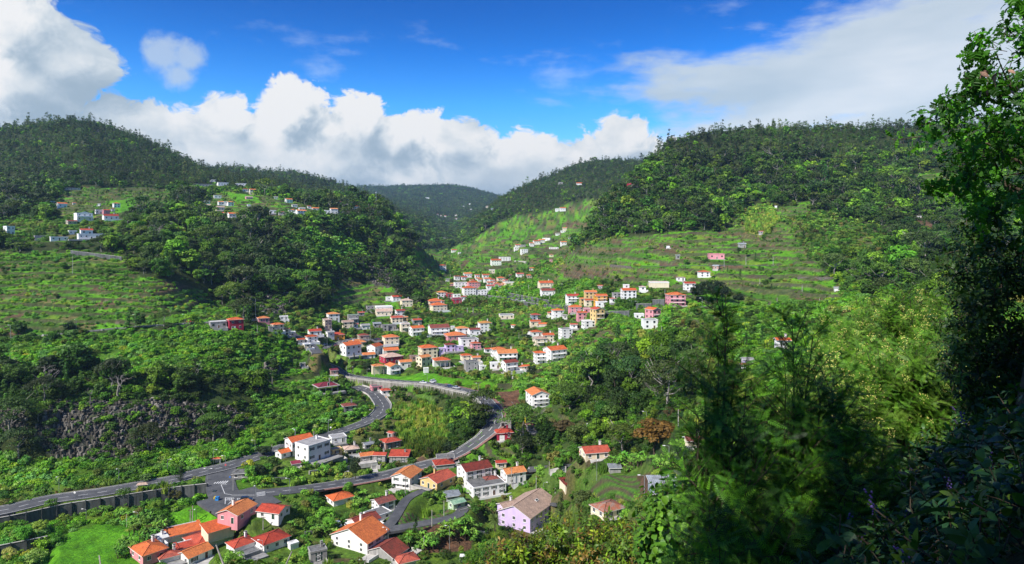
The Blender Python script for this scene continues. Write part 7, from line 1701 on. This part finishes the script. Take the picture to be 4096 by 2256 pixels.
OUT2 = [(3840,900),(3900,930),(3960,960),(4020,960),(4110,1000),(4700,1000),(4700,1800),(4110,1760),(4000,1700),(3900,1660),(3830,1560),(3790,1440),(3800,1320),(3760,1240),(3790,1150),(3770,1080),(3850,1000)]
outline_tree('dark_laurel_tree', 'dark dense tree hanging below the oak along the right edge', OUT2, 13.5, 17.5, (12.2, 16, float(gz(12.2, 16)) - .3), 2300, LAU, [(.022,.055,.014), (.030,.075,.016), (.05,.11,.02)], 1.35, (12.0, 16, -3.2), .3, 24)
G = Geo(); leafb = []
T_v = link('dry_leaf_spray', None, None, tuple(PW_(3970, 330, 10.2))); tag(T_v, 'spray of pale dry pinkish leaves hanging in the oak crown', 'dead leaves'); M_DRY = flat_mat('dry_leaf', (.34, .20, .14), .8, .2, .3)
for k in range(14): 
    G = Geo(); add_leaf(G, np.zeros(3), np.array([rng.normal() * .9, rng.normal() * .6, -1]), np.array([rng.normal(), -1, .2]), 'simple', rng.uniform(.09, .16)); o = link('leaf', G.mesh('dry_leaf', [M_DRY]), T_v, tuple(PW_(3890 + rng.uniform(0, 200), 240 + rng.uniform(0, 100) + k * 4, 10.2) - np.array(T_v.location)))
# -- leafy sunlit shrubs rising from below the bottom edge
for k, (cx_, cy_, rx, ry, d_, lb) in enumerate(((2060, 2290, 150, 80, 34, 'yellow-green leafy shrub left at the bottom edge before the fields'), (2260, 2200, 170, 110, 36, 'tall sunlit shrub with glossy leaves below the old square cottage'), (2440, 2210, 150, 100, 33, 'sunlit shrub with pale stems right of the tall glossy one'), (2560, 2240, 120, 60, 30, 'low sunlit shrub before the feathery thicket'), (2700, 2130, 75, 110, 16, 'light green big-leaved shrub at the left foot of the thicket'))):
    tips = []
    for q_ in range(34): a = rng.uniform(0, 6.28); rr = math.sqrt(rng.random()); tips.append(PW_(cx_ + rx * rr * math.cos(a), cy_ + ry * rr * math.sin(a), d_ + rng.uniform(-1.5, 1.5)))
    b = PW_(cx_, cy_ + ry, d_); b[2] = float(gz(b[0], b[1])); stemmed('leafy_shrub', lb, 'shrub', b, tips, RND if k == 4 else LAU, [(.08,.20,.02), (.12,.26,.02)] if k == 4 else [(.15,.26,.015), (.11,.20,.015), (.20,.25,.02), (.08,.15,.02), (.20,.13,.03)], 20 if k < 4 else 34, 2.2 if k < 4 else 1.9, .07, .4, 1.1 if k < 4 else .5, .6)
# -- herbs and climbers on the shaded bank
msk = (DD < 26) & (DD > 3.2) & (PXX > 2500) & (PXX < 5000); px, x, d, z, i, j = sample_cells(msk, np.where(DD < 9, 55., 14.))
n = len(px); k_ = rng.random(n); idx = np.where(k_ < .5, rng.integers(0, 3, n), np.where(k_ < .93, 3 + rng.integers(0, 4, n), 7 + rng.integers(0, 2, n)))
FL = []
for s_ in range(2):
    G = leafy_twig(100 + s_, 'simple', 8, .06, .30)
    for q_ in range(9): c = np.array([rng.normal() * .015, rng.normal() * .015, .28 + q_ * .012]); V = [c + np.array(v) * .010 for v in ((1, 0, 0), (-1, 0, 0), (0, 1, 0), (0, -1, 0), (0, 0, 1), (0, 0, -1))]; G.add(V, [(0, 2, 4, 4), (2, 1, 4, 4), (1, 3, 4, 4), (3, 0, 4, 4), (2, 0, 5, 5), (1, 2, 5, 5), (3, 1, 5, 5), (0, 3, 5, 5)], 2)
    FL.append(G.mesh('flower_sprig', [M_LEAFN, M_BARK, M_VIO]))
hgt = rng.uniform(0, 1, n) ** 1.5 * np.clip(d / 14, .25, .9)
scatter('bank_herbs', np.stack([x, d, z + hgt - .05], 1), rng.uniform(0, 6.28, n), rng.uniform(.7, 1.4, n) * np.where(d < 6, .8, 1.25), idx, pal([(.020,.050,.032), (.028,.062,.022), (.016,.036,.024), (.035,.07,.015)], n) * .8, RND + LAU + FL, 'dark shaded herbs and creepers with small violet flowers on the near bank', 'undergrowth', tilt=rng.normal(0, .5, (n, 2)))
for k, (px, py, d_, L, a, b_) in enumerate(((4010, 2010, 4.6, .85, math.pi - .25, .3), (4060, 1990, 4.4, .6, 1.9, .9), (3960, 2090, 4.0, .9, math.pi + .1, .25), (4090, 2140, 3.9, .8, math.pi - .2, .2), (3900, 2120, 4.2, .5, math.pi - .3, .4), (4080, 1900, 5.0, .6, 2.3, 1.0))):
    p = PW_(px, py, d_); G = Geo(); V = []; n_ = 9
    for q_ in range(n_): u = q_ / (n_ - 1); c = np.array([math.cos(a) * L * u * math.cos(b_), -.15 * u, L * u * math.sin(b_) + .35 * L * u - .75 * L * u * u]); w_ = .014 * math.sin(math.pi * min(.98, .12 + u * .86)); V += [c + (0, -.004, w_), c + (0, .004, -w_)]
    G.add(V, [(2 * i, 2 * i + 2, 2 * i + 3, 2 * i + 1) for i in range(n_ - 1)]); o = link('grass_blade', G.mesh('grass_blade', [flat_mat('fresh_grass', (.10, .22, .03), .5, .3, .2)]), None, tuple(p)); tag(o, ['long grass blade arching left above the violet flowers', 'steep grass blade at the right edge', 'widest grass blade arching left across the dark bank', 'grass blade entering low from the right edge', 'short grass blade left of the widest one', 'upright grass blade near the right edge, highest of all'][k], 'grass blade')
# -- big trees behind and beside the viewer, whose shade lies on the bank
for k, (x, y, z, r_) in enumerate(((-2.6, 3.0, 8.2, 2.8), (1.4, 4.4, 7.8, 1.5), (-5.5, -2.5, 8.0, 3.2), (4.2, 1.2, 7.5, 3.2))):
    b = np.array([x * .6 - 1.2, min(y - 5, -1.5), -2.0]); t = link('overhanging_tree', None, None, tuple(b)); tag(t, 'leafy tree overhanging the viewpoint, number of trunks behind the bank %s' % ['left', 'ahead', 'far behind', 'right'][k], 'tree'); G = Geo(); c = np.array([x, y, z]); G.tube(np.array([b, (b + c) / 2 + (-.5, -.5, 0), c]) - b, [.3, .22, .1], 7, 0); link('trunk', G.mesh('trunk', [M_BARK], True), t)
    n = 210; q_ = rng.normal(size=(n, 3)); q_ /= np.linalg.norm(q_, axis=1, keepdims=True); q_ = q_ * (rng.random((n, 1)) ** .4) * r_ * np.array([1, 1, .6]); foliage('leaves', t, c + q_ - b, q_ + rng.normal(0, .5, (n, 3)), rng.uniform(2.2, 3.4, n), OAK, [(.04, .09, .015)])
    t['label'] = 'leafy tree leaning over the viewpoint, %s of the four' % ['second', 'third', 'first', 'last'][k]
# ------------------------------------------------------------------ thin blue air over the whole valley
zt_, zb_ = float(ZZ.max()) + 40, float(min(ZZ.min(), -115)) - 3
G = Geo(); xm = 13500; G.box(-xm, xm, -6500, 9400, zb_, max(zt_, 300), 0)
hm = bpy.data.materials.new('air'); hm.use_nodes = True; ht = hm.node_tree; ht.nodes.clear(); ho = ht.nodes.new('ShaderNodeOutputMaterial'); hv = ht.nodes.new('ShaderNodeVolumePrincipled'); hv.inputs['Color'].default_value = (.50, .75, 1.0, 1); hv.inputs['Density'].default_value = 0.000055; hv.inputs['Anisotropy'].default_value = .2; ht.links.new(hv.outputs[0], ho.inputs['Volume'])
hz = link('haze', G.mesh('haze', [hm])); hz['kind'] = 'stuff'; print('ZMAX', zt_, zb_)
# ------------------------------------------------------------------ every label singles out one thing
by = {}
for o, lab, px in NAMED: by.setdefault(lab, []).append((px, o))
for lab, L in by.items():
    if len(L) < 2: continue
    L.sort(key=lambda t: t[0])
    for k, (px, o) in enumerate(L):
        pre = 'rightmost' if k == len(L) - 1 else ORD[k] if k < len(ORD) else 'further right'
        o['label'] = pre + ' ' + lab
bpy.context.view_layer.update()
for o in [o for o in COL.objects if o.type == 'FONT']:      # lettering becomes plain mesh
    me = bpy.data.meshes.new_from_object(o.evaluated_get(bpy.context.evaluated_depsgraph_get())); n_ = link('lettering', me, o.parent); n_.matrix_local = o.matrix_local; bpy.data.objects.remove(o)
for o in COL.objects:
    if o.get('label'):
        wds = str(o['label']).split()
        if len(wds) > 16: o['label'] = ' '.join(w_ for w_ in wds if w_ not in ('just', 'far'))
